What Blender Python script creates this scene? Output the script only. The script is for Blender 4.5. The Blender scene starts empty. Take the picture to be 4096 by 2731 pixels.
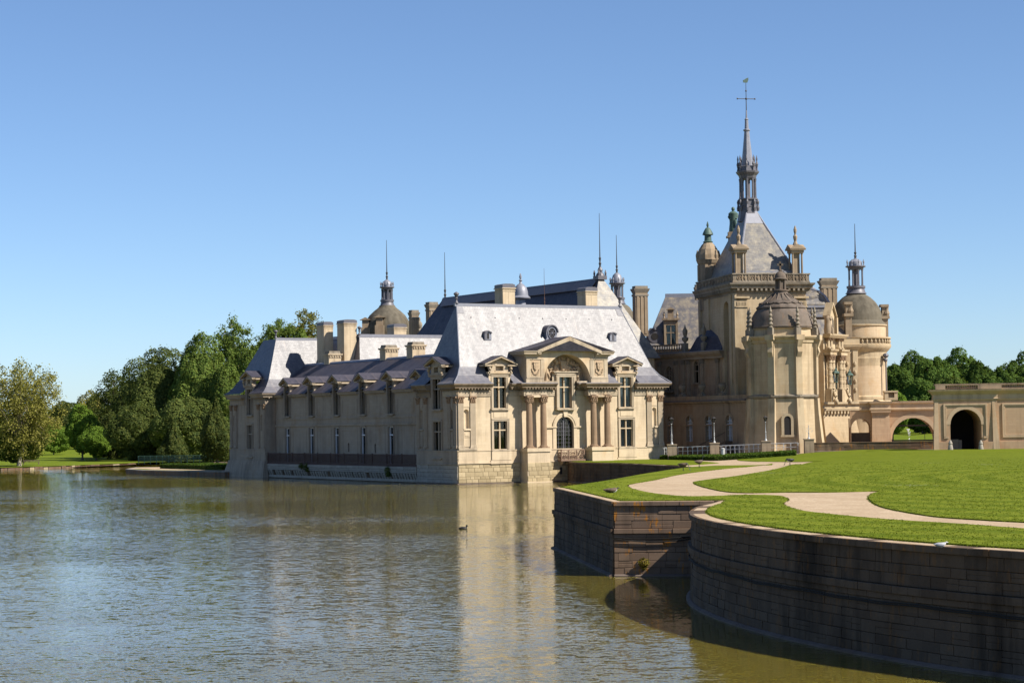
import bpy, bmesh, math, random
import numpy as np
from math import sin, cos, pi, sqrt, radians as rad, atan2
from mathutils import Vector, Matrix, noise as mnoise

sc = bpy.context.scene
C = sc.collection
# ------------------------------------------------------------------ camera
FPX, CX, CY = 8300.0, 2048.0, 1365.5          # focal length and centre in photo pixels (4096 wide)
CAM_H = 6.97                                    # camera above the water
ROLL = math.atan(.014)
PITCH = math.atan((1700 - CY) * cos(ROLL) / FPX)
f0 = Vector((0, cos(PITCH), sin(PITCH))); r0 = Vector((1, 0, 0)); u0 = Vector((0, -sin(PITCH), cos(PITCH)))
cR = r0 * cos(ROLL) - u0 * sin(ROLL); cU = u0 * cos(ROLL) + r0 * sin(ROLL)
cam = bpy.data.cameras.new('camera'); camo = bpy.data.objects.new('camera', cam); C.objects.link(camo)
cam.sensor_width = 36; cam.lens = 36 * FPX / 4096; cam.clip_start = .5; cam.clip_end = 8000
m = Matrix((cR, cU, -f0)).transposed().to_4x4(); m.translation = (0, 0, CAM_H)
camo.matrix_world = m
sc.camera = camo
# ------------------------------------------------------------------ light
SUN_AZ, SUN_EL = rad(180 - 66), rad(43)         # clockwise from +Y (the way the camera looks)
sdir = Vector((sin(SUN_AZ) * cos(SUN_EL), cos(SUN_AZ) * cos(SUN_EL), sin(SUN_EL)))
w = bpy.data.worlds.new('World'); sc.world = w; w.use_nodes = True
nt = w.node_tree; nt.nodes.clear()
sky = nt.nodes.new('ShaderNodeTexSky'); sky.sky_type = 'NISHITA'; sky.sun_disc = False
sky.sun_elevation = SUN_EL; sky.sun_rotation = SUN_AZ
sky.altitude = 3000; sky.air_density = 1.0; sky.dust_density = 4.0; sky.ozone_density = 5
bg = nt.nodes.new('ShaderNodeBackground'); bg.inputs[1].default_value = .090
wo = nt.nodes.new('ShaderNodeOutputWorld')
nt.links.new(sky.outputs[0], bg.inputs[0]); nt.links.new(bg.outputs[0], wo.inputs[0])
sl = bpy.data.lights.new('sun', 'SUN'); sl.energy = 5.0; sl.angle = rad(.53); sl.color = (1, .93, .82)
so = bpy.data.objects.new('sun', sl); C.objects.link(so); so.rotation_euler = sdir.to_track_quat('Z', 'Y').to_euler()
so.location = (0, 0, 120)
sc.view_settings.view_transform = 'Standard'; sc.view_settings.look = 'None'
sc.view_settings.exposure = 0.72; sc.view_settings.gamma = 1
sc.render.engine = 'CYCLES'
sc.cycles.max_bounces = 6; sc.cycles.transparent_max_bounces = 12

# ------------------------------------------------------------------ pixel helpers (photo pixels -> metres)
def ray(px, py): return f0 + cR * ((px - CX) / FPX) - cU * ((py - CY) / FPX)
def G(px, py, z=0.0):
    d = ray(px, py); return Vector((0, 0, CAM_H)) + d * ((z - CAM_H) / d.z)
def P(px, py, D):
    d = ray(px, py); return Vector((0, 0, CAM_H)) + d * (D / d.y)
def Z(px, py, D): return P(px, py, D).z

# ------------------------------------------------------------------ mesh builder
class MB:
    def __init__(s): s.v = []; s.f = []; s.mi = []; s.cur = 0; s.sm = False
    def add(s, pts): i = len(s.v); s.v += [tuple(p) for p in pts]; return i
    def face(s, pts):
        i = s.add(pts); s.f.append(tuple(range(i, i + len(pts)))); s.mi.append(s.cur)
    def hexa(s, p):   # 8 points: bottom ring ccw, top ring ccw
        i = s.add(p)
        for q in ((3, 2, 1, 0), (4, 5, 6, 7), (0, 1, 5, 4), (1, 2, 6, 5), (2, 3, 7, 6), (3, 0, 4, 7)):
            s.f.append(tuple(i + k for k in q)); s.mi.append(s.cur)
    def box(s, x0, x1, y0, y1, z0, z1, tx=0, ty=0):
        s.hexa([(x0, y0, z0), (x1, y0, z0), (x1, y1, z0), (x0, y1, z0),
                (x0 + tx, y0 + ty, z1), (x1 - tx, y0 + ty, z1), (x1 - tx, y1 - ty, z1), (x0 + tx, y1 - ty, z1)])
    def loft(s, rings, cap=True, closed=True):
        n = len(rings[0]); idx = [s.add(r) for r in rings]
        for a in range(len(rings) - 1):
            for k in range(n if closed else n - 1):
                k2 = (k + 1) % n
                s.f.append((idx[a] + k, idx[a] + k2, idx[a + 1] + k2, idx[a + 1] + k)); s.mi.append(s.cur)
        if cap and closed:
            s.f.append(tuple(idx[0] + k for k in reversed(range(n)))); s.mi.append(s.cur)
            s.f.append(tuple(idx[-1] + k for k in range(n))); s.mi.append(s.cur)
    def prism(s, poly, z0, z1): s.loft([[(x, y, z0) for x, y in poly], [(x, y, z1) for x, y in poly]])
    def prism_y(s, poly, y0, y1):   # poly in (x,z), extruded along y
        s.loft([[(x, y1, z) for x, z in poly], [(x, y0, z) for x, z in poly]])
    def lathe(s, prof, n=24, cx=0, cy=0, ph=0, cap=True):
        s.loft([[(cx + r * cos(ph + 2 * pi * k / n), cy + r * sin(ph + 2 * pi * k / n), z) for k in range(n)] for r, z in prof], cap)
    def tube(s, pts, r, n=6):
        pts = [Vector(p) for p in pts]; rings = []
        for i, p in enumerate(pts):
            t = (pts[min(i + 1, len(pts) - 1)] - pts[max(i - 1, 0)]).normalized()
            a = t.cross(Vector((0, 0, 1)))
            if a.length < .01: a = Vector((1, 0, 0))
            a.normalize(); b = t.cross(a)
            rr = r[i] if isinstance(r, (list, tuple)) else r
            rings.append([p + a * (rr * cos(2 * pi * k / n)) + b * (rr * sin(2 * pi * k / n)) for k in range(n)])
        s.loft(rings)
    def ball(s, c, r, n=10, m=6, sx=1, sy=1, sz=1):
        s.loft([[(c[0] + sx * r * sin(pi * (j + .02) / (m + .04)) * cos(2 * pi * k / n), c[1] + sy * r * sin(pi * (j + .02) / (m + .04)) * sin(2 * pi * k / n),
                  c[2] - sz * r * cos(pi * (j + .02) / (m + .04))) for k in range(n)] for j in range(m + 1)])
    def merge(s, o, M):
        i = len(s.v); s.v += [tuple(M @ Vector(p)) for p in o.v]
        s.f += [tuple(i + k for k in f) for f in o.f]; s.mi += [s.cur] * len(o.f)
    def mesh(s, name, mats, smooth=False, fix=True):
        me = bpy.data.meshes.new(name); me.from_pydata(s.v, [], s.f)
        for mt in (mats if isinstance(mats, (list, tuple)) else [mats]): me.materials.append(MAT[mt])
        if len(me.materials) > 1: me.polygons.foreach_set('material_index', s.mi)
        if fix:
            bm = bmesh.new(); bm.from_mesh(me)
            bmesh.ops.remove_doubles(bm, verts=bm.verts, dist=1e-5)
            bmesh.ops.recalc_face_normals(bm, faces=bm.faces); bm.to_mesh(me); bm.free()
        if smooth:
            me.polygons.foreach_set('use_smooth', [True] * len(me.polygons))
            try: me.set_sharp_from_angle(angle=rad(38))
            except Exception: pass
        me.update(); return me
    def build(s, name, mats, parent=None, M=None, smooth=False, fix=True):
        return link(name, s.mesh(name, mats, smooth, fix), parent, M)
def link(name, me, parent=None, M=None):
    o = bpy.data.objects.new(name, me); C.objects.link(o)
    if parent is not None: o.parent = parent
    if M is not None: o.matrix_local = M
    return o
def tag(o, label, cat, group=None):
    o['label'] = label; o['category'] = cat
    if group: o['group'] = group
    return o
def thing(name, label, cat, loc=(0, 0, 0), rz=0.0, group=None):
    o = bpy.data.objects.new(name, None); C.objects.link(o); o.empty_display_size = .5
    o.location = loc; o.rotation_euler = (0, 0, rz)
    return tag(o, label, cat, group)
def struct(o): o['kind'] = 'structure'; return o
def stuff(o): o['kind'] = 'stuff'; return o
def copy_tree(o, parent=None, M=None):
    c = o.copy(); C.objects.link(c); c.parent = parent
    if M is not None: c.matrix_local = M
    for ch in o.children:
        d = ch.copy(); C.objects.link(d); d.parent = c
        for g in ch.children: e = g.copy(); C.objects.link(e); e.parent = d
    return c
def T(x, y, z, rz=0.0, s=1.0): return Matrix.Translation((x, y, z)) @ Matrix.Rotation(rz, 4, 'Z') @ Matrix.Scale(s, 4)
def FM(px, py, D, rz=0): p = P(px, py, D); return T(p.x, p.y, p.z, rz)

# ------------------------------------------------------------------ materials
MAT = {}
class NT:
    def __init__(s, name):
        s.m = bpy.data.materials.new(name); s.m.use_nodes = True; s.t = s.m.node_tree; s.t.nodes.clear(); MAT[name] = s.m
        s.out = s.n('OutputMaterial'); s.b = s.n('BsdfPrincipled'); s.l(s.b.outputs[0], s.out.inputs[0])
    def n(s, k, **kw):
        x = s.t.nodes.new('ShaderNode' + k)
        for a, b in kw.items(): setattr(x, a, b)
        return x
    def l(s, a, b): s.t.links.new(a, b)
    def val(s, inp, v):
        if hasattr(v, 'is_output'): s.l(v, inp)
        else: inp.default_value = v
    def math(s, op, a, b=None, c=None, clamp=False):
        x = s.n('Math', operation=op); x.use_clamp = clamp; s.val(x.inputs[0], a)
        if b is not None: s.val(x.inputs[1], b)
        if c is not None: s.val(x.inputs[2], c)
        return x.outputs[0]
    def mix(s, f, a, b, mode='MIX'):
        x = s.n('Mix', data_type='RGBA', blend_type=mode); s.val(x.inputs[0], f)
        for i, v in ((6, a), (7, b)): s.val(x.inputs[i], v if hasattr(v, 'is_output') else (*v, 1))
        return x.outputs[2]
    def ramp(s, f, lo, hi):
        x = s.n('MapRange'); x.interpolation_type = 'SMOOTHSTEP'; s.val(x.inputs[0], f); x.inputs[1].default_value = lo; x.inputs[2].default_value = hi; return x.outputs[0]
    def co(s, kind='Object'): return s.n('TexCoord').outputs[kind]
    def mapv(s, v, sc_=(1, 1, 1), loc=(0, 0, 0)):
        x = s.n('Mapping'); s.l(v, x.inputs[0]); x.inputs[3].default_value = sc_; x.inputs[1].default_value = loc; return x.outputs[0]
    def noise(s, v, scale, detail=4, rough=.55, col=False):
        x = s.n('TexNoise'); s.l(v, x.inputs['Vector']); x.inputs['Scale'].default_value = scale; x.inputs['Detail'].default_value = detail
        x.inputs['Roughness'].default_value = rough; return x.outputs[1 if col else 0]
    def wallco(s, round_r=None):
        """coordinates running along a wall face: (along, height, 0), picked by the face normal in object space"""
        o = s.co(); sp = s.n('SeparateXYZ'); s.l(o, sp.inputs[0])
        if round_r:
            a = s.math('ARCTAN2', sp.outputs[1], sp.outputs[0]); sx = s.math('MULTIPLY', a, round_r)
        else:
            g = s.n('NewGeometry'); vt = s.n('VectorTransform', vector_type='NORMAL', convert_from='WORLD', convert_to='OBJECT'); s.l(g.outputs['True Normal'], vt.inputs[0])
            nn = s.n('SeparateXYZ'); s.l(vt.outputs[0], nn.inputs[0])
            sel = s.math('GREATER_THAN', s.math('ABSOLUTE', nn.outputs[0]), s.math('ABSOLUTE', nn.outputs[1]))
            sx = s.math('ADD', s.math('MULTIPLY', sp.outputs[0], s.math('SUBTRACT', 1, sel)), s.math('MULTIPLY', sp.outputs[1], sel))
        c = s.n('CombineXYZ'); s.l(sx, c.inputs[0]); s.l(sp.outputs[2], c.inputs[1]); return c.outputs[0], sp.outputs[2]
    def brick(s, v, bw, bh, mort=.012, c1=(0, 0, 0), c2=(1, 1, 1), cm=(.5, .5, .5), off=.5):
        x = s.n('TexBrick'); s.l(v, x.inputs[0]); x.offset = off
        for i, c in ((1, c1), (2, c2), (3, cm)): x.inputs[i].default_value = (*c, 1)
        x.inputs['Scale'].default_value = 1; x.inputs['Mortar Size'].default_value = mort; x.inputs['Brick Width'].default_value = bw; x.inputs['Row Height'].default_value = bh
        x.inputs['Mortar Smooth'].default_value = .3
        return x
    def bump(s, h, strength=.3, dist=.02):
        x = s.n('Bump'); x.inputs[0].default_value = strength; x.inputs[1].default_value = dist; s.val(x.inputs[2], h); s.l(x.outputs[0], s.b.inputs['Normal'])
    def fin(s, col, rough=.8, metal=0, spec=None):
        s.val(s.b.inputs['Base Color'], col if hasattr(col, 'is_output') else (*col, 1)); s.val(s.b.inputs['Roughness'], rough); s.val(s.b.inputs['Metallic'], metal)
        if spec is not None: s.val(s.b.inputs['Specular IOR Level'], spec)
        return s.m

def stone(name, c1, c2, dirt, dirt_amt=.5, bw=1.1, bh=.36, joint=.5, rr=None, lichen=0, objrand=0, fine=1.0, warm=1.0):
    t = NT(name); v, z = t.wallco(rr); o = t.co()
    br = t.brick(v, bw, bh, .010)
    n1 = t.noise(o, .22, 5); n2 = t.noise(o, 2.2, 6, .65); n3 = t.noise(t.mapv(o, (1.6, 1.6, .13)), 1.0, 5, .6); n4 = t.noise(o, 14, 3, .7)
    f = t.math('ADD', t.math('MULTIPLY', br.outputs[0], .35), t.math('MULTIPLY', n2, .75), clamp=True)
    if objrand: f = t.math('ADD', t.math('MULTIPLY', f, 1 - objrand), t.math('MULTIPLY', t.n('ObjectInfo').outputs['Random'], objrand), clamp=True)
    col = t.mix(f, c1, c2)
    d = t.ramp(t.math('ADD', t.math('MULTIPLY', n1, .55), t.math('MULTIPLY', n3, .45)), .46, .68)
    n5 = t.noise(t.mapv(o, (.9, .9, .5), (7, 3, 1)), .55, 5, .6); col = t.mix(t.math('MULTIPLY', t.ramp(n5, .5, .72), .55 * warm), col, (c2[0] * .95, c2[1] * .78, c2[2] * .58))
    col = t.mix(t.math('MULTIPLY', d, dirt_amt), col, dirt)
    n6 = t.noise(t.mapv(o, (2.6, 2.6, .09), (3, 8, 0)), 1.0, 4, .65); col = t.mix(t.math('MULTIPLY', t.ramp(n6, .55, .78), .4 * warm), col, tuple(c * .8 for c in dirt))
    col = t.mix(t.math('MULTIPLY', t.ramp(n4, .56, .75), .25 * fine), col, tuple(c * .55 for c in dirt))
    col = t.mix(t.math('MULTIPLY', br.outputs[1], joint), col, tuple(c * .6 for c in c1))
    if lichen:
        l = t.ramp(t.math('MULTIPLY', t.noise(o, .9, 5, .7), t.noise(t.mapv(o, (3, 3, .7)), 1.6, 4, .7)), .28, .36)
        col = t.mix(t.math('MULTIPLY', l, lichen), col, (.36, .15, .025))
    t.bump(t.math('ADD', t.math('MULTIPLY', n2, .6), t.math('ADD', t.math('MULTIPLY', n4, .4), t.math('MULTIPLY', br.outputs[1], -.8 * (1 if joint > 0 else 0)))), .5, .03)
    return t.fin(col, .9, spec=.12)

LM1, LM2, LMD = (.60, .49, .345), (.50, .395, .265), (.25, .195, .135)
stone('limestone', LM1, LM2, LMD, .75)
stone('limestone_plain', LM1, LM2, LMD, .65, joint=0)
stone('limestone_trim', (.49, .405, .295), (.39, .315, .225), (.16, .13, .095), .8, joint=0)
stone('limestone_round', LM1, LM2, LMD, .55, rr=4.0)
stone('limestone_warm', (.50, .395, .26), (.41, .315, .20), (.20, .145, .09), .75, joint=.6)
stone('limestone_warm_plain', (.50, .40, .265), (.41, .32, .205), (.19, .14, .09), .75, joint=0)
stone('limestone_warm_round', (.54, .42, .285), (.44, .335, .215), (.24, .17, .11), .6, rr=4.0, joint=.6)
stone('limestone_dark', (.30, .235, .165), (.22, .17, .12), (.09, .07, .05), .75, joint=0)
stone('limestone_shaded', (.40, .33, .255), (.32, .26, .20), (.16, .13, .10), .65)  # limestone with the shade of the sunless walls put into its colour
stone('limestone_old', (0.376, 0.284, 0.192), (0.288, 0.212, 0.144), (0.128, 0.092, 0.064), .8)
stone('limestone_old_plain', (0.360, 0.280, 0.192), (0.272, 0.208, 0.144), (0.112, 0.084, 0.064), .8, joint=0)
stone('limestone_grey', (0.296, 0.256, 0.200), (0.208, 0.176, 0.136), (0.088, 0.072, 0.056), .8, joint=0)
stone('column_stone', (0.336, 0.232, 0.152), (0.256, 0.172, 0.108), (0.120, 0.080, 0.056), .6, joint=0)
stone('plinth_stone', (0.484, 0.390, 0.242), (0.281, 0.222, 0.129), (0.156, 0.125, 0.078), .55, joint=0, objrand=.75)
stone('plinth_stone_pale', (0.406, 0.364, 0.308), (0.294, 0.266, 0.224), (0.140, 0.119, 0.091), .7, joint=0, objrand=.6)
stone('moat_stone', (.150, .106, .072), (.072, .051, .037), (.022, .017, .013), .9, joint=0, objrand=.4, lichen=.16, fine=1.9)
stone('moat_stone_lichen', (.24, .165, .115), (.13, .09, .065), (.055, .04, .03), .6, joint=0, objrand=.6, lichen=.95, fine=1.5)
stone('moat_coping', (.19, .135, .09), (.095, .066, .045), (.035, .026, .02), .75, joint=0, objrand=.65, lichen=.5, fine=1.6)
stone('moat_core', (.10, .066, .042), (.07, .047, .032), (.03, .022, .016), .8, joint=0)
stone('mooring_ledge', (.19, .15, .125), (.13, .10, .085), (.05, .04, .034), .6, joint=0)
stone('dome_stone', (.185, .152, .125), (.12, .097, .08), (.055, .045, .038), .75, joint=0, lichen=.12, fine=1.5)
stone('dome_grey', (.165, .145, .11), (.105, .092, .07), (.05, .043, .033), .75, joint=0, fine=1.5)
stone('gate_stone', (.50, .345, .22), (.40, .27, .17), (.26, .155, .09), .65, bw=1.0, bh=.34, joint=.55)
stone('gate_trim', (.56, .41, .27), (.45, .325, .21), (.20, .14, .09), .6, joint=0)
def slate(name, c1, c2, rough, patch, patch_amt, bump=.25, bw=.24, bh=.14, spec=.55):
    t = NT(name); v, z = t.wallco(); o = t.co(); br = t.brick(v, bw, bh, .012)
    n = t.noise(o, .5, 5); n2 = t.noise(v, .8, 8, .78); n3 = t.noise(t.mapv(v, (1.5, .12, 1)), 1, 4, .6)
    col = t.mix(t.math('ADD', t.math('MULTIPLY', br.outputs[0], .5), t.math('MULTIPLY', n, .5)), c1, c2)
    col = t.mix(t.math('MULTIPLY', t.ramp(n2, .42, .66), patch_amt), col, patch)
    col = t.mix(t.math('MULTIPLY', t.ramp(n3, .58, .72), .3), col, (.30, .22, .17))
    t.bump(t.math('ADD', t.math('MULTIPLY', br.outputs[1], -.5), t.math('MULTIPLY', br.outputs[0], .35)), bump, .02)
    r = t.math('ADD', rough - .03, t.math('MULTIPLY', n2, .06)); n4 = t.noise(t.mapv(v, (.9, .10, 1), (5, 2, 0)), 1.0, 5, .7)
    sp = t.math('MULTIPLY', spec, t.math('ADD', .72, t.math('ADD', t.math('MULTIPLY', br.outputs[0], .24), t.math('MULTIPLY', t.ramp(n4, .66, .34), .28))))
    sp = t.math('MULTIPLY', sp, t.math('SUBTRACT', 1, t.math('MULTIPLY', br.outputs[1], .7)))
    return t.fin(col, r, spec=sp)
slate('slate', (.052, .052, .066), (.105, .102, .118), .445, (.15, .14, .145), .55, bump=.45, bw=.36, bh=.24, spec=.62)
slate('slate_flare', (.085, .083, .10), (.14, .138, .16), .5, (.19, .185, .20), .5, bw=.5, bh=.27, spec=.4)
slate('slate_dark', (.034, .033, .045), (.062, .058, .074), .52, (.095, .084, .096), .45, bw=.5, bh=.27, spec=.3)
slate('slate_mossy', (.07, .07, .085), (.12, .112, .112), .5, (.27, .225, .155), .85, bw=.5, bh=.3, spec=.4)
slate('slate_lichen', (.10, .097, .10), (.17, .16, .15), .44, (.33, .285, .205), .7, bw=.5, bh=.3, spec=.5)
def plain(name, c, rough=.6, metal=0, var=.25, scale=3.0, spec=None, bump=0):
    t = NT(name); o = t.co(); n = t.noise(o, scale, 5, .6)
    col = t.mix(n, tuple(x * (1 - var) for x in c), tuple(min(1, x * (1 + var)) for x in c))
    if bump: t.bump(n, bump, .02)
    return t.fin(col, rough, metal, spec)
plain('lead', (.22, .225, .26), .5, .15, .25, 2)
plain('lead_dark', (.115, .11, .125), .5, .1, .3, 2)
plain('copper_green', (.060, .105, .085), .6, 0, .3, 4)
plain('iron', (.055, .05, .05), .55, .3)
plain('rust_iron', (.085, .042, .032), .7, .1, .5, 6)
plain('balcony_stone', (.20, .125, .085), .85, 0, .5, 9, bump=.6)
plain('white_paint', (.48, .48, .46), .5, 0, .1)
plain('lamp_grey', (.34, .35, .35), .5, .1, .15)
plain('white_frame', (.62, .63, .66), .5, 0, .08)
plain('brown_frame', (.16, .115, .075), .5, 0, .2)
plain('stone_mullion', (.46, .36, .235), .8, 0, .12)
plain('dark_room', (.018, .015, .014), .9, 0, .3)
plain('blind', (.78, .80, .74), .85, 0, .06, 1)
plain('curtain', (.50, .48, .46), .85, 0, .12, 4)
plain('shutter', (.34, .34, .38), .6, 0, .1)
plain('relief', (.40, .295, .19), .88, 0, .3, 5, bump=.5)
plain('cable', (.012, .011, .010), .95, 0, .2)
plain('bird_brown', (.10, .068, .045), .8, 0, .4, 20)
plain('bird_black', (.012, .012, .013), .6, 0, .2)
plain('bird_white', (.55, .54, .52), .8, 0, .06)
plain('bird_grey', (.34, .35, .38), .8, 0, .12)
plain('bill', (.55, .35, .06), .6)
plain('bark', (.12, .098, .075), .9, 0, .4, 1.5, bump=.6)
plain('bark_pale', (.36, .31, .23), .9, 0, .4, 1.2, bump=.5)
plain('wood', (.12, .085, .055), .8, 0, .3)
plain('green_paint', (.055, .12, .085), .55, 0, .15)
plain('earth', (.12, .09, .06), .95, 0, .3)
plain('plaster_dark', (.30, .25, .20), .9, 0, .2)
t = NT('glass'); tr = t.n('BsdfTransparent'); tr.inputs[0].default_value = (.72, .76, .76, 1); gl = t.n('BsdfGlossy'); gl.inputs[1].default_value = .03; gl.inputs[0].default_value = (.62, .63, .62, 1)
fr = t.n('Fresnel'); fr.inputs[0].default_value = 1.5; ms = t.n('MixShader'); t.l(fr.outputs[0], ms.inputs[0]); t.l(tr.outputs[0], ms.inputs[1]); t.l(gl.outputs[0], ms.inputs[2]); t.l(ms.outputs[0], t.out.inputs[0])
def foliage(name, c1, c2, c3):
    t = NT(name); o = t.co(); n = t.noise(o, .28, 4); n2 = t.noise(o, 1.7, 3); r = t.n('ObjectInfo').outputs['Random']
    col = t.mix(t.ramp(n, .35, .65), c1, c2); col = t.mix(t.ramp(n2, .4, .7), col, c3)
    hs = t.n('HueSaturation'); t.l(t.math('ADD', .8, t.math('MULTIPLY', r, .4)), hs.inputs['Value']); hs.inputs['Hue'].default_value = .5; t.l(col, hs.inputs['Color'])
    t.fin(hs.outputs[0], .7, spec=.08)
    tl = t.n('BsdfTranslucent'); t.l(t.mix(.5, hs.outputs[0], (.16, .22, .02)), tl.inputs[0]); ms = t.n('MixShader'); ms.inputs[0].default_value = .28
    t.l(t.b.outputs[0], ms.inputs[1]); t.l(tl.outputs[0], ms.inputs[2]); t.l(ms.outputs[0], t.out.inputs[0])
foliage('leaf_dark', (0.043, 0.065, 0.020), (0.070, 0.096, 0.023), (0.123, 0.138, 0.032))
foliage('leaf_mid', (0.065, 0.107, 0.023), (0.098, 0.150, 0.029), (0.156, 0.195, 0.039))
foliage('leaf_bright', (0.081, 0.144, 0.017), (0.115, 0.196, 0.023), (0.161, 0.241, 0.032))
foliage('leaf_pale', (0.150, 0.146, 0.029), (0.202, 0.190, 0.039), (0.260, 0.240, 0.065))
foliage('leaf_wood', (0.046, 0.090, 0.019), (0.070, 0.123, 0.023), (0.109, 0.167, 0.029))
foliage('leaf_hedge', (.045, .085, .014), (.065, .115, .018), (.095, .15, .022))
foliage('leaf_yellow', (.17, .125, .02), (.22, .16, .025), (.15, .13, .03))
foliage('blade', (.092, .128, .008), (.115, .152, .010), (.16, .19, .018))
def grass(name, a, b, c, stripes=True):
    t = NT(name); o = t.co(); n = t.noise(o, .09, 4); n2 = t.noise(o, .7, 6, .7); n3 = t.noise(t.mapv(o, (1, .55, 1)), 5, 6, .8); n4 = t.noise(o, 26, 4, .85)
    col = t.mix(t.ramp(n, .38, .62), a, b)
    if stripes:
        ds = t.n('VectorMath', operation='DISTANCE'); t.l(o, ds.inputs[0]); ds.inputs[1].default_value = (62, 118, 3.4)
        band = t.math('SINE', t.math('ADD', t.math('MULTIPLY', ds.outputs['Value'], 1.9), t.math('MULTIPLY', t.noise(o, .05, 3), 4)))
        col = t.mix(t.math('MULTIPLY', t.ramp(band, -.35, .35), .62), col, c)
    col = t.mix(t.math('MULTIPLY', t.ramp(n2, .40, .66), .5), col, c)
    col = t.mix(t.ramp(n3, .26, .56), tuple(x * .62 for x in a), col)
    col = t.mix(t.math('MULTIPLY', t.ramp(n4, .5, .7), .5), col, tuple(min(1, x * 1.6) for x in c))
    col = t.mix(t.math('MULTIPLY', t.ramp(n4, .5, .34), .5), col, tuple(x * .35 for x in a))
    t.bump(t.math('ADD', t.math('MULTIPLY', n3, .6), n4), .7, .05)
    return t.fin(col, .95, spec=.02)
grass('lawn', (.080, .112, .008), (.100, .134, .010), (.175, .20, .022))
grass('park_grass', (.10, .145, .010), (.13, .17, .014), (.17, .19, .03), False)
t = NT('gravel'); o = t.co(); n = t.noise(o, .35, 5, .6); n2 = t.noise(t.mapv(o, (1, .4, 1)), 2.2, 6, .75); n3 = t.noise(o, 11, 5, .85); vo = t.n('TexVoronoi'); t.l(o, vo.inputs[0]); vo.inputs['Scale'].default_value = 16
col = t.mix(t.ramp(n, .3, .7), (.42, .315, .205), (.52, .405, .28)); col = t.mix(t.math('MULTIPLY', t.ramp(n2, .58, .36), .45), col, (.34, .25, .16)); col = t.mix(t.ramp(n3, .33, .58), (.26, .19, .12), col); col = t.mix(t.math('MULTIPLY', t.ramp(vo.outputs[0], .25, .0), .45), col, (.66, .54, .42))
t.bump(t.math('ADD', n3, vo.outputs[0]), .6, .03); t.fin(col, .95, spec=.05)
# water: silty body under a rippled surface
t = NT('water'); o = t.co('Object')
def vn(sc_, scale, amp, detail=2):
    x = t.n('VectorMath', operation='SUBTRACT'); t.l(t.noise(t.mapv(o, sc_), scale, detail, .5, col=True), x.inputs[0]); x.inputs[1].default_value = (.5, .5, .5)
    y = t.n('VectorMath', operation='MULTIPLY'); t.l(x.outputs[0], y.inputs[0]); y.inputs[1].default_value = (amp * .6, amp, 0); return y.outputs[0]
def va(a, b): x = t.n('VectorMath', operation='ADD'); t.l(a, x.inputs[0]); t.l(b, x.inputs[1]); return x.outputs[0]
calm = t.ramp(t.noise(t.mapv(o, (.010, .03, 1)), 1.0, 3, .5), .38, .64)
vv = va(va(vn((.5, 1.0, 1), 4.6, .40), vn((.35, .9, 1), 1.3, .09)), va(vn((.3, .8, 1), .3, .03), vn((.7, 1, 1), 15, .38)))
sx = t.n('SeparateXYZ'); t.l(o, sx.inputs[0]); lee = t.math('SUBTRACT', sx.outputs[0], t.math('ADD', 2.4, t.math('MULTIPLY', t.math('SUBTRACT', 105, sx.outputs[1]), .045)))   # sheltered water under the moat walls
lee = t.math('ADD', lee, t.math('MULTIPLY', t.math('SUBTRACT', t.noise(t.mapv(o, (.3, .12, 1)), 1, 3), .5), 3.0))
lee = t.math('MULTIPLY', t.ramp(lee, -.8, 1.6), t.ramp(sx.outputs[1], 135, 118))
k = t.n('VectorMath', operation='SCALE'); t.l(vv, k.inputs[0]); t.l(t.math('MULTIPLY', t.math('ADD', .35, t.math('MULTIPLY', calm, .65)), t.math('SUBTRACT', 1, t.math('MULTIPLY', lee, .72))), k.inputs['Scale'])
ad = t.n('VectorMath', operation='ADD'); t.l(k.outputs[0], ad.inputs[0]); ad.inputs[1].default_value = (0, 0, 1)
nm = t.n('VectorMath', operation='NORMALIZE'); t.l(ad.outputs[0], nm.inputs[0]); t.l(nm.outputs[0], t.b.inputs['Normal'])
t.fin(t.mix(t.noise(o, .05, 3), (.115, .094, .012), (.138, .112, .018)), .03, spec=.5); t.b.inputs['IOR'].default_value = 1.33
t.b.inputs['Subsurface Weight'].default_value = 1.0; t.b.inputs['Subsurface Radius'].default_value = (1.0, .85, .35); t.b.inputs['Subsurface Scale'].default_value = 1.3   # light spreads through the silt
t = NT('foam'); t.fin((.8, .83, .85), .6)
# ================================================================== terrain
def S(a): a = max(0.0, min(1.0, a)); return a * a * (3 - 2 * a)
def hgt(x, y):
    z = 3.4 - 1.0 * S((45 - x) / 25) * S((y - 165) / 50)
    return z + (2.2 - z) * S((y - 275) / 40) if y > 275 else z
def GL(px, py):
    z = 3.4
    for _ in range(8): p = G(px, py, z); z = hgt(p.x, p.y)
    return Vector((p.x, p.y))
def z8(x, y): return GL(2150 + x / 1.2086, 1780 + y / 1.2086)
def crom(pts, n=6, closed=False):
    pts = [Vector(p) for p in pts]; out = []; N = len(pts)
    for i in range(N if closed else N - 1):
        a, b, c, d = (pts[(i - 1) % N] if closed or i else pts[0]), pts[i], pts[(i + 1) % N], (pts[(i + 2) % N] if closed or i + 2 < N else pts[-1])
        for k in range(n):
            t = k / n; out.append(.5 * ((2 * b) + (c - a) * t + (2 * a - 5 * b + 4 * c - d) * t * t + (3 * b - a - 3 * c + d) * t ** 3))
    if not closed: out.append(pts[-1])
    return out
def offset(pts, d):   # to the left of travel (towards land)
    out = []
    for i, p in enumerate(pts):
        t = (Vector(pts[min(i + 1, len(pts) - 1)]) - Vector(pts[max(0, i - 1)])).normalized(); out.append(Vector((p[0] - t.y * d, p[1] + t.x * d)))
    return out
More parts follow.
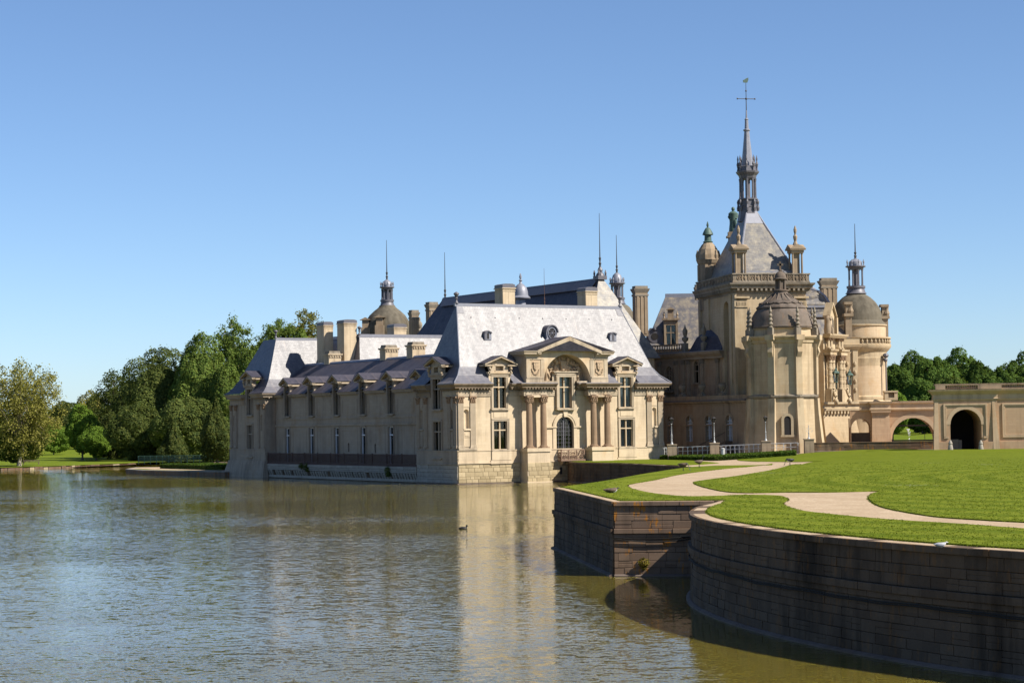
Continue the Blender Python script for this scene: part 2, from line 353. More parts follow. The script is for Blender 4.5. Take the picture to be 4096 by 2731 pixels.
def sheet(name, poly, zf, mat, step=0, lip=0.0, ymax=1e9):
    bm = bmesh.new(); vs = [bm.verts.new((p[0], p[1], 0)) for p in poly]; es = [bm.edges.new((vs[i], vs[(i + 1) % len(vs)])) for i in range(len(vs))]
    bmesh.ops.triangle_fill(bm, use_beauty=True, use_dissolve=False, edges=es)
    if step:
        xs = [p[0] for p in poly]; ys = [p[1] for p in poly]
        for ax, lo, hi in ((0, min(xs), max(xs)), (1, min(ys), min(max(ys), ymax))):
            k = math.floor(lo / step) * step + step
            while k < hi:
                no = Vector((1, 0, 0)) if ax == 0 else Vector((0, 1, 0))
                bmesh.ops.bisect_plane(bm, geom=bm.verts[:] + bm.edges[:] + bm.faces[:], plane_co=no * k, plane_no=no); k += step
    for f in bm.faces:
        f.normal_update()
        if f.normal.z < 0: f.normal_flip()
    for v in bm.verts: v.co.z = zf(v.co.x, v.co.y)
    if lip:
        be = [e for e in bm.edges if len(e.link_faces) == 1]
        r = bmesh.ops.extrude_edge_only(bm, edges=be)
        for v in [g for g in r['geom'] if isinstance(g, bmesh.types.BMVert)]: v.co.z -= lip
    me = bpy.data.meshes.new(name); bm.to_mesh(me); bm.free(); me.materials.append(MAT[mat])
    return link(name, me)

TH = rad(30.2); ux, vx = Vector((cos(TH), sin(TH))), Vector((-sin(TH), cos(TH)))
A3 = G(1833.6, 1937, 0); A2 = Vector((A3.x, A3.y))
def LC(u, v): return A2 + ux * u + vx * v

w_ = MB(); w_.face([(-1600, 20, 0), (500, 20, 0), (500, 600, 0), (-1600, 600, 0)]); struct(w_.build('water', 'water'))
w_ = MB(); w_.face([(-1600, 10, -2.5), (600, 10, -2.5), (600, 620, -2.5), (-1600, 620, -2.5)]); struct(w_.build('lake_bed', 'earth'))

SH_APRON = [(7.18, 249.4), (12.78, 238.66), (17.24, 222.2), (19.83, 210.0)]
SH_BACK = crom([(19.83, 210.0), (20.2, 196), (18.4, 180.0), (13.3, 164.5), (8.9, 146.2), (5.3, 129.2), (2.29, 117.75)], 4)
PIER = [(2.29, 117.75), (4.56, 95.37), (9.1, 94.75)]
ROUND = crom([(9.45, 94.95), (8.8, 92.2), (7.95, 88.9), (7.38, 85.65), (7.08, 83.28), (6.92, 80.34), (6.97, 77.75), (7.2, 75.24), (7.6, 72.3), (8.29, 68.89), (9.2, 65.6), (10.49, 61.9), (11.78, 58.99), (13.05, 56.7), (15.2, 53.2), (18, 49.5), (22, 46)], 5)
land = [tuple(LC(15.5, .6)), (7.6, 250.2)] + SH_APRON[1:3] + [tuple(p) for p in offset(SH_BACK, .05)] + PIER[1:2] + [tuple(p) for p in offset(ROUND, .05)] + \
       [(40, 40), (160, 40), (160, 300), (0, 330), tuple(LC(10, 64)), tuple(LC(4, 64)), tuple(LC(4, 12))]
struct(sheet('gravel_ground', land, hgt, 'gravel', 6, ymax=290))
far = [(160, 40), (1600, 40), (1600, 2600), (-30, 2600), (-30, 340), (0, 330), (160, 300)]
struct(sheet('meadow', far, lambda x, y: hgt(x, y) - .01, 'park_grass'))
bank = [tuple(G(-900, 1905, 0).xy), tuple(G(0, 1880, 0).xy), tuple(G(245, 1873, 0).xy), tuple(G(525, 1861, 0).xy), (-62, 432), (-30, 440)]
struct(sheet('park_ground', [(-1600, 300)] + bank + [(-30, 2600), (-1600, 2600)], lambda x, y: .5 + 2.0 * S((y - 500) / 300), 'park_grass', 60, ymax=1200))

# lawns ------------------------------------------------------------
gsA = [z8(*p) for p in [(2900, 446), (2352, 408), (2050, 385), (1800, 370), (1600, 355), (1400, 335), (1280, 320), (1205, 298), (1184, 284), (1207, 266), (1195, 254), (1150, 246), (1000, 243), (870, 248), (720, 250), (600, 240), (520, 228), (450, 210), (432, 195), (470, 185), (560, 170), (700, 140), (900, 115), (1080, 98), (1135, 90)]]
edgeA = [(17.9, 184)] + [tuple(p) for p in offset(SH_BACK, .35) if p[1] < 178] + [(2.85, 117.2), (4.95, 95.95), (8.4, 95.35), (9.7, 95.1)] + [tuple(p) for p in offset(ROUND, .62)[7:]]
polyA = edgeA + [tuple(p) for p in crom(gsA, 5)]
gsB = [z8(*p) for p in [(2900, 396), (2352, 375), (2100, 361), (1900, 345), (1700, 310), (1630, 285), (1603, 262), (1605, 248), (1625, 234), (1640, 224), (1400, 229), (1200, 229), (1010, 232), (900, 225), (790, 200), (757, 184), (775, 176), (850, 165), (1000, 145), (1200, 105), (1300, 88), (1382, 79), (1340, 79.5), (1250, 82), (1100, 81), (1000, 78), (966, 73), (990, 66), (1100, 58), (1230, 49)]]
polyB = [tuple(p) for p in crom(gsB, 5)] + [(42, 262), (47.6, 252), (48.2, 239.8), (58, 246), (100, 236), (150, 200), (150, 60), (60, 50)]
polyE = [tuple(LC(15.3, -.3)), (7.7, 249.6), (13.1, 239), (17.6, 222.5)] + [tuple(z8(*p)) for p in [(800, 95), (880, 88), (850, 84), (720, 73), (620, 66)]] + [tuple(LC(29.6, -.3))]
lawnz = lambda x, y: hgt(x, y) + .05
LA = struct(sheet('lawn', polyA, lawnz, 'lawn', 6, .12)); struct(sheet('lawn', polyB, lawnz, 'lawn', 6, .12)); struct(sheet('lawn', polyE, lawnz, 'lawn', 6, .12))

def tufts(name, pts, n, seed, hgt_=.16, spread=.12, wid=.02):
    r = random.Random(seed); mb = MB(); L = [0]
    for i in range(1, len(pts)): L.append(L[-1] + (Vector(pts[i]) - Vector(pts[i - 1])).length)
    for _ in range(n):
        s = r.random() * L[-1]; i = next(k for k in range(1, len(L)) if L[k] >= s); t = (s - L[i - 1]) / max(1e-6, L[i] - L[i - 1])
        p = Vector(pts[i - 1]).lerp(Vector(pts[i]), t); d = (Vector(pts[i]) - Vector(pts[i - 1])).normalized()
        p = p + Vector((-d.y, d.x)) * r.uniform(-spread * .5, spread) + d * r.uniform(-.1, .1)
        z = lawnz(p.x, p.y) - .06; a = r.random() * 6.28; hh = hgt_ * r.uniform(.4, 1.0); w0 = wid * r.uniform(.7, 1.5); ln = r.uniform(-.09, .09)
        mb.face([(p.x - w0 * cos(a), p.y - w0 * sin(a), z), (p.x + w0 * cos(a), p.y + w0 * sin(a), z), (p.x + ln, p.y - abs(ln), z + hh)])
    return stuff(mb.build(name, 'blade', fix=False))
nearA = [p for p in edgeA if p[1] < 130][1:]
tag(tufts('grass_edge', nearA, 6000, 1, .09, .12), 'fringe of grass blades along the moat wall coping', 'grass')
tag(tufts('grass_edge', [tuple(p) for p in crom(gsA, 5)], 6000, 2, .08, .18), 'fringe of grass blades along the inner gravel path edge', 'grass')
tag(tufts('grass_edge', [tuple(p) for p in crom(gsB, 5)][:110], 6000, 3, .08, -.18), 'fringe of grass blades around the middle lawn', 'grass')

# ------------------------------------------------------------------ moat walls of single stones
def arc(pts):
    L = [0.0]
    for i in range(1, len(pts)): L.append(L[-1] + (Vector(pts[i]) - Vector(pts[i - 1])).length)
    def at(s):
        s = max(0, min(L[-1] - 1e-6, s)); i = 1
        while L[i] < s: i += 1
        t = (s - L[i - 1]) / (L[i] - L[i - 1]); a, b = Vector(pts[i - 1]), Vector(pts[i]); d = (b - a).normalized()
        return a.lerp(b, t), Vector((d.y, -d.x))
    return at, L[-1]
COURSES = [(3.20, 3.40, .10, 'cop'), (2.82, 3.19, .0, 's'), (2.53, 2.81, .0, 's'), (2.18, 2.52, .0, 's'), (1.94, 2.17, .13, 'l'), (1.75, 1.93, .05, 's'),
           (1.34, 1.74, .0, 's'), (1.08, 1.33, .0, 's'), (.70, 1.07, .0, 's'), (.39, .69, .0, 's'), (.09, .38, .0, 's')]
def stone_wall(root, pts, courses, lmin, lmax, seed, mat, mcop, mled, zs=1.0, maxparts=300, s_vis=(0, 1e9), zbase=0, curve=True):
    at, L = arc(pts); r = random.Random(seed); core = MB(); rest = MB(); cnt = 0; jobs = []
    zt = courses[0][1] * zs
    n = max(2, int(L / .8)); rings = []
    for k in range(n + 1):
        p, no = at(L * k / n); b = .02 * 3; rings.append([(p.x + no.x * (.10 - .12), p.y + no.y * (.10 - .12), -1.6), (p.x - no.x * .10, p.y - no.y * .10, zt - .03), (p.x - no.x * .8, p.y - no.y * .8, zt - .03), (p.x - no.x * .8, p.y - no.y * .8, -1.6)])
    core.loft(rings); core.build('wall_core', 'moat_core', root)
    for ci, (z0, z1, pr, kind) in enumerate(courses):
        z0 *= zs; z1 *= zs; s = -r.uniform(0, lmax * .6)
        while s < L:
            ln = r.uniform(lmin, lmax) * (1.25 if kind in ('cop', 'l') else 1.0); a, b = max(0, s), min(L, s + ln); s += ln
            if b - a > .06:
                if kind == 's' and z1 - z0 > .26 and r.random() < .16: zm_ = z0 + (z1 - z0) * r.uniform(.38, .62); jobs += [(a, b, z0, zm_, pr, kind), (a, b, zm_, z1, pr, kind)]
                else: jobs.append((a, b, z0, z1, pr, kind))
    def shape(mb, a, b, z0, z1, pr, kind):
        g = .002; k = 3 if b - a > .5 and curve else 2; rings = []; out = pr + r.uniform(-.012, .012); dp = .34 if kind != 'cop' else .62
        jz = r.uniform(-.004, .004); e = .011
        for i in range(k):
            sA = a + .007 + (b - a - .014) * i / (k - 1); p, no = at(sA)
            def q(z, o): return (p.x + no.x * o, p.y + no.y * o, z)
            b0, b1 = (zt - z0) * .03, (zt - z1) * .03; ee = e if 0 < i < k - 1 else e + .006
            o1 = out - (.006 if i in (0, k - 1) else 0)
            rings.append([q(z0 + g, b0 + out - ee), q(z0 + g + .02, b0 + o1), q(z1 - g - .02, b1 + o1), q(z1 - g + jz, b1 + out - ee), q(z1 - g + jz, b1 - dp), q(z0 + g, b0 - dp)])
        mb.loft(rings)
    vis = [j for j in jobs if s_vis[0] <= j[0] <= s_vis[1]]
    vis.sort(key=lambda j: -(j[1] - j[0]) * (j[3] - j[2])); keep = set(id(j) for j in vis[:maxparts])
    for j in jobs:
        mt = mcop if j[5] == 'cop' else (mled if j[5] == 'l' else mat)
        if id(j) in keep:
            mb = MB(); shape(mb, *j); mb.build('coping_stone' if j[5] == 'cop' else 'stone', mt, root)
        else: shape(rest, *j)
    if rest.v: stuff(rest.build('stonework', mat, root))
    led = MB(); rings = []
    for k in range(n + 1):
        p, no = at(L * k / n); b = zt * .03
        rings.append([(p.x + no.x * (b + o), p.y + no.y * (b + o), z) for o, z in ((-.05, -1.5), (.16, -1.5), (.16, .05), (.03, .10), (-.05, .10))])
    led.loft(rings); led.build('waterline_ledge', 'mooring_ledge', root)
    return at, L
rw = thing('moat_wall', 'long dark curved stone moat wall in the right foreground below the lawn', 'wall')
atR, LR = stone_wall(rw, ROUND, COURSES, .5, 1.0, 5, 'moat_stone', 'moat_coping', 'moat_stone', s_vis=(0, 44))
pw = thing('moat_wall', 'angled stone moat wall with sunlit front face and orange lichen beside the curved wall', 'wall')
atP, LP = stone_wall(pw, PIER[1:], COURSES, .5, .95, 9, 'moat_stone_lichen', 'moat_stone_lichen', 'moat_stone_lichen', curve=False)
lw = stone_wall(pw, PIER[:2], COURSES, .9, 1.6, 12, 'moat_stone', 'moat_coping', 'moat_stone', maxparts=200, curve=False)
AC = [(2.2, 2.4, .06, 'cop'), (1.8, 2.19, 0, 's'), (1.4, 1.79, 0, 's'), (1.0, 1.39, 0, 's'), (.55, .99, 0, 's'), (.1, .54, 0, 's')]
aw = thing('moat_wall', 'low dark moat wall edging the grass strip at the foot of the pavilion', 'wall')
stone_wall(aw, [tuple(LC(15.5, .3))] + SH_APRON, AC, 1.0, 1.9, 15, 'moat_stone', 'moat_coping', 'moat_stone', curve=False)
bw_ = thing('moat_wall', 'rear moat wall behind the grassy spit facing the pavilion', 'wall')
stone_wall(bw_, [tuple(p) for p in SH_BACK if p[1] < 172], [(3.2, 3.38, .05, 'cop')] + [(z, z + .5, 0, 's') for z in (2.65, 2.1, 1.55, 1.0, .45)], 1.2, 2, 17, 'moat_stone', 'moat_coping', 'moat_stone', maxparts=0)
# drain hole, cables, wall plant
cb = MB()
for dz in (0, .055):
    pts = []
    for k in range(90):
        s = 2 + 44 * k / 89; p, no = atR(s); b = 1.75 * .03 + .05; pts.append((p.x + no.x * (b + .03), p.y + no.y * (b + .03), 1.62 + dz + .018 * sin(s * .9) + .012 * sin(s * 2.1 + 1)))
    cb.tube(pts, .02, 6)
tag(cb.build('cable', 'cable', smooth=True), 'black cable strung along the curved moat wall', 'cable')
cb = MB()
for dz in (0, .05):
    pts = []
    for k in range(40):
        t = k / 39; s = t * (LP - .25); p, no = atP(s); sag = -.16 * sin(pi * min(1, t * 1.15)) if t < .9 else -.05
        pts.append((p.x + no.x * .15, p.y + no.y * .15, 1.72 + dz * (1 + 2 * sin(pi * t)) + sag))
    cb.tube(pts, .024, 6)
tag(cb.build('cable', 'cable', smooth=True), 'black cable sagging across the sunlit moat wall face', 'cable')
def leafclump(mb, c, r, n, size, rnd, flat=1.0):
    for _ in range(n):
        d = Vector((rnd.gauss(0, 1), rnd.gauss(0, 1), rnd.gauss(0, 1) * flat)).normalized() * r * rnd.random() ** .33
        p = Vector(c) + d; a = Vector((rnd.gauss(0, 1), rnd.gauss(0, 1), rnd.gauss(0, 1))).normalized(); b = a.cross(d + Vector((.01, .02, .03))).normalized()
        s = size * rnd.uniform(.6, 1.3)
        mb.face([p - a * s, p + b * s * .6, p + a * s, p - b * s * .6])
p, no = atP(1.35); mb = MB(); rnd = random.Random(3)
leafclump(mb, (p.x + no.x * .2, p.y + no.y * .2, .62), .26, 260, .06, rnd, .6); leafclump(mb, (p.x + no.x * .16, p.y + no.y * .16, .42), .15, 90, .05, rnd)
tag(mb.build('wall_plant', 'leaf_yellow', fix=False), 'small yellowish plant growing out of the moat wall', 'plant')

# quay by the far pavilion -----------------------------------------
quay = [(-63.2, 338.4), (-58.4, 327.1), (-42.7, 307.2), (-38, 312), (-36, 345), (-64, 352)]
qp = thing('quay', 'low stone quay with gravel top beside the far pavilion', 'quay')
mb = MB(); mb.prism(quay, -1.5, .62); mb.build('wall', 'moat_stone_lichen', qp)
mb = MB(); mb.prism([tuple(p) for p in offset(quay + [quay[0]], -.02)[:-1]], .62, .74); mb.build('coping', 'plinth_stone_pale', qp)
mb = MB(); mb.face([(x, y, .745) for x, y in [(-62.5, 338.6), (-58, 328.3), (-43, 309), (-38.5, 314), (-37, 344), (-63, 351)]]); mb.build('paving', 'gravel', qp)
mb = MB(); mb.face([(x, y, .75) for x, y in [(-62.3, 338.9), (-58.0, 328.9), (-57, 330), (-61.5, 340.5)]]); mb.face([(x, y, .75) for x, y in [(-57.0, 327.6), (-44, 310.6), (-43.4, 311.6), (-56.5, 328.6)]]); mb.build('grass_strip', 'lawn', qp)
def hedge(name, poly, z0, z1, mat, n, size, seed, label, cat='hedge'):
    t_ = thing(name, label, cat); rnd = random.Random(seed); mb = MB(); cx = sum(p[0] for p in poly) / len(poly); cy = sum(p[1] for p in poly) / len(poly)
    zf = z0 if callable(z0) else (lambda x, y: z0)
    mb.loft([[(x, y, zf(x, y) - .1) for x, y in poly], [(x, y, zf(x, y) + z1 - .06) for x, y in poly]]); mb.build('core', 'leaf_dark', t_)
    mb = MB(); N = len(poly); el = [(Vector(poly[(i + 1) % N]) - Vector(poly[i])).length for i in range(N)]; per = sum(el)
    tris = [(Vector((cx, cy)), Vector(poly[i]), Vector(poly[(i + 1) % N])) for i in range(N)]
    for k in range(n):
        if rnd.random() < .45:
            i = rnd.choices(range(N), el)[0]; q = Vector(poly[i]).lerp(Vector(poly[(i + 1) % N]), rnd.random()); z = zf(q.x, q.y) + rnd.random() * z1
        else:
            a, b, c = rnd.choice(tris); u_, v_ = rnd.random(), rnd.random()
            if u_ + v_ > 1: u_, v_ = 1 - u_, 1 - v_
            q = a + (b - a) * u_ + (c - a) * v_; z = zf(q.x, q.y) + z1 + rnd.uniform(-.06, .05)
        leafclump(mb, (q.x, q.y, z), .07, 2, size, rnd)
    stuff(mb.build('foliage', mat, t_, fix=False)); return t_
hedge('hedge', [(-57.5, 338), (-44.5, 316), (-41, 320), (-50, 341)], .75, .75, 'leaf_hedge', 5000, .12, 4, 'low clipped hedge on the quay beside the far pavilion')
hp = [tuple(P(a, 1825, b).xy) for a, b in ((2640, 259), (2862, 244), (3182, 243), (3182, 249), (2900, 252), (2665, 262))]
hedge('hedge', hp, hgt, .5, 'leaf_hedge', 12000, .10, 6, 'low clipped box hedge beside the gravel in front of the white railing')

# short blades and daisies over the near lawns
def inside(p, poly):
    c = False; j = len(poly) - 1
    for i in range(len(poly)):
        if (poly[i][1] > p[1]) != (poly[j][1] > p[1]) and p[0] < (poly[j][0] - poly[i][0]) * (p[1] - poly[i][1]) / (poly[j][1] - poly[i][1]) + poly[i][0]: c = not c
        j = i
    return c
def blades(name, poly, x0, x1, y0, y1, n, seed, label):
    r = random.Random(seed); v = []; f = []; px_ = [(p[0], p[1]) for p in poly]
    for _ in range(n):
        y = y0 + (y1 - y0) * r.random() ** 1.6; x = r.uniform(x0, x1)
        if mnoise.noise(Vector((x * .5, y * .5, seed))) < r.uniform(-1.2, .15) or r.random() < ((y - y0) / (y1 - y0)) ** 1.5 or not inside((x, y), px_): continue
        z = hgt(x, y) + .048; i = len(v)
        for _b in range(3):
            xx, yy = x + r.gauss(0, .05), y + r.gauss(0, .05); a = r.random() * 3.14; w_ = r.uniform(.010, .02) * (1 + (y - 55) / 90); h_ = r.uniform(.015, .042); i = len(v); l1, l2 = r.gauss(0, .02), r.gauss(0, .02)
            v += [(xx - w_ * cos(a), yy - w_ * sin(a), z), (xx + w_ * cos(a), yy + w_ * sin(a), z), (xx + l1, yy + l2, z + h_)]; f.append((i, i + 1, i + 2))
    me = bpy.data.meshes.new(name); me.from_pydata(v, [], f); me.materials.append(MAT['blade']); o = link(name, me); stuff(o); return tag(o, label, 'grass')
blades('grass_blades', polyA, 2, 32, 50, 135, 52000, 5, 'short grass blades on the near lawn strip above the moat wall')
blades('grass_blades', polyB, 9, 45, 62, 190, 60000, 6, 'short grass blades on the middle lawn beyond the gravel')
dm_ = MB(); r = random.Random(21)
for (px, py) in ((3060, 1898), (3075, 1897), (3640, 1948), (3650, 1948), (3720, 1857), (3935, 1862), (3960, 1862), (3600, 1826), (3440, 1822)):
    g_ = GL(px, py)
    for k in range(14):
        x, y = g_.x + r.gauss(0, .5), g_.y + r.gauss(0, .5); z = hgt(x, y) + .11; a = .045; dm_.face([(x + a * cos(q), y + a * sin(q), z) for q in (0, 1.05, 2.1, 3.14, 4.19, 5.24)])
tag(stuff(dm_.build('daisies', 'bird_white', fix=False)), 'white daisy specks scattered in small patches on the lawn', 'flowers')
# ================================================================== architecture helpers
def sweep(mb, path, prof):
    n = len(path); rings = []; V2 = [Vector((p[0], p[1])) for p in path]
    for i in range(n):
        d0 = (V2[i] - V2[i - 1]).normalized() if i else (V2[1] - V2[0]).normalized(); d1 = (V2[i + 1] - V2[i]).normalized() if i < n - 1 else d0
        n0, n1 = Vector((d0.y, -d0.x)), Vector((d1.y, -d1.x)); mm = (n0 + n1); k = 2 / max(.2, mm.length_squared); mm = mm * k
        rings.append([(V2[i].x + mm.x * o, V2[i].y + mm.y * o, z) for o, z in prof])
    mb.loft(rings)
def wall(mb, s0, s1, z0, z1, holes=(), y=0.0, t=.5):
    xs = sorted({s0, s1} | {v for h in holes for v in h[:2] if s0 < v < s1}); zs = sorted({z0, z1} | {v for h in holes for v in h[2:4] if z0 < v < z1})
    for i in range(len(xs) - 1):
        for j in range(len(zs) - 1):
            cx, cz = (xs[i] + xs[i + 1]) / 2, (zs[j] + zs[j + 1]) / 2
            if any(h[0] < cx < h[1] and h[2] < cz < h[3] for h in holes): continue
            mb.face([(xs[i], y, zs[j]), (xs[i + 1], y, zs[j]), (xs[i + 1], y, zs[j + 1]), (xs[i], y, zs[j + 1])])
    for h in holes:
        a, b, c, d = h[:4]; arch = len(h) > 4 and h[4]
        if arch:
            r = (b - a) / 2; rz = min(r, arch if arch > 1e-3 and arch is not True else r); m = (a + b) / 2; sp = d - rz; N = 12; pts = [(m - r * cos(pi * k / N), sp + rz * sin(pi * k / N)) for k in range(N + 1)]
            for k in range(N):
                (xa, za), (xb, zb) = pts[k], pts[k + 1]
                mb.face([(xa, y, za), (xb, y, zb), (xb, y, d), (xa, y, d)]); mb.face([(xa, y, za), (xa, y + t, za), (xb, y + t, zb), (xb, y, zb)])
            d = sp
        else: mb.face([(a, y, d), (a, y + t, d), (b, y + t, d), (b, y, d)])
        mb.face([(a, y, c), (a, y + t, c), (a, y + t, d), (a, y, d)]); mb.face([(b, y, c), (b, y, d), (b, y + t, d), (b, y + t, c)]); mb.face([(a, y, c), (b, y, c), (b, y + t, c), (a, y + t, c)])
def arch_pts(r, sp, N=12, rz=None): rz = rz or r; return [(-r * cos(pi * k / N), sp + rz * sin(pi * k / N)) for k in range(N + 1)]
def window(parent, M, w, h, tr=None, cols=2, rows=(), sur=.28, mull='stone_mullion', back='dark_room', blind=None, sill=True, proud=.1, arch=0, deep=.32, name='window', surmat='limestone_trim', bar=.14, transom=True):
    """origin at the middle of the opening's foot on the wall face; opening w x h"""
    mb = MB(); a = w / 2; sp = h - (a if arch else 0)
    if sur:
        mb.box(-a - sur, -a, -proud, .04, 0, sp); mb.box(a, a + sur, -proud, .04, 0, sp); mb.box(-a - sur, -a - sur * .55, -proud - .05, -proud, 0, sp); mb.box(a + sur * .55, a + sur, -proud - .05, -proud, 0, sp)
        if arch:
            N = 14
            for k in range(N):
                t0, t1 = pi * k / N, pi * (k + 1) / N; ro = a + sur
                mb.hexa([(-a * cos(t0), .04, sp + a * sin(t0)), (-a * cos(t1), .04, sp + a * sin(t1)), (-a * cos(t1), -proud, sp + a * sin(t1)), (-a * cos(t0), -proud, sp + a * sin(t0)),
                         (-ro * cos(t0), .04, sp + ro * sin(t0)), (-ro * cos(t1), .04, sp + ro * sin(t1)), (-ro * cos(t1), -proud, sp + ro * sin(t1)), (-ro * cos(t0), -proud, sp + ro * sin(t0))])
        else: mb.box(-a - sur, a + sur, -proud, .04, h, h + sur); mb.box(-a - sur, a + sur, -proud - .05, -proud, h + sur * .55, h + sur)
    else: mb.box(-a, -a + .06, deep - .1, deep, 0, sp); mb.box(a - .06, a, deep - .1, deep, 0, sp)
    W = mb.build(name, surmat, parent, M)
    if sill:
        mb = MB(); mb.prism_y([(-a - sur - .12, -.04), (a + sur + .12, -.04), (a + sur + .12, -.14), (a + sur, -.26), (-a - sur, -.26), (-a - sur - .12, -.14)], -proud - .22, .3); mb.build('sill', surmat, W)
    if mull:
        mb = MB(); tr_ = tr or h * .66
        for k in range(1, cols): x = -a + w * k / cols; mb.box(x - bar / 2, x + bar / 2, deep - .22, deep, 0, h if not arch else sp + sqrt(max(0, a * a - x * x)))
        if transom: mb.box(-a, a, deep - .22 - .004, deep, tr_ - bar / 2, tr_ + bar / 2)
        for z in rows: mb.box(-a, a, deep - .1, deep, z - .03, z + .03)
        mb.build('mullion', mull, W)
    tr_ = tr or h * .66; zz = [0, tr_, sp if arch else h] if transom and tr_ < sp - .1 else [0, sp if arch else h]
    for k in range(cols):
        for j in range(len(zz) - 1):
            x0, x1 = -a + w * k / cols, -a + w * (k + 1) / cols; mb = MB(); mb.box(x0 + .01, x1 - .01, deep + .01, deep + .03, zz[j] + .01, zz[j + 1] - .01); mb.build('pane', 'glass', W)
    if arch:
        mb = MB(); pts = arch_pts(a - .01, sp); mb.prism_y(pts, deep + .01, deep + .03); mb.build('pane', 'glass', W)
        if mull: mb = MB(); mb.box(-a, a, deep - .13, deep, sp - .05, sp + .05); [mb.tube([(0, deep - .05, sp), (a * cos(q), deep - .05, sp + a * sin(q))], .045, 4) for q in (pi * .25, pi * .75)]; mb.build('fanlight_bars', mull, W)
    if blind:
        mb = MB(); bl, amt, m0 = blind
        mb.face([(-a, deep + .12, h * (1 - amt)), (a, deep + .12, h * (1 - amt)), (a, deep + .12, h), (-a, deep + .12, h)]); mb.build('blind', bl, W)
    mb = MB(); y0 = .49; mb.box(-a - .05, a + .05, y0, 1.6, -.05, h + .05); mb.f = mb.f[:-6] + [f for f in mb.f[-6:] if not all(abs(mb.v[i][1] - y0) < 1e-6 for i in f)]; mb.mi = mb.mi[:len(mb.f)]; mb.build('room', back, W)
    return W
CAPM = {}
def capital(w, h, d, full=True):
    key = (w, h, d, full)
    if key in CAPM: return CAPM[key]
    mb = MB(); hw = w / 2; y0 = -d; 
    def ring(k, z): return [(-hw * k, -hw * k if full else y0 * k, z), (hw * k, -hw * k if full else y0 * k, z), (hw * k, hw * k if full else .02, z), (-hw * k, hw * k if full else .02, z)]
    mb.loft([ring(.98, 0), ring(1.1, .02), ring(1.1, .07 * h), ring(.98, .09 * h)]); mb.loft([ring(.86, .07 * h), ring(.9, .4 * h), ring(1.12, .84 * h)])
    sides = [(0, (-hw if full else y0), 0)] + ([(hw, 0, pi / 2), (0, hw, pi), (-hw, 0, -pi / 2)] if full else [])
    for (sx, sy, r) in sides:
        M = Matrix.Translation((sx, sy, 0)) @ Matrix.Rotation(r, 4, 'Z'); q = MB()
        for row, (n, z0, z1, o) in enumerate(((3, .08, .42, .10), (2, .36, .74, .14))):
            for k in range(n):
                x = (k - (n - 1) / 2) * w / n; ww = w / n * .38
                q.loft([[(x - ww, .05, z0 * h), (x + ww, .05, z0 * h), (x + ww, -.02, z0 * h), (x - ww, -.02, z0 * h)], [(x - ww, .03, (z0 + z1) / 2 * h), (x + ww, .03, (z0 + z1) / 2 * h), (x + ww, -.07 - o * .3, (z0 + z1) / 2 * h), (x - ww, -.07 - o * .3, (z0 + z1) / 2 * h)],
                        [(x - ww * .6, .0, z1 * h), (x + ww * .6, .0, z1 * h), (x + ww * .6, -o, z1 * h), (x - ww * .6, -o, z1 * h)], [(x - ww * .5, -o * .8, (z1 - .05) * h), (x + ww * .5, -o * .8, (z1 - .05) * h), (x + ww * .5, -o * 1.3, (z1 - .07) * h), (x - ww * .5, -o * 1.3, (z1 - .07) * h)]])
        mb.merge(q, M)
    for sx in (-1, 1):
        for sy in ((-1, 1) if full else (-1,)): mb.ball((sx * hw * 1.12, (sy * hw * 1.12 if full else y0 * 1.1 - .03), .78 * h), .11 * h + .02, 8, 5)
    mb.box(-hw * 1.28, hw * 1.28, -hw * 1.28 if full else y0 - .14, hw * 1.28 if full else .02, .86 * h, h)
    CAPM[key] = mb.mesh('capital', 'column_stone'); return CAPM[key]
PILM = {}
def pilaster(parent, M, w, h, d=.14, mat='limestone_trim', caph=.85, base=.35, flutes=5):
    key = (w, h, d, mat, flutes)
    if key not in PILM:
        mb = MB(); hw = w / 2; poly = [(hw, .02), (-hw, .02), (-hw, -d)]; n = flutes; fw = w / (n * 2 + 1)
        for k in range(n):
            x = -hw + fw * (2 * k + 1); poly += [(x, -d), (x + fw * .2, -d + fw * .45), (x + fw * .8, -d + fw * .45), (x + fw, -d)]
        poly.append((hw, -d)); poly.reverse(); mb.prism(poly, base, h - caph)
        mb.box(-hw - .07, hw + .07, -d - .08, .02, 0, base * .45); mb.box(-hw - .035, hw + .035, -d - .05, .02, base * .45, base)
        PILM[key] = mb.mesh('pilaster', mat)
    p = link('pilaster', PILM[key], parent, M)
    if caph: link('capital', capital(w, caph, d, False), p, T(0, 0, h - caph))
    return p
def column(parent, M, r, h, mat='column_stone', caph=.85, bands=0, n=32):
    mb = MB(); rings = []; base = .35
    for j, z in enumerate([base + (h - caph - base) * q for q in (0, .33, .67, 1)]):
        rr = r * (1, 1.0, .95, .87)[j]; rings.append([(rr * (1 if k % 2 else .93) * cos(2 * pi * k / n), rr * (1 if k % 2 else .93) * sin(2 * pi * k / n), z) for k in range(n)])
    mb.loft(rings)
    mb.box(-r * 1.35, r * 1.35, -r * 1.35, r * 1.35, 0, .13); mb.lathe([(r * 1.3, .13), (r * 1.36, .18), (r * 1.25, .24), (r * 1.1, .25), (r * 1.15, .31), (r * 1.02, base)], 20)
    for k in range(bands): z = base + (h - caph - base) * (k + .6) / bands; mb.lathe([(r * 1.0, z), (r * 1.14, z + .03), (r * 1.14, z + .33), (r * 1.0, z + .36)], 16)
    c = mb.build('column', mat, parent, M); link('capital', capital(round(r * 1.8, 3), caph, .1, True), c, T(0, 0, h - caph)); return c
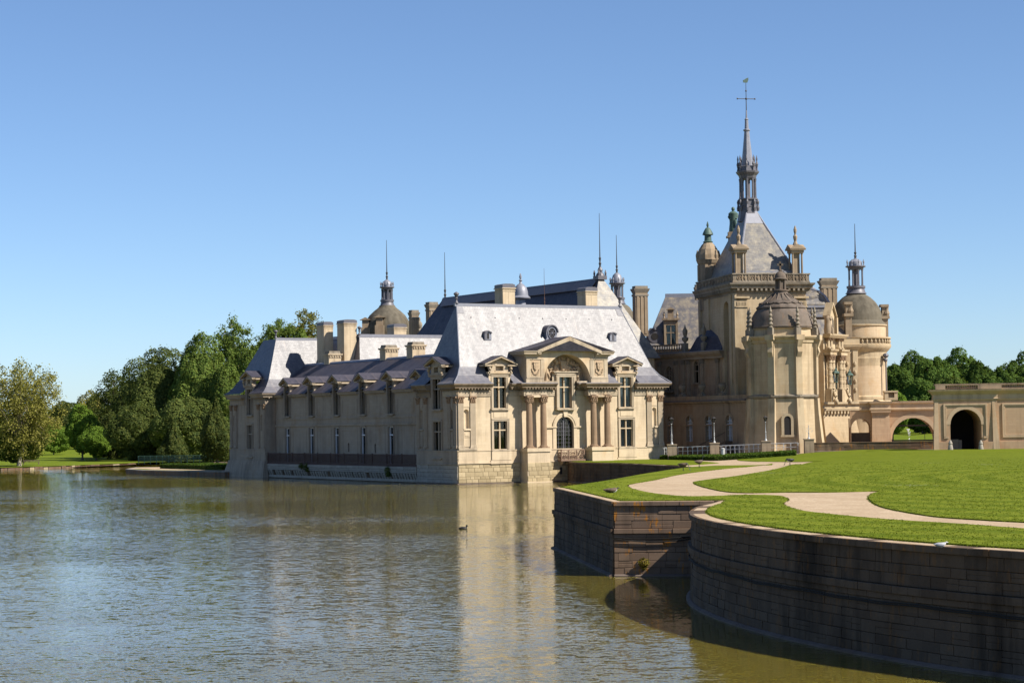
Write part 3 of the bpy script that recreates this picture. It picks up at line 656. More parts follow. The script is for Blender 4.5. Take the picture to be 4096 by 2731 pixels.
def niche(mb, x, z0, z1, w, y=0.0):   # half-round niche dug behind a rectangular hole
    a = w / 2; sp = z1 - a; N = 8; rings = []
    for z in [z0 + (sp - z0) * k / 2 for k in range(3)]: rings.append([(x + a * -cos(pi * k / N), y + a * .9 * sin(pi * k / N), z) for k in range(N + 1)])
    for j in range(1, 5):
        q = pi / 2 * j / 4; rings.append([(x - a * cos(q) * cos(pi * k / N), y + a * .9 * cos(q) * sin(pi * k / N), sp + a * sin(q)) for k in range(N + 1)])
    mb.loft(rings, cap=False, closed=False); mb.face([(x - a * cos(pi * k / N), y + a * .9 * sin(pi * k / N), z0) for k in range(N + 1)])
def hip_roof(rings, mat, name, parent, mats=None):
    """rings: list of (x0,x1,y0,y1,z)"""
    mb = MB(); mb.loft([[(a, c, z), (b, c, z), (b, d, z), (a, d, z)] for a, b, c, d, z in rings]); return mb.build(name, mat, parent)
def chimney(parent, x, y, z0, z1, w, d, style='lead', mat='limestone', rz=0, name='chimney', flute=False):
    mb = MB(); a, b = w / 2, d / 2; zc = z1 - (.62 if style == 'lead' else .55)
    mb.box(-a, a, -b, b, z0, zc)
    if flute:
        for k in range(3): x_ = -a + w * (k + .5) / 3; mb.box(x_ - w * .09, x_ + w * .09, -b - .07, -b, z0, zc - .3)
    else: mb.box(-a * .06, a * .1, -b - .02, -b, z0, zc - .2)
    mb.box(-a - .06, a + .06, -b - .06, b + .06, zc - .42, zc - .32); mb.box(-a - .12, a + .12, -b - .12, b + .12, zc - .12, zc); 
    if style == 'stone':
        mb.box(-a - .2, a + .2, -b - .2, b + .2, zc, zc + .16)
        for k in range(5): x_ = -a + w * (k + .5) / 5; mb.box(x_ - .06, x_ + .06, -b - .18, -b - .1, zc - .3, zc - .12)
    ch = mb.build(name, mat, parent, T(x, y, 0, rz)); mb = MB(); c = .16 if style == 'stone' else 0
    if style == 'lead':
        q = [(-a - .04, zc + .003), (a + .04, zc + .003), (a + .04, zc + .36)] + [(a * cos(t) , zc + .36 + .2 * sin(t)) for t in (pi * .12, pi * .3)] + [(-a * cos(t), zc + .36 + .2 * sin(t)) for t in (pi * .3, pi * .12)] + [(-a - .04, zc + .36)]
        mb.prism_y(q, -b - .04, b + .04); mb.build('cap', 'lead_dark', ch)
    else: mb.box(-a + .05, a - .05, -b + .05, b - .05, zc + c + .002, z1, .08, .08); mb.build('cap', 'limestone_grey', ch)
    return ch
def spike(parent, x, y, z0, z1, r=.09, mat='iron', name='lightning_rod'):
    mb = MB(); h = z1 - z0; mb.lathe([(r * 1.6, z0), (r * 1.2, z0 + h * .05), (r * 2.0, z0 + h * .08), (r * .9, z0 + h * .11), (r * 1.7, z0 + h * .18), (r * .8, z0 + h * .2), (r * .55, z0 + h * .5), (r * .3, z1)], 8); return mb.build(name, mat, parent, T(x, y, 0))
def finial(parent, x, y, z, s=1.0, mat='lead_dark', name='finial'):
    mb = MB(); mb.lathe([(.22 * s, 0), (.26 * s, .1 * s), (.12 * s, .3 * s), (.1 * s, .5 * s), (.2 * s, .62 * s), (.13 * s, .72 * s), (.2 * s, .95 * s), (.34 * s, 1.15 * s), (.3 * s, 1.25 * s), (.12 * s, 1.36 * s), (.02 * s, 1.42 * s)], 12); return mb.build(name, mat, parent, T(x, y, z), smooth=True)
CORN = [(-.3, 10.5), (.10, 10.5), (.10, 10.72), (.14, 10.74), (.14, 10.98), (.2, 11.0), (.2, 11.06), (.05, 11.08), (.05, 11.18), (.12, 11.3), (.22, 11.4), (.22, 11.46), (.62, 11.48), (.62, 11.6), (.66, 11.62), (.72, 11.7), (.82, 11.8), (.9, 11.94), (.9, 12.0), (-.3, 12.0)]
def modillions(mb, path, out0, out1, z0, z1, step=.42, w=.16):
    at, L = arc(path); k = step / 2
    while k < L:
        p, no = at(k); d = Vector((-no.y, no.x)); c = [p + d * a_ + no * o_ for a_, o_ in ((-w / 2, out0), (w / 2, out0), (w / 2, out1), (-w / 2, out1))]
        mb.loft([[(q.x, q.y, z0) for q in c], [(q.x, q.y, z1) for q in c]]); k += step

# ================================================================== front pavilion
PV = thing('pavilion', 'sunlit stone pavilion with white-glaring slate roof standing in the moat', 'pavilion', A3, TH)
W, DP = 29.6, 10.4
front_holes = [(4.94, 6.68, 9.06, 12.2), (4.93, 6.79, 4.12, 7.49), (14.15, 15.95, 9.0, 12.2), (23.12, 24.93, 9.06, 12.2), (23.14, 24.97, 4.12, 7.49), (13.74, 16.26, 3.8, 7.95, True)]
nich = [(.83, 1.55), (27.98, 28.62)]
front_holes += [(a, b, 6.65, 8.95, True) for a, b in nich]
mb = MB(); wall(mb, 0, W, 2.5, 12.0, front_holes); wall(mb, 0, W, -1.5, 2.5, (), y=0.0)
side_holes = [(4.1, 6.1, 9.06, 12.2), (4.1, 6.1, 3.2, 7.49), (.83, 1.5, 6.65, 8.95, True), (8.6, 9.3, 6.65, 8.95, True)]
sm = MB(); wall(sm, 0, DP, -1.5, 12.0, side_holes)
mb.build('wall', 'limestone', PV)
SIDE = T(0, DP, 0, -pi / 2)
sm.build('wall', 'limestone_shaded', PV, SIDE)
mb = MB(); mb.face([(W, 0, -1.5), (W, DP, -1.5), (W, DP, 12), (W, 0, 12)]); mb.face([(0, DP, -1.5), (W, DP, -1.5), (W, DP, 12), (0, DP, 12)]); mb.build('wall', 'limestone', PV)
for a, b in nich: mb = MB(); niche(mb, (a + b) / 2, 6.65, 8.95, b - a); mb.build('niche', 'limestone_plain', PV, smooth=True)
for c_, w_ in ((1.165, .67), (8.95, .7)): mb = MB(); niche(mb, c_, 6.65, 8.95, w_); mb.build('niche', 'limestone_shaded', PV, SIDE, smooth=True)
# plinth: projecting base course with mouldings, and the rough stones below it
mb = MB()
for x0, x1 in ((-.16, 8.4), (11.95, 17.7), (21.1, W + .16)): mb.box(x0, x1, -.16, .03, 2.5, 3.92); mb.box(x0 - .0, x1, -.22, -.155, 3.92, 4.05); mb.box(x0, x1, -.24, -.155, 2.42, 2.6)
mb.build('plinth', 'limestone', PV)
mb = MB(); mb.box(0, DP + .16, -.16, .03, 2.3, 3.92); mb.box(0, DP + .16, -.22, -.155, 3.92, 4.05); mb.box(0, DP, -.25, -.155, 2.3, 2.45); mb.build('plinth', 'limestone_shaded', PV, SIDE)
mb = MB()
for x0, x1 in ((-.0, .95 + 1.55), (27.0, W)): mb = MB(); mb.box(x0, x1, -.30, -.12, 4.05, 4.3); mb.build('pilaster_base', 'limestone_trim', PV)
def stones(parent, M, x0, x1, rows, lmin, lmax, seed, mat, y=-.12, th=.3, mats=None):
    r = random.Random(seed); pool = {}
    for z0, z1 in rows:
        x = x0 - r.uniform(0, .5)
        while x < x1:
            l = round(r.uniform(lmin, lmax) * 8) / 8; a, b = max(x0, x), min(x1, x + l); x += l
            if b - a < .15: continue
            key = (round(b - a, 3), round(z1 - z0, 3))
            if key not in pool:
                q = MB(); hx = (b - a) / 2 - .009; hz = (z1 - z0) / 2 - .008; e = .022
                q.loft([[(-hx, th, -hz), (hx, th, -hz), (hx, th, hz), (-hx, th, hz)], [(-hx, e, -hz), (hx, e, -hz), (hx, e, hz), (-hx, e, hz)], [(-hx + e, 0, -hz + e), (hx - e, 0, -hz + e), (hx - e, 0, hz - e), (-hx + e, 0, hz - e)]]); pool[key] = q.mesh('stone', mat)
            o = link('stone', pool[key], parent, M @ T((a + b) / 2, y + r.uniform(-.025, .02), (z0 + z1) / 2))
rows = [(.12, .56), (.56, .86), (.86, 1.42), (1.42, 1.9), (1.9, 2.42)]
stones(PV, T(0, 0, 0), 0, 8.5, rows, .5, 1.3, 1, 'plinth_stone'); stones(PV, T(0, 0, 0), 12.0, 17.5, rows, .5, 1.3, 2, 'plinth_stone')
stones(PV, SIDE, 0, DP, [(a * .95, b * .95) for a, b in rows], .6, 1.5, 3, 'plinth_stone_pale')
for x0 in (8.62, 17.85): stones(PV, T(0, 0, 0), x0 - .08, x0 + 3.28, rows, .6, 1.4, 7, 'plinth_stone', y=-1.9)
mb = MB(); mb.box(-.3, 18, -.34, 0, -1.5, .11); mb.box(-.34, .0, 0, DP, -1.5, .11); mb.build('waterline_ledge', 'mooring_ledge', PV)
# entablature
FP1 = [(0, DP), (0, 6.75)]; FP2 = [(0, 3.5), (0, 0), (4.55, 0)]
bayL = [(7.1, 0), (8.62, 0), (8.62, -1.15), (12.05, -1.15), (12.05, 0), (13.55, 0)]; bayR = [(16.6, 0), (17.85, 0), (17.85, -1.15), (21.3, -1.15), (21.3, 0), (22.75, 0)]; FP3 = [(25.3, 0), (W, 0), (W, DP)]
SIDEX = [(-.3, 10.5)]
for nm, pth, mt in (('cornice', FP1, 'limestone_dark'), ('cornice', FP2, 'limestone_dark'), ('cornice', bayL, 'limestone_dark'), ('cornice', bayR, 'limestone_dark'), ('cornice', FP3, 'limestone_dark')):
    mb = MB(); sweep(mb, pth, CORN); modillions(mb, pth, .2, .58, 11.3, 11.475); mb.build(nm, mt, PV)
ARC = [(-.3, 10.5), (.10, 10.5), (.10, 10.72), (.14, 10.74), (.14, 10.98), (.2, 11.0), (.2, 11.06), (.05, 11.08), (.05, 11.18), (-.3, 11.18)]
for pth in (FP2, bayL, bayR, FP3): mb = MB(); sweep(mb, pth, [(o_ + .004 if o_ > 0 else o_, z_) for o_, z_ in ARC]); mb.build('architrave', 'limestone_trim', PV)
mb = MB()   # gutters / lead edge over the cornice
for pth in (FP1, FP2, FP3): sweep(mb, pth, [(.0, 12.003), (.86, 12.003), (.86, 12.06), (.0, 12.2)])
for pth in (bayL, bayR): sweep(mb, pth, [(.0, 12.003), (.86, 12.003), (.86, 12.05), (.0, 12.1)])
mb.build('gutter', 'lead', PV)
for x in (.4, 2.05, 27.5, 29.2):
    pilaster(PV, T(x, -.02, 4.3), .72, 6.2)
    mb = MB(); mb.box(-.42, .42, -.2, .05, 10.52, 11.05); mb.box(-.42, .42, -.2, .05, 11.09, 11.3); mb.build('entablature_block', 'limestone_trim', PV, T(x, -.01, 0))
for v in (.4, 2.0, 8.0, 9.95): pilaster(PV, SIDE @ T(DP - v, -.02, 4.3), .72, 6.2, mat='limestone_shaded')
mb = MB()
for a, b in nich:
    c = (a + b) / 2; mb.box(c - .5, c + .5, -.16, .03, 6.42, 6.62); mb.box(c - .4, c + .4, -.06, .03, 5.6, 6.25); mb.box(c - .26, c + .26, -.1, -.05, 5.75, 6.12); mb.box(c - .4, c + .4, -.06, .03, 4.45, 5.5); mb.box(c - .4, c + .4, -.06, .03, 9.2, 10.35)
mb.build('niche_panels', 'limestone_plain', PV)
mb = MB()
for c in (1.17, 8.95): mb.box(c - .5, c + .5, -.16, .03, 6.42, 6.62); mb.box(c - .38, c + .38, -.06, .03, 5.6, 6.25); mb.box(c - .38, c + .38, -.06, .03, 4.45, 5.5); mb.box(c - .38, c + .38, -.06, .03, 9.2, 10.35)
mb.build('niche_panels', 'limestone_shaded', PV, SIDE)
# windows of the two lateral bays
for cx, bl in ((5.81, None), (24.03, ('blind', 1.0, 0))):
    window(PV, T(cx, 0, 9.06), 1.74, 3.74, 2.53, blind=bl, sur=.3)
    window(PV, T(cx + .05, 0, 4.12), 1.86, 3.37, 2.28, blind=bl and ('curtain', 1.0, 0), sur=.32)
    mb = MB(); mb.box(-1.25, 1.25, -.1, .03, -.05, .95); mb.box(-.92, .92, -.15, -.09, .12, .75); mb.build('panel', 'limestone_plain', PV, T(cx + .03, 0, 7.8))
    mb = MB(); mb.box(-1.36, 1.36, -.3, .03, -.06, .98); mb.box(-1.5, 1.5, -.26, .03, -.5, -.06); mb.build('panel', 'limestone_plain', PV, T(cx + .05, 0, 2.85))
window(PV, T(15.05, 0, 9.0), 1.8, 3.8, 2.56, blind=('blind', 1.0, 0), sur=.42, proud=.3)
window(PV, SIDE @ T(DP - 5.1, 0, 9.06), 2.0, 3.6, 2.4, blind=('curtain', .3, 0), surmat='limestone_shaded', mull='limestone_shaded')
window(PV, SIDE @ T(DP - 5.1, 0, 3.2), 2.0, 4.29, 3.1, blind=('curtain', 1.0, 0), surmat='limestone_shaded', mull='limestone_shaded')
# pedimented dormers
def dormer(parent, M, hw=1.5, z0=11.9, zt=13.25, ped=14.25, apex=15.35, pw=2.25, depth=3.4, mat='limestone_plain', roofm='slate_dark', opening=(.87, 12.8)):
    mb = MB(); ow, oz = opening
    wall(mb, -hw, hw, z0, ped - .75, [(-ow, ow, z0 - .5, oz)] if ow else (), y=-.06, t=.5)
    mb.box(-hw, -hw + .05, -.06 + .003, depth, z0, ped - .8); mb.box(hw - .05, hw, -.06 + .003, depth, z0, ped - .8)
    mb.box(-hw - .1, hw + .1, -.2, .2, oz + .3, oz + .45); mb.box(-hw - .2, hw + .2, -.3, .2, oz + .45, oz + .6)
    D = mb.build('dormer', mat, parent, M)
    mb = MB(); a = .55      # attic opening with scrolls
    mb.box(-hw * .8, -a, -.12, .5, oz + .6, ped + .05); mb.box(a, hw * .8, -.12, .5, oz + .6, ped + .05); mb.box(-a - .1, a + .1, -.16, .5, ped - .12, ped + .1); mb.box(-a - .1, a + .1, -.2, .3, oz + .6, oz + .78)
    mb.face([(-a, .45, oz + .6), (a, .45, oz + .6), (a, .45, ped), (-a, .45, ped)])
    mb.build('attic_opening', 'limestone_trim', D)
    mb = MB()
    for s in (-1, 1):
        x = s * (hw - .02)
        for (dz, ry, rr) in ((0, -.28, .24), (-.38, -.25, .17), (-.72, -.2, .13)): mb.ball((x, ry, ped - .45 + dz), rr, 10, 6, .75, 1, 1)
        mb.box(x - .14, x + .14, -.3, .02, ped - .35, ped - .1)
    mb.build('scroll_bracket', 'limestone_trim', D, smooth=True)
    mb = MB(); s_ = (apex - ped) / pw
    for sg in (-1, 1):
        q = [(sg * pw, ped), (sg * pw, ped + .22), (0, apex + .03), (0, apex - .22)]; mb.prism_y(q if sg < 0 else q[::-1], -.62, -.1)
        q = [(sg * pw * .98, ped - .14), (sg * pw * .98, ped), (sg * pw * .42, ped), (sg * pw * .42, ped - .14)]; mb.prism_y(q, -.5, .1)
        mb.box(*(sorted((sg * pw * .98, sg * hw * .9))), -.4, depth * .7, ped - .16, ped + .05)
    mb.face([(-pw * .9, -.02, ped), (pw * .9, -.02, ped), (0, -.02, apex - .15)])
    mb.build('pediment', 'limestone_trim', D)
    mb = MB(); mb.loft([[(-pw - .06, y, ped + .24), (0, y, apex + .06), (pw + .06, y, ped + .24), (pw + .06, y, ped + .16), (0, y, apex - .02), (-pw - .06, y, ped + .16)] for y in (-.66, depth)]); mb.build('dormer_roof', roofm, D)
    return D
dormer(PV, T(5.81, 0, 0)); dormer(PV, T(24.03, 0, 0)); dormer(PV, SIDE @ T(DP - 5.1, 0, 0), mat='limestone_shaded', opening=(1.0, 12.66), hw=1.6)
# columned bays
for x0 in (8.62, 17.85):
    mb = MB(); mb.box(x0 - .08, x0 + 3.28, -1.85, 0, -1.5, 2.4); mb.box(x0 + .02, x0 + 3.18, -1.75, 0, 2.4, 3.72); mb.box(x0 - .1, x0 + 3.3, -1.88, 0, 3.72, 4.15); mb.box(x0 - .2, x0 + 3.4, -2.0, 0, -1.5, .15); mb.build('pedestal', 'limestone', PV)
    for cx in (x0 + .62, x0 + 2.62):
        column(PV, T(cx, -1.2, 4.15), .40, 6.35); 
        mb = MB(); mb.box(-.36, .36, -.08, .06, 4.15, 10.5); mb.build('respond', 'limestone_plain', PV, T(cx, 0, 0))
    mb = MB(); mb.box(x0 + .25, x0 + 3.0, -1.5, .05, 10.3, 10.497); mb.build('soffit', 'limestone_plain', PV)
    mb = MB(); mb.box(x0 + .15, x0 + 1.05, -1.33, -1.1, 10.6, 11.27); mb.box(x0 + 2.15, x0 + 3.1, -1.33, -1.1, 10.6, 11.27); mb.build('entablature_block', 'limestone_trim', PV)
# door with grille, archivolt, balcony
dr = MB(); a = 1.26; sp = 7.95 - a - 3.8; dr.prism_y(arch_pts(a, sp) + [(a, 0), (-a, 0)], .42, .47); dr = dr.build('door', 'dark_room', PV, T(15.0, 0, 3.8))
mb = MB()
for k in range(1, 5): x = -a + 2 * a * k / 5; mb.box(x - .02, x + .02, .30, .34, 0, sp + sqrt(a * a - x * x))
mb.box(-.06, .06, .29, .35, 0, sp + a)
for k in range(1, 9): z = k * .47; hw_ = a if z < sp else sqrt(max(.01, a * a - (z - sp) ** 2)); mb.box(-hw_, hw_, .31, .335, z - .015, z + .015)
mb.build('grille', 'lead_dark', dr)
for i in range(2):
    mb = MB(); s_ = -1 if i == 0 else 1; q = [(s_ * .07, 0), (s_ * a * .98, 0)] + [(s_ * a * .98 * cos(pi / 2 * k / 6), sp + a * .98 * sin(pi / 2 * k / 6)) for k in range(6)] + [(s_ * .07, sp + a * .97)]; mb.prism_y(q if i else q[::-1], .36, .38); mb.build('pane', 'glass', dr)
mb = MB(); N = 16
for k in range(N):
    t0, t1 = pi * k / N, pi * (k + 1) / N
    for ri, ro, y0 in ((1.26, 1.5, -.1), (1.5, 1.78, -.16)):
        mb.hexa([(-ri * cos(t0), .03, sp + ri * sin(t0)), (-ri * cos(t1), .03, sp + ri * sin(t1)), (-ri * cos(t1), y0, sp + ri * sin(t1)), (-ri * cos(t0), y0, sp + ri * sin(t0)), (-ro * cos(t0), .03, sp + ro * sin(t0)), (-ro * cos(t1), .03, sp + ro * sin(t1)), (-ro * cos(t1), y0, sp + ro * sin(t1)), (-ro * cos(t0), y0, sp + ro * sin(t0))])
for s_ in (-1, 1):
    x0, x1 = sorted((s_ * 1.26, s_ * 1.74)); mb.box(x0, x1, -.1, .03, 0, sp - .1); x0, x1 = sorted((s_ * 1.2, s_ * 2.7)); mb.box(x0, x1, -.18, .03, sp - .12, sp + .08)
mb.prism_y([(-.22, sp + 1.2), (.22, sp + 1.2), (.34, sp + 2.0), (-.34, sp + 2.0)], -.3, .03)
mb.build('door_surround', 'limestone_plain', PV, T(15.0, 0, 3.8))
bl = MB(); bl.box(-1.75, 1.75, -1.05, 0, -.18, -.02); bl.box(-1.7, 1.7, -1.0, -.88, 1.12, 1.26); bl.box(-1.7, -1.58, -1.0, 0, 1.12, 1.26); bl.box(1.58, 1.7, -1.0, 0, 1.12, 1.26)
for x in (-1.7, -.62, .5, 1.58): bl.box(x, x + .12, -1.0, -.88, -.02, 1.12)
bl = bl.build('balcony', 'balcony_stone', PV, T(15.55, 0, 2.68))
for k in range(4):   # pierced carved panels: scroll rings and leaves
    mb = MB(); cx = -1.08 + 1.1 * k; r = random.Random(k); ln = .95
    M = T(cx, -.94, 0) if k < 3 else T(-1.64, -.45, 0, -pi / 2)
    mb.box(-.5, .5, -.015, .015, 0, .06)
    for (x, z, rr) in ((-.25, .3, .2), (.25, .3, .2), (-.25, .82, .2), (.25, .82, .2), (0, .56, .26)):
        for q in range(10):
            t0, t1 = 2 * pi * q / 10, 2 * pi * (q + 1) / 10; mb.tube([(x + rr * cos(t0), 0, z + rr * sin(t0)), (x + rr * cos(t1), 0, z + rr * sin(t1))], .035, 4)
        mb.ball((x, -.01, z), .09, 8, 5)
    for q in range(14): mb.ball((r.uniform(-.45, .45), 0, r.uniform(.08, 1.05)), .05, 6, 4)
    mb.build('carved_panel', 'balcony_stone', bl, M)
mb = MB()
for x in (-1.2, -.4, .4, 1.2): mb.loft([[(x - .12, -.9, -.19), (x + .12, -.9, -.19), (x + .12, 0, -.19), (x - .12, 0, -.19)], [(x - .1, -.6, -.45), (x + .1, -.6, -.45), (x + .1, 0, -.45), (x - .1, 0, -.45)], [(x - .08, -.15, -.7), (x + .08, -.15, -.7), (x + .08, 0, -.7), (x - .08, 0, -.7)]])
mb.build('console', 'limestone_trim', bl)
mb = MB()
for x in (14.3, 15.6, 16.8): mb.box(x - .16, x + .16, -.135, .2, .9, 1.75)
mb.build('drain_slit', 'dark_room', PV)
# frontispiece with arched tympanum
FC, FR = 14.85, 3.35; fr = MB(); N = 40; x0, x1 = 9.0, 20.7; zsp = 12.2
def ztop(x): d = abs(x - FC); return 15.35 if d > 4.1 else 15.6 + (1 - d / 4.1) * 1.55
def zbot(x): d = abs(x - FC); return 12.08 if d >= FR else zsp + sqrt(FR * FR - d * d)
xs = sorted(set([x0, x1, FC - 4.1, FC + 4.1, FC] + [FC - FR * cos(pi * k / 28) for k in range(29)] + [x0 + (x1 - x0) * k / 12 for k in range(13)]))
YF = -1.05
for i in range(len(xs) - 1):
    a, b = xs[i], xs[i + 1]; m_ = (a + b) / 2
    fr.face([(a, YF, zbot(a) if abs(m_ - FC) < FR else 12.08), (b, YF, zbot(b) if abs(m_ - FC) < FR else 12.08), (b, YF, ztop(b) if abs(b - FC) < 4.1 or abs(m_ - FC) > 4.1 else 15.6), (a, YF, ztop(a) if abs(a - FC) < 4.1 or abs(m_ - FC) > 4.1 else 15.6)])
    if abs(m_ - FC) < FR: fr.face([(a, YF, zbot(a)), (a, .5, zbot(a)), (b, .5, zbot(b)), (b, YF, zbot(b))])
for x in (x0, x1): fr.face([(x, YF, 12.08), (x, YF, 15.35), (x, 3.2, 15.35), (x, .2, 12.08)])
for x in (FC - FR, FC + FR): fr.face([(x, YF, 12.08), (x, .5, 12.08), (x, .5, zsp), (x, YF, zsp)])
FRO = fr.build('frontispiece', 'limestone_plain', PV)
mb = MB(); N = 24; pts = [(FC - FR * cos(pi * k / N), zsp + FR * sin(pi * k / N)) for k in range(N + 1)]
for k in range(N):
    (xa, za), (xb, zb) = pts[k], pts[k + 1]; mb.face([(xa, .5, 12.0), (xb, .5, 12.0), (xb, .5, zb), (xa, .5, za)])
mb.build('tympanum', 'limestone_old_plain', FRO)
CP = [(-.2, 15.05), (.05, 15.05), (.1, 15.3), (.28, 15.38), (.34, 15.5), (.6, 15.55), (.6, 15.68), (.72, 15.85), (.72, 15.92), (-.2, 15.92)]
mb = MB()
for pth in ([(x0, 2.6), (x0, YF), (FC - 4.0, YF)], [(FC + 4.0, YF), (x1, YF), (x1, 2.6)]): sweep(mb, pth, CP)
for sg in (-1, 1):
    q = [(FC + sg * 4.6, 15.62), (FC + sg * 4.6, 16.0), (FC, 17.72), (FC, 17.2)]; mb.prism_y(q, YF - .72, YF + .1); q = [(FC + sg * 4.2, 15.6), (FC + sg * 4.2, 15.75), (FC, 17.3), (FC, 16.95)]; mb.prism_y(q, YF - .3, YF + .1)
mb.build('pediment_cornice', 'limestone_trim', FRO)
mb = MB(); mb.loft([[(x0 - .7, y, 15.935), (FC - 4.6, y, 16.03), (FC, y, 17.76), (FC + 4.6, y, 16.03), (x1 + .7, y, 15.935), (x1 + .7, y, 15.925), (FC, y, 17.62), (x0 - .7, y, 15.925)] for y in (YF - .7, 3.4)]); mb.build('pediment_roof', 'slate_dark', FRO)
for a_, b_, c_ in ((x0 - .06, FC - FR - .02, x0), (FC + FR + .02, x1 + .06, x1 - 2.55)):
    mb = MB(); mb.box(a_, b_, YF - .08, YF + .05, 12.1, 12.62); mb.box(a_ + .05, b_ - .05, YF - .14, YF + .05, 12.62, 12.8)
    for q in (c_, c_ + 2.05): mb.box(q, q + .5, YF - .07, YF + .04, 12.8, 14.95)
    mb.box(a_ + .06, b_ - .06, YF - .1, YF + .04, 14.9, 15.05); mb.build('pier_mouldings', 'limestone_trim', FRO)
def shield(mb, x, y, z, s):
    q = [(-.36 * s, .5 * s), (.36 * s, .5 * s), (.36 * s, 0), (.26 * s, -.3 * s), (0, -.56 * s), (-.26 * s, -.3 * s), (-.36 * s, 0)]; mb.prism_y([(x + a_, z + b_) for a_, b_ in q], y - .16 * s, y + .05)
    mb.box(x - .06 * s, x + .06 * s, y - .2 * s, y, z - .5 * s, z + .48 * s); mb.box(x - .34 * s, x + .34 * s, y - .197 * s, y, z + .02 * s, z + .14 * s)
    mb.box(x - .45 * s, x + .45 * s, y - .2 * s, y + .02, z + .52 * s, z + .66 * s)
for cx in (10.3, 19.45):
    mb = MB(); mb.box(cx - .62, cx + .62, YF - .03, YF + .03, 12.95, 14.85); shield(mb, cx, YF - .05, 14.05, .85); r = random.Random(int(cx))
    for k in range(34): q = pi + pi * k / 33; mb.ball((cx + .5 * cos(q) + r.uniform(-.07, .07), YF - .08, 13.75 + .62 * sin(q) + r.uniform(-.08, .08)), r.uniform(.05, .09), 6, 4)
    mb.build('coat_of_arms', 'relief', FRO, smooth=False)
def figure(mb, x, y, z, h, flip=1, seed=0):   # standing draped figure in high relief
    r = random.Random(seed); s = h / 1.8
    mb.loft([[(x + rr * s * cos(2 * pi * k / 12) * (1 + .14 * sin(5 * k + j)) + off * s * flip, y + rr * s * .7 * sin(2 * pi * k / 12), z + zz * s) for k in range(12)] for j, (rr, zz, off) in enumerate([(.30, 0, .02), (.27, .25, .05), (.24, .55, .08), (.25, .85, .06), (.19, 1.08, .0), (.23, 1.3, -.04), (.25, 1.45, -.03), (.12, 1.53, 0), (.075, 1.57, 0), (.07, 1.6, 0)])])
    mb.ball((x + .02 * flip * s, y - .03 * s, z + 1.71 * s), .125 * s, 10, 7, .85, 1, 1.15)
    mb.tube([(x + .22 * flip * s, y, z + 1.42 * s), (x + .42 * flip * s, y - .12 * s, z + 1.2 * s), (x + .62 * flip * s, y - .15 * s, z + 1.42 * s)], [.085 * s, .07 * s, .05 * s], 6)
    mb.tube([(x - .22 * flip * s, y, z + 1.42 * s), (x - .34 * flip * s, y - .05 * s, z + 1.12 * s), (x - .2 * flip * s, y - .2 * s, z + .95 * s)], [.085 * s, .07 * s, .05 * s], 6)
    mb.tube([(x + .1 * flip * s, y - .15 * s, z + .85 * s), (x + .22 * flip * s, y - .26 * s, z + .45 * s), (x + .12 * flip * s, y - .16 * s, z)], [.12 * s, .1 * s, .07 * s], 6)
mb = MB(); figure(mb, FC - 2.2, .22, 12.3, 2.1, 1, 1); figure(mb, FC + 2.35, .22, 12.3, 2.1, -1, 2); shield(mb, FC + .2, .3, 14.1, 1.0); r = random.Random(8)
for k in range(90):
    q = r.uniform(.25, pi - .25); rr = r.uniform(1.5, 3.05); X, Zz = FC + rr * cos(q), zsp + rr * sin(q)
    if Zz > 13.4: mb.ball((X, .42, Zz), r.uniform(.1, .26), 8, 5, r.uniform(.7, 1.4), .9, r.uniform(.7, 1.4))
for k in range(26): mb.ball((FC + r.uniform(-1.6, 1.6), .35, 13.55 + r.uniform(0, .35)), r.uniform(.09, .17), 7, 5)
mb.build('sculpture', 'relief', FRO, smooth=True)
mb = MB(); mb.box(FC + .2 - 1.55, FC + .2 + 1.55, -.28, .5, 13.15, 13.35); mb.box(FC + .2 - 1.75, FC + .2 + 1.75, -.42, .5, 13.35, 13.5); mb.box(FC - 3.2, FC - 1.3, -.7, .5, 12.08, 12.3); mb.box(FC + 1.6, FC + 3.2, -.7, .5, 12.08, 12.3); wall(mb, 13.3, 16.8, 11.9, 13.2, [(14.15, 15.95, 11.0, 12.8)], y=-.02); mb.build('window_hood', 'limestone_trim', FRO)
# roof
rr = [(-.85, W + .85, -.85, DP + .85, 12.06), (.25, W - .25, .25, DP - .25, 13.0), (.95, W - .95, 1.05, DP - 1.05, 14.05)]
FLZ = [(-.85, 12.07), (-.4, 12.35), (.25, 13.0), (.95, 14.05)]
def flare_piece(parent, M, L, a, b, ca, cb, name='roof_flare', mat='slate_flare', FLZ=FLZ):
    """apron of slates over one eave between a and b of a side of length L; ca/cb: mitre that end as a hip"""
    mb = MB(); rows = []
    for o, z in FLZ: rows.append([((o if ca else a), o, z), ((L - o if cb else b), o, z)])
    for i in range(len(rows) - 1): mb.face([rows[i][0], rows[i][1], rows[i + 1][1], rows[i + 1][0]])
    return mb.build(name, mat, parent, M)
flare_piece(PV, T(0, 0, 0), W, -.85, 4.28, 1, 0); flare_piece(PV, T(0, 0, 0), W, 7.34, 9.02, 0, 0); flare_piece(PV, T(0, 0, 0), W, 20.68, 22.5, 0, 0); flare_piece(PV, T(0, 0, 0), W, 25.56, W + .85, 0, 1)
flare_piece(PV, SIDE, DP, 0, 3.68, 1, 0); flare_piece(PV, SIDE, DP, 6.92, DP, 0, 1)
flare_piece(PV, T(W, 0, 0, pi / 2), DP, 0, DP, 1, 1); flare_piece(PV, T(W, DP, 0, pi), W, 0, W, 1, 1)
RF = hip_roof([(.95, W - .95, .95, DP - .95, 14.05), (2.87, W - 2.87, 5.12, DP - 5.12, 21.75)], 'slate', 'roof', PV)
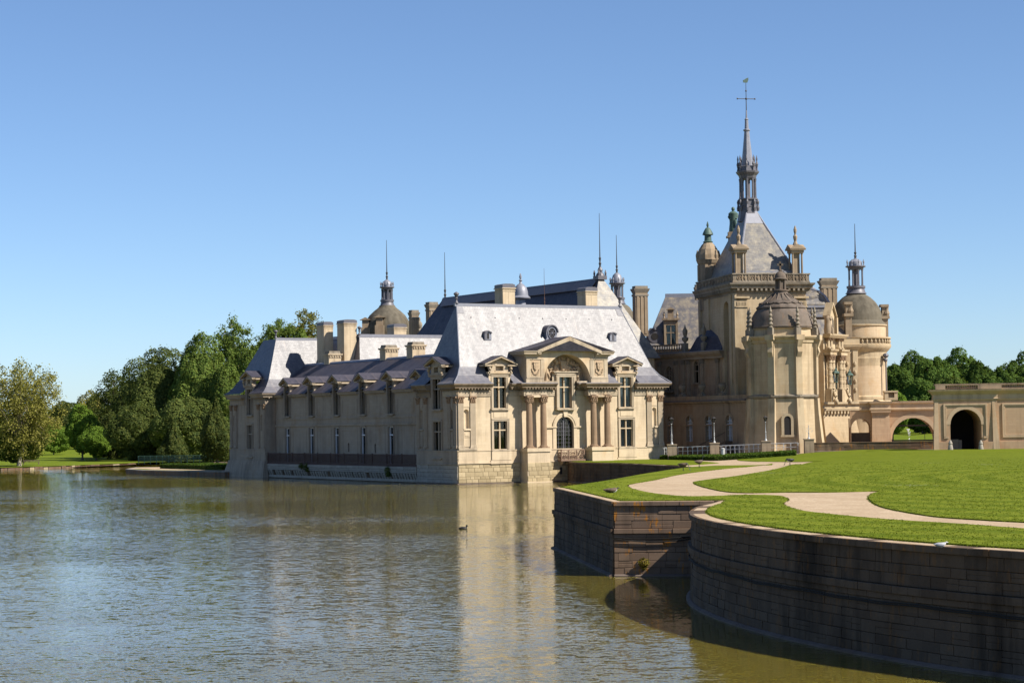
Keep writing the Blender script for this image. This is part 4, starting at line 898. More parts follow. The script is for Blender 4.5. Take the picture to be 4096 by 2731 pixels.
mb = MB(); mb.box(2.6, W - 2.6, 5.02, DP - 5.02, 21.6, 21.98); mb.loft([[(3.1, 4.9 + .08, 21.42), (W - 3.1, 4.98, 21.42), (W - 3.1, 5.4, 21.42), (3.1, 5.4, 21.42)], [(3.0, 5.05, 21.62), (W - 3.0, 5.05, 21.62), (W - 3.0, 5.4, 21.62), (3.0, 5.4, 21.62)]]); mb.build('ridge_flashing', 'lead', RF)
for x, dx in ((2.87, 1), (W - 2.87, -1)):
    mb = MB(); mb.face([(x - dx * .02, 5.0, 21.6), (x + dx * .75, 5.0, 21.6), (x + dx * .65 - dx * .35 + dx * .4, 4.55, 20.75), (x - dx * .25, 4.53, 20.72)]); mb.build('hip_flashing', 'slate_flare', RF)
    finial(RF, x, 5.15, 21.9, 1.05)
for sx in (1, -1):
    mb = MB(); c = (lambda u: u) if sx > 0 else (lambda u: W - u); mb.tube([(c(-.85), -.85, 12.1), (c(.25), .25, 13.04), (c(.95), 1.05, 14.1), (c(2.87), 5.12, 21.8)], .07, 6); mb.build('hip_roll', 'lead', RF)
def roofy(z): return .95 + (z - 14.05) / 7.7 * 4.17
for k in range(7):
    mb = MB(); x = 4.4 + k * 3.42; z = 20.2; y = roofy(z); mb.loft([[(x - .07, y, z), (x + .07, y, z), (x + .07, y + .1, z + .12), (x - .07, y + .1, z + .12)], [(x - .02, y - .12, z - .02), (x + .02, y - .12, z - .02), (x + .02, y - .1, z + .04), (x - .02, y - .1, z + .04)]]); mb.build('roof_hook', 'lead_dark', RF)
for x in (5.85, 24.05):   # small lead skylights
    z = 17.4; y = roofy(z) - .1; mb = MB(); q = [(-.48, 0), (.48, 0), (.48, .85), (.36, 1.0), (.15, 1.08), (-.15, 1.08), (-.36, 1.0), (-.48, .85)]; mb.prism_y(q, 0, 1.0); h = mb.build('skylight', 'lead', RF, T(x, y, z))
    mb = MB(); mb.prism_y([(-.56, .82), (-.4, 1.04), (0, 1.16), (.4, 1.04), (.56, .82), (.52, .8), (0, 1.06), (-.52, .8)], -.14, 1.0); mb.build('hood', 'lead_dark', h); mb = MB(); mb.box(-.14, .14, -.015, .05, .12, .85); mb.build('opening', 'dark_room', h)
    mb = MB(); mb.box(-.07 if x > 10 else -.5, .07 if x > 10 else -.2, -.03, .02, .1, .9); mb.build('shutter', 'lead_dark', h)
z = 17.7; y = roofy(z) - .35; mb = MB()
q = [(-.95, -.9), (.95, -.9), (.95, -.3), (.7, 0)] + [(.78 * cos(t_), .65 + .85 * sin(t_)) for t_ in [pi * k / 10 for k in range(11)]] + [(-.7, 0), (-.95, -.3)]
mb.prism_y(q, 0, 1.6); ob = mb.build('bullseye_dormer', 'lead', RF, T(14.9, y, z))
mb = MB(); mb.prism_y([(.92 * cos(t_), .68 + .98 * sin(t_)) for t_ in [pi * k / 12 for k in range(13)]] + [(.8 * cos(t_), .66 + .87 * sin(t_)) for t_ in [pi - pi * k / 12 for k in range(13)]], -.22, 1.5); mb.build('hood', 'lead_dark', ob)
mb = MB(); mb.prism_y([(.5 * cos(2 * pi * k / 20), .62 + .6 * sin(2 * pi * k / 20)) for k in range(20)], -.02, .02); mb.build('opening', 'dark_room', ob)
mb = MB()
for k in range(20):
    t0, t1 = 2 * pi * k / 20, 2 * pi * (k + 1) / 20; mb.tube([(.56 * cos(t0), -.05, .62 + .66 * sin(t0)), (.56 * cos(t1), -.05, .62 + .66 * sin(t1))], .07, 5)
for k in range(8): t0 = 2 * pi * k / 8; mb.tube([(0, -.04, .62), (.5 * cos(t0), -.04, .62 + .6 * sin(t0))], .025, 4)
mb.ball((0, -.05, .62), .09, 8, 5); mb.build('spoke_frame', 'lead', ob)
chimney(PV, 10.75, 6.9, 20, 24.7, 1.75, 2.0); chimney(PV, 22.95, 6.9, 20, 24.55, 1.75, 2.0)
spike(PV, 15.5, 5.2, 21.95, 26.6, .05, 'rust_iron')
# ================================================================== gallery wing along the water
GW = thing('gallery_wing', 'long shaded stone gallery wing with dormers above the water', 'building', A3, TH)
GL_ = 46.6; GM = T(1.5, 57.0, 0, -pi / 2); WS = [4.1 + 8.1 * k for k in range(6)]
holes = [(c - .85, c + .85, 8.7, 11.9) for c in WS[:5]] + [(c - .68, c + .68, 2.2, 7.0) for c in WS[:5]] + [(23.6, 24.1, 3.7, 4.9, True), (31.6, 32.1, 3.6, 4.8, True)]
mb = MB(); wall(mb, 0, GL_, 1.0, 11.9, holes); mb.build('wall', 'limestone_shaded', GW, GM)
mb = MB(); mb.box(0, GL_, -.16, .03, 7.2, 7.46); mb.box(0, GL_, -.09, .03, 8.15, 8.4); mb.build('string_course', 'limestone_shaded', GW, GM)
GC = [(-.2, 11.0), (.06, 11.0), (.06, 11.2), (.14, 11.25), (.14, 11.32), (.42, 11.4), (.42, 11.5), (.5, 11.6), (.55, 11.7), (-.2, 11.7)]
ends = [0] + [v for c in WS for v in (c - 1.15, c + 1.15)] + [GL_]
for i in range(0, len(ends), 2):
    a, b = ends[i], ends[i + 1]
    if b - a < .3: continue
    mb = MB(); sweep(mb, [(a, 0), (b, 0)], GC); mb.build('cornice', 'limestone_shaded', GW, GM)
    mb = MB(); mb.face([(a, -.58, 11.72), (b, -.58, 11.72), (b, .02, 12.17), (a, .02, 12.17)]); mb.face([(a, -.58, 11.72), (b, -.58, 11.72), (b, -.2, 11.705), (a, -.2, 11.705)]); mb.build('eave_slates', 'slate_dark', GW, GM)
    pw = b - a
    if pw > 3:   # framed wall panels above and below the string course
        for z0, z1 in ((8.75, 10.7), (3.3, 6.7)):
            mb = MB(); x0, x1 = a + .55, b - .55
            mb.box(x0, x1, -.035, .02, z0, z0 + .14); mb.box(x0, x1, -.035, .02, z1 - .14, z1); mb.box(x0, x0 + .14, -.035, .02, z0 + .14, z1 - .14); mb.box(x1 - .14, x1, -.035, .02, z0 + .14, z1 - .14); mb.build('wall_panel', 'limestone_shaded', GW, GM)
mb = MB(); yr = 5.5
mb.loft([[(x, .0, 12.16), (x, yr, 16.2), (x, yr + 5.5, 12.16), (x, yr + 5.5, 12.0), (x, .0, 12.0)] for x in (-1.5, GL_ + 4)]); GR = mb.build('roof', 'slate_dark', GW, GM)
mb = MB(); mb.loft([[(x, yr - .35, 15.98), (x, yr - .2, 16.22), (x, yr, 16.3), (x, yr + .2, 16.22), (x, yr + .2, 16.0)] for x in (-1.5, GL_ + 4)]); mb.build('ridge_flashing', 'lead', GR)
for i, c in enumerate(WS):
    D = dormer(GW, GM @ T(c, -.04, 0), hw=1.1, z0=11.55, ped=13.02, apex=14.08, pw=1.6, depth=3.0, mat='limestone_shaded', opening=(.0, 12.1) if i > 4 else (.0, 12.1))
    for ch in list(D.children):
        if ch.name.startswith(('attic', 'scroll')): bpy.data.objects.remove(ch)
    me = MB(); wall(me, -1.1, 1.1, 11.55, 13.6, [(-.78, .78, 11.0, 13.35, True)], y=-.07, t=.5); me.box(-1.1, -1.05, -.065, 3.0, 11.55, 13.0); me.box(1.05, 1.1, -.065, 3.0, 11.55, 13.0); D.data = me.mesh('dormer', 'limestone_shaded')
    if i < 5:
        window(GW, GM @ T(c, -.04, 8.7), 1.56, 4.65, 3.0, cols=2, rows=(), sur=.22, arch=1, surmat='limestone_shaded', mull='brown_frame', bar=.08, blind=None)
        win = window(GW, GM @ T(c, 0, 2.2), 1.36, 4.8, 3.75, cols=1 if i != 2 else 1, sur=.16, sill=False, surmat='limestone_shaded', mull='white_frame', bar=.16, blind=('shutter', .8, 0) if i in (2, 3) else None, deep=.3)
        mb = MB(); mb.box(-.68, -.56, .12, .28, 0, 4.8); mb.box(.56, .68, .12, .28, 0, 4.8); mb.box(-.56, .56, .13, .28, 4.68, 4.8); mb.build('casement', 'white_frame', win)
    else:
        mb = MB(); mb.prism_y(arch_pts(.78, 1.0) + [(.78, 0), (-.78, 0)], .36, .4); mb.build('pane', 'dark_room', D, T(0, 0, 11.57))
for c in (23.85, 31.85): mb = MB(); mb.box(-.3, .3, .3, .34, 0, 1.3); mb.build('slit', 'dark_room', GW, GM @ T(c, 0, 3.6))
mb = MB(); mb.box(0, GL_, -1.5, .0, 1.98, 2.12); TR = mb.build('terrace', 'rust_iron', GW, GM)
mb = MB(); mb.box(.3, GL_ - .2, -1.48, -1.38, 3.42, 3.52); mb.box(.3, GL_ - .2, -1.46, -1.4, 2.22, 2.3); mb.build('rail', 'rust_iron', TR)
mb = MB()
for k in range(300): x = .35 + (GL_ - .6) * k / 299; mb.box(x - .02, x + .02, -1.455, -1.415, 2.12, 3.42)
stuff(mb.build('railing_bars', 'rust_iron', TR))
for k in range(12): mb = MB(); x = .3 + (GL_ - .55) * k / 11; mb.box(x - .05, x + .05, -1.5, -1.36, 2.12, 3.6); mb.build('post', 'rust_iron', TR)
mb = MB(); mb.box(0, GL_, -1.2, 0, -1.5, 1.975); mb.build('base', 'moat_stone', GW, GM)
stones(GW, GM, 0.1, GL_ - .4, [(1.6, 1.97), (1.36, 1.59), (1.14, 1.35)], .9, 2.2, 31, 'plinth_stone_pale', y=-1.5)
cm = MB(); cm.hexa([(-.2, -.05, 0), (.2, -.05, 0), (.2, .4, 0), (-.2, .4, 0), (-.24, -.26, .55), (.24, -.26, .55), (.24, .4, .55), (-.24, .4, .55)]); cm.box(-.25, .25, -.28, .4, .55, .7); cm = cm.mesh('corbel', 'plinth_stone_pale'); r = random.Random(5)
for k in range(58):
    x = .6 + (GL_ - 1.3) * k / 57
    if r.random() < .1: continue
    link('corbel', cm, GW, GM @ T(x + r.uniform(-.08, .08), -1.2, .42 + r.uniform(-.04, 0)))
stones(GW, GM, 0.2, GL_ - .4, [(.05, .42)], .4, 1.1, 37, 'plinth_stone_pale', y=-1.32)
mb = MB(); rnd = random.Random(11)
for (x, z, rr_) in ((12.2, 1.75, .45), (13.6, 1.65, .55), (14.1, 1.3, .35)): leafclump(mb, (x, -1.62, z), rr_, 260, .1, rnd, .7)
pl = mb.build('ivy', 'leaf_dark', None, fix=False); pl.matrix_world = Matrix.Translation(A3) @ Matrix.Rotation(TH, 4, 'Z') @ GM; tag(pl, 'green ivy hanging over the left part of the gallery base', 'plant')
mb = MB()
for (x, z, rr_) in ((38.6, 1.5, .5), (38.8, 1.0, .4)): leafclump(mb, (x, -1.62, z), rr_, 260, .1, rnd, 1)
pl = mb.build('ivy', 'leaf_dark', None, fix=False); pl.matrix_world = Matrix.Translation(A3) @ Matrix.Rotation(TH, 4, 'Z') @ GM; tag(pl, 'green shrub rooted in the gallery base near the front pavilion', 'plant')
def gal_v(px, u): # where a pixel column meets the plane u = const
    d = ray(px, 1450); n = Vector((ux.x, ux.y, 0)); o = A3 + n * u; t_ = (o - Vector((0, 0, CAM_H))).dot(n) / d.dot(n); p = Vector((0, 0, CAM_H)) + d * t_ - A3; return p.dot(Vector((vx.x, vx.y, 0)))
for px, z1 in ((1330, 17.85), (1556, 18.0), (1664, 18.1)): chimney(GW, 7.6, gal_v(px, 7.6), 14, z1, 1.9, 1.7, 'stone')

# ================================================================== far pavilion at the end of the gallery
FV = thing('pavilion', 'smaller far pavilion with hipped slate roof at the left end of the gallery', 'pavilion', A3, TH)
V0, V1 = 57.3, 70.3; FD = V1 - V0; FM_ = T(0, V1, 0, -pi / 2); fc = 7.3
mb = MB(); wall(mb, 0, FD, -1.5, 12, [(fc - .95, fc + .95, 9.0, 12.2), (fc - .95, fc + .95, 3.0, 7.5), (1.0, 1.6, 6.65, 8.95, True), (11.2, 11.8, 6.65, 8.95, True)]); mb.build('wall', 'limestone_shaded', FV, FM_)
mb = MB(); mb.box(.003, 14, V0, V0 + .4, -1.5, 12); mb.box(.5, 14, V1 - .4, V1, -1.5, 12); mb.build('wall', 'limestone_shaded', FV)
for c_ in (1.3, 11.5): mb = MB(); niche(mb, c_, 6.65, 8.95, .6); mb.build('niche', 'limestone_shaded', FV, FM_)
mb = MB(); mb.box(-.1, FD + .14, -.16, .03, 2.4, 3.9); mb.box(-.1, FD + .2, -.22, -.155, 3.9, 4.05); mb.build('plinth', 'limestone_shaded', FV, FM_)
mb = MB(); mb.loft([[(-1.6, -.7, -1), (FD + .4, -.7, -1), (FD + .4, .2, -1), (-1.6, .2, -1)], [(-1.3, -.6, .6), (FD + .3, -.6, .6), (FD + .3, .2, .6), (-1.3, .2, .6)], [(-.2, -.3, 2.4), (FD + .2, -.3, 2.4), (FD + .2, .2, 2.4), (-.2, .2, 2.4)]]); mb.build('battered_base', 'limestone_shaded', FV, FM_)
for s_ in (.4, 2.2, 10.6, 12.5): pilaster(FV, FM_ @ T(s_, -.02, 4.2), .72, 6.3, mat='limestone_shaded')
for pth in ([(0, V1), (0, V1 - fc + 1.65)], [(0, V1 - fc - 1.65), (0, V0), (2.2, V0)]): mb = MB(); sweep(mb, pth, CORN); modillions(mb, pth, .2, .58, 11.3, 11.475); mb.build('cornice', 'limestone_shaded', FV)
window(FV, FM_ @ T(fc, 0, 9.0), 1.9, 3.7, 2.4, surmat='limestone_shaded', mull='limestone_shaded'); window(FV, FM_ @ T(fc, 0, 3.0), 1.9, 4.5, 3.2, surmat='limestone_shaded', mull='limestone_shaded', blind=('curtain', 1, 0))
dormer(FV, FM_ @ T(fc, 0, 0), mat='limestone_shaded', opening=(.95, 12.7), hw=1.6)
flare_piece(FV, FM_, FD, 0, fc - 1.6, 1, 0, mat='slate_dark'); flare_piece(FV, FM_, FD, fc + 1.6, FD, 0, 1, mat='slate_dark'); flare_piece(FV, T(0, V0, 0), 15, 0, 15, 1, 0, mat='slate_flare')
R2 = hip_roof([(.95, 16, V0 + .95, V1 - .95, 14.05), (3.6, 16, V0 + 4.2, V1 - 4.2, 20.0)], 'slate', 'roof', FV)
mb = MB(); mb.box(3.5, 16, V0 + 4.1, V0 + 4.4, 19.8, 20.2); mb.build('ridge_flashing', 'lead', R2); finial(R2, 3.6, V0 + 4.3, 20.1, .9)
chimney(FV, 8.6, 55.4, 11, 22.35, 1.45, 2.4); chimney(FV, 10.3, 51.6, 11, 22.5, 2.0, 2.3)

# ================================================================== inner court block and rear wing behind
CB = thing('court_wing', 'inner court block with pinkish-white slate mansard behind the gallery roof', 'building', A3, TH)
mb = MB(); mb.box(11, 33.8, 47.2, 69, 2, 14); mb.build('wall', 'limestone', CB)
hip_roof([(10.0, 34, 46.8, 69.5, 13.8), (11.6, 34, 50.2, 66, 20.05)], 'slate', 'roof', CB)
mb = MB(); mb.box(11.5, 34, 50.05, 50.3, 19.85, 20.3); mb.box(11.45, 11.7, 50.1, 66, 19.85, 20.3); mb.build('ridge_flashing', 'lead', CB); finial(CB, 11.6, 50.2, 20.2, .9)
chimney(CB, 19.3, 53.5, 19, 22.1, 2.0, 2.2); chimney(CB, 29.6, 53.5, 19, 22.2, 2.0, 2.2)
for k in range(4): mb = MB(); x = 14.5 + 4.6 * k; mb.box(x - .08, x + .08, 48.75, 49.05, 18.0, 18.18); mb.build('roof_hook', 'lead_dark', CB)
RW = thing('rear_wing', 'high dark slate roof of the wing behind the front pavilion', 'building', A3, TH)
mb = MB(); mb.box(26, 36.6, 12, 67.5, 2, 16); mb.build('wall', 'limestone', RW)
mb = MB(); e = (25, 39, 11, 68.5, 15.6); mb.loft([[(25.5, 11.5, 15.6), (37.2, 11.5, 15.6), (37.2, 68, 15.6), (25.5, 68, 15.6)], [(31.7, 17.8, 26.5), (32.3, 17.8, 26.5), (32.3, 62, 26.5), (31.7, 62, 26.5)]]); R3 = mb.build('roof', 'slate_dark', RW)
mb = MB(); mb.loft([[(25.46, 11.45, 15.65), (37.24, 11.45, 15.65), (37.24, 11.49, 15.6), (25.46, 11.49, 15.6)], [(31.68, 17.74, 26.56), (32.32, 17.74, 26.56), (32.32, 17.78, 26.5), (31.68, 17.78, 26.5)]]); mb.build('hip_slates', 'slate_lichen', R3)
mb = MB(); mb.loft([[(31.45, y, 26.1), (31.7, y, 26.62), (32.3, y, 26.62), (32.55, y, 26.1)] for y in (17.6, 62.2)]); mb.build('ridge_flashing', 'lead_dark', R3)
mb = MB(); mb.loft([[(31.2 - .5, 18.2, 25.15), (31.1 - .5, 18.2, 25.2), (31.1 - .5, 61, 25.2), (31.2 - .5, 61, 25.15)], [(31.42, 17.9, 26.2), (31.32, 17.9, 26.25), (31.32, 61.8, 26.25), (31.42, 61.8, 26.2)]]); mb.build('lead_band', 'lead_dark', R3)
mb = MB(); mb.box(31.3, 32.7, 17.3, 18.6, 26.4, 26.9); mb.lathe([(.6, 26.9), (.5, 27.2), (.3, 27.4), (.35, 27.7), (.18, 28.1)], 10, 32, 17.9)
for a, b in ((-.55, -.5), (.55, -.5), (-.55, .6), (.55, .6)): mb.lathe([(.12, 26.9), (.16, 27.3), (.05, 27.7)], 6, 32 + a, 17.9 + b)
mb.build('ridge_crest', 'lead_dark', R3); spike(RW, 32, 17.9, 28.0, 35.4, .1); spike(RW, 32, 62, 26.5, 33.6, .11)
cu = MB(); cu.lathe([(.9, 20.5), (.9, 22.0), (.75, 22.1), (.6, 23.3), (.75, 23.4), (1.25, 23.45), (1.3, 23.6), (1.0, 23.85), (.95, 24.4), (.8, 24.9), (.45, 25.3), (.2, 25.45), (.12, 25.7), (.25, 25.85), (.1, 26.0), (.18, 26.3), (.05, 26.8)], 16); cu.build('cupola', 'lead', RW, T(26.9, 26.5 - 4, 0) if False else T(18.4, 16.0, 0), smooth=True)
# far chimneys and the domed tower seen over the roofs
def dome_tower(label, px, D, rbody, prof, zbase, zfoot, lantern, ztip, mats, group=None, rz=0, name='domed_tower'):
    c = P(px, 1500, D); t_ = thing(name, label, 'tower', (c.x, c.y, 0), rz, group)
    mb = MB(); mb.lathe([(rbody, zfoot), (rbody, zbase)], 40); mb.build('wall', mats[0], t_, smooth=True)
    mb = MB(); mb.lathe(prof, 40); mb.build('dome', mats[1], t_, smooth=True)
    z0, z1, r, zc = lantern   # z0 foot, z1 cornice, zc cap top
    L = MB(); L.lathe([(r * .5, z0 + .7), (r * .5, z1 - .3)], 8); L.lathe([(r * 1.55, z0 - .35), (r * 1.35, z0 - .15), (r * 1.2, z0 + .35), (r * 1.35, z0 + .4), (r * 1.35, z0 + .7), (r * 1.1, z0 + .72)], 16); L.lathe([(r * 1.1, z1 - .35), (r * 1.15, z1 - .1), (r * 1.45, z1), (r * 1.45, z1 + .12), (r * .95, z1 + .16)], 16); L = L.build('lantern', 'lead_dark', t_, smooth=True)
    for k in range(8): q = 2 * pi * k / 8 + .2; m_ = MB(); m_.lathe([(.15, z0 + .7), (.12, z0 + 1.0), (.11, z1 - .6), (.17, z1 - .3)], 6, r * cos(q), r * sin(q)); m_.build('colonnette', 'lead_dark', L)
    m_ = MB(); cr = r * .98; m_.lathe([(cr, z1 + .15), (cr, z1 + .4), (cr * .96, z1 + .7), (cr * .75, z1 + (zc - z1) * .75), (cr * .3, zc - .06), (.08, zc)], 16); m_.build('cap', 'lead', L, smooth=True)
    for k in range(8): q = 2 * pi * k / 8 + .2; m_ = MB(); m_.lathe([(.1, z1 + .12), (.06, z1 + .4), (.12, z1 + .65), (.03, z1 + 1.0)], 6, r * 1.25 * cos(q), r * 1.25 * sin(q)); m_.build('pinnacle', 'lead', L)
    spike(t_, 0, 0, zc - .05, ztip, .11); return t_
D1 = 345.0; z_ = lambda py, px=1551: Z(px, py, D1)
dt = dome_tower('distant grey domed tower with lantern and spire above the gallery roofs', 1552, D1, 3.6, [(3.5, 17), (3.75, z_(1330)), (3.85, z_(1305)), (3.6, z_(1285)), (3.0, z_(1262)), (2.2, z_(1244)), (1.6, z_(1233)), (1.4, z_(1228)), (1.3, z_(1222))], 17.2, 3, (z_(1216), z_(1151), .85, z_(1118)), z_(960), ('limestone_warm_round', 'dome_grey'))
for px, py, D in ((1462, 1272, 343), (1518, 1262, 341)):
    p = P(px, py, D) - dt.location; mb = MB(); mb.box(-.75, .75, -.6, .6, p.z - 5, p.z - 1.6); mb.box(-.55, .55, -.45, .45, p.z - 1.6, p.z - .3); mb.prism_y([(-.95, p.z - .35), (.95, p.z - .35), (0, p.z + .12)], -.7, .7); mb.build('stone_dormer', 'limestone_old_plain', dt, T(p.x, p.y, 0))
def far_stack(label, px0, px1, py0, py1, D, ratio=.9, rz=.5, mat='limestone_old_plain', group='tall fluted chimney stacks'):
    a, b = P(px0, py0, D), P(px1, py0, D); w_ = (b.x - a.x) / (cos(rz) + ratio * sin(rz)); zt, zb = P((px0 + px1) / 2, py0, D).z, P(px0, py1, D).z
    t_ = thing('chimney_stack', label, 'chimney', ((a.x + b.x) / 2, D, zb), rz)
    h = zt - zb; hw = w_ / 2 * .8; hd = hw * ratio; mb = MB(); mb.box(-hw, hw, -hd, hd, 0, h - 1.0)
    for k in range(3): x = (k - 1) * hw * .62; mb.box(x - hw * .17, x + hw * .17, -hd - .08, hd + .08, .3, h - 1.5)
    mb.build('shaft', mat, t_)
    mb = MB(); mb.box(-hw * 1.1, hw * 1.1, -hd * 1.1 - .05, hd * 1.1 + .05, h - 1.45, h - 1.2); mb.loft([[(-hw * a_, -hd * a_, z), (hw * a_, -hd * a_, z), (hw * a_, hd * a_, z), (-hw * a_, hd * a_, z)] for a_, z in ((1.02, h - 1.0), (1.25, h - .55), (1.3, h - .4), (1.02, h - .38), (1.02, h - .02))]); mb.build('capital', 'limestone_grey', t_)
    return t_
far_stack('dark fluted chimney stack just right of the distant grey dome', 1630, 1680, 1240, 1350, 338); far_stack('pale fluted chimney stack behind the left slope of the high dark roof', 1696, 1758, 1208, 1330, 336)
p = P(1678, 1312, 341); t_ = thing('urn', 'stone urn finial between the two fluted chimney stacks', 'urn', (p.x, p.y, p.z - 4)); mb = MB(); mb.lathe([(.9, 0), (.8, 2.6), (1.0, 2.8), (.5, 3.2), (.55, 3.6), (.3, 3.9), (.5, 4.4), (.45, 4.8), (.15, 5.2), (.2, 5.5), (.05, 5.8)], 12); mb.build('body', 'limestone_grey', t_, smooth=True)
far_stack('big panelled stone chimney stack right of the lantern', 2522, 2597, 1144, 1345, 292, .8, .25)
D2 = 330.0; zz = lambda py: Z(2474, py, D2)
dome_tower('slim lantern and grey dome partly hidden behind the front pavilion roof', 2474, D2, 2.9, [(2.9, zz(1400)), (2.95, zz(1300)), (2.6, zz(1255)), (2.0, zz(1230)), (1.5, zz(1220))], zz(1380), 3, (zz(1208), zz(1135), .9, zz(1090)), zz(940), ('limestone_warm_round', 'dome_grey'))
# ================================================================== main chateau: terrace wing facing the moat
MR = TH - pi / 2
TW = thing('terrace_wing', 'shaded terrace wing with arched ground-floor windows between pavilion and chapel', 'building', (29.3, 262, 0), MR)
lc = [-16.75, -12.3, -8.0, -3.5]
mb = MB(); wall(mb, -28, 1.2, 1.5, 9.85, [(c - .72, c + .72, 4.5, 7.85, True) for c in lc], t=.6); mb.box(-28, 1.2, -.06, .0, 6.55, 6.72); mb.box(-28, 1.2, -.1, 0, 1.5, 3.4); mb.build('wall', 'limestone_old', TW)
for c in lc:
    w_ = window(TW, T(c, 0, 4.5), 1.44, 3.35, 2.25, cols=3, rows=(.75, 1.5), sur=0, mull='white_frame', bar=.1, arch=1, sill=False, deep=.45)
    mb = MB(); N = 12
    for k in range(N):
        t0, t1 = pi * k / N, pi * (k + 1) / N; z0 = 2.63
        mb.hexa([(-.72 * cos(t0), .02, z0 + .72 * sin(t0)), (-.72 * cos(t1), .02, z0 + .72 * sin(t1)), (-.72 * cos(t1), -.07, z0 + .72 * sin(t1)), (-.72 * cos(t0), -.07, z0 + .72 * sin(t0)), (-1.0 * cos(t0), .02, z0 + 1.0 * sin(t0)), (-1.0 * cos(t1), .02, z0 + 1.0 * sin(t1)), (-1.0 * cos(t1), -.07, z0 + 1.0 * sin(t1)), (-1.0 * cos(t0), -.07, z0 + 1.0 * sin(t0))])
    mb.build('archivolt', 'limestone_old_plain', w_)
mb = MB(); sweep(mb, [(-28, 0), (.6, 0)], [(-.3, 9.2), (.08, 9.2), (.08, 9.35), (.3, 9.5), (.36, 9.7), (-.3, 9.7)]); mb.build('cornice', 'limestone_old_plain', TW)
mb = MB(); mb.box(-28, .4, -.42, .2, 9.7, 9.86); mb.build('lead_gutter', 'lead_dark', TW)
mb = MB(); mb.box(-28, 1, -.1, 3.4, 9.86, 10.4); mb.build('terrace_parapet', 'limestone_old_plain', TW)
for s_ in (-18.8, -14.2, -9.7, -5.2):
    u_ = thing('urn', {-18.8: 'dark stone urn on the terrace, nearest the pavilion roof', -14.2: 'dark stone urn on the terrace under the narrow arched window', -9.7: 'dark stone urn on the terrace, third from the pavilion', -5.2: 'dark stone urn on the terrace beside the chapel apse'}[s_], 'urn', group='urns on the terrace parapet')
    u_.matrix_world = TW.matrix_basis if False else Matrix.Translation((29.3, 262, 0)) @ Matrix.Rotation(MR, 4, 'Z') @ T(s_, .3, 10.4)
    mb = MB(); mb.box(-.35, .35, -.35, .35, -.02, .3); mb.build('pedestal', 'limestone_grey', u_)
    mb = MB(); mb.lathe([(.26, .3), (.28, .36), (.1, .5), (.14, .58), (.4, .95), (.5, 1.25), (.46, 1.45), (.34, 1.52), (.44, 1.6), (.4, 1.66)], 14); mb.build('bowl', 'limestone_grey', u_, smooth=True)
# upper storey
UP = T(0, 3, 0)
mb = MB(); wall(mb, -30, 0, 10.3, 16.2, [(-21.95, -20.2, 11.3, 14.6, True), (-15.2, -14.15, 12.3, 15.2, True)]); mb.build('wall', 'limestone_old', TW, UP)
window(TW, UP @ T(-21.07, 0, 11.3), 1.75, 3.3, 2.1, cols=3, sur=.2, arch=1, surmat='limestone_old_plain', mull='limestone_old_plain', bar=.12); window(TW, UP @ T(-14.67, 0, 12.3), 1.05, 2.9, 1.5, cols=1, sur=.22, arch=1, surmat='limestone_old_plain', mull='limestone_old_plain', bar=.12)
for s_ in (-23.4, -19.3, -17.6, -16.4, -13.2, -9.8): pilaster(TW, UP @ T(s_, -.02, 10.4), .6, 4.9, .18, 'limestone_old_plain', caph=.0, flutes=3); mb = MB(); mb.box(-.42, .42, -.34, 0, 0, .3); mb.box(-.36, .36, -.28, 0, -.25, 0); mb.build('capital', 'limestone_grey', TW, UP @ T(s_, 0, 15.0))
mb = MB(); sweep(mb, [(-30, 0), (-16.9, 0), (-16.9, -.5), (-8, -.5)], [(-.6, 15.35), (.1, 15.35), (.1, 15.6), (.3, 15.8), (.5, 16.0), (.6, 16.3), (-.6, 16.3)]); mb.build('cornice', 'limestone_old_plain', TW, UP)
mb = MB(); sweep(mb, [(-30, 0), (-16.9, 0), (-16.9, -.5), (-8, -.5)], [(0, 16.31), (.62, 16.31), (.62, 16.4), (0, 16.4)]); mb.build('gutter', 'lead', TW, UP)
mb = MB(); mb.box(-30, -16.6, -.12, .12, 17.45, 17.62); mb.box(-30, -16.6, -.12, .12, 16.41, 16.6); bal = mb.build('balustrade', 'limestone_old_plain', TW, UP)
bm_ = MB(); bm_.lathe([(.12, 16.6), (.07, 16.7), (.13, 16.95), (.06, 17.25), (.11, 17.45)], 8); bm_ = bm_.mesh('baluster', 'limestone_old_plain')
for k in range(22): link('baluster', bm_, bal, T(-29.6 + .58 * k, 0, 0))
mb = MB(); mb.loft([[(-16, -.3, 16.4), (-8.6, -.3, 16.4), (-8.6, 5, 16.4), (-16, 5, 16.4)], [(-15.2, .5, 18.3), (-8.6, .5, 18.3), (-8.6, 5, 18.3), (-15.2, 5, 18.3)], [(-13.2, 2.2, 20.0), (-8.6, 2.2, 20.0), (-8.6, 5, 20), (-13.2, 5, 20)]]); mb.build('low_roof', 'slate_dark', TW, UP)
for s_ in (-16.9, -12.6): mb = MB(); mb.box(-.3, .3, -.3, .3, 16.4, 17.5); mb.lathe([(.3, 17.5), (.16, 17.7), (.42, 18.0), (.5, 18.3), (.2, 18.5), (.34, 18.9), (.36, 19.3), (.14, 19.7), (.04, 20.1)], 10); mb.build('finial', 'limestone_grey', TW, UP @ T(s_, -.2, 0), smooth=True)
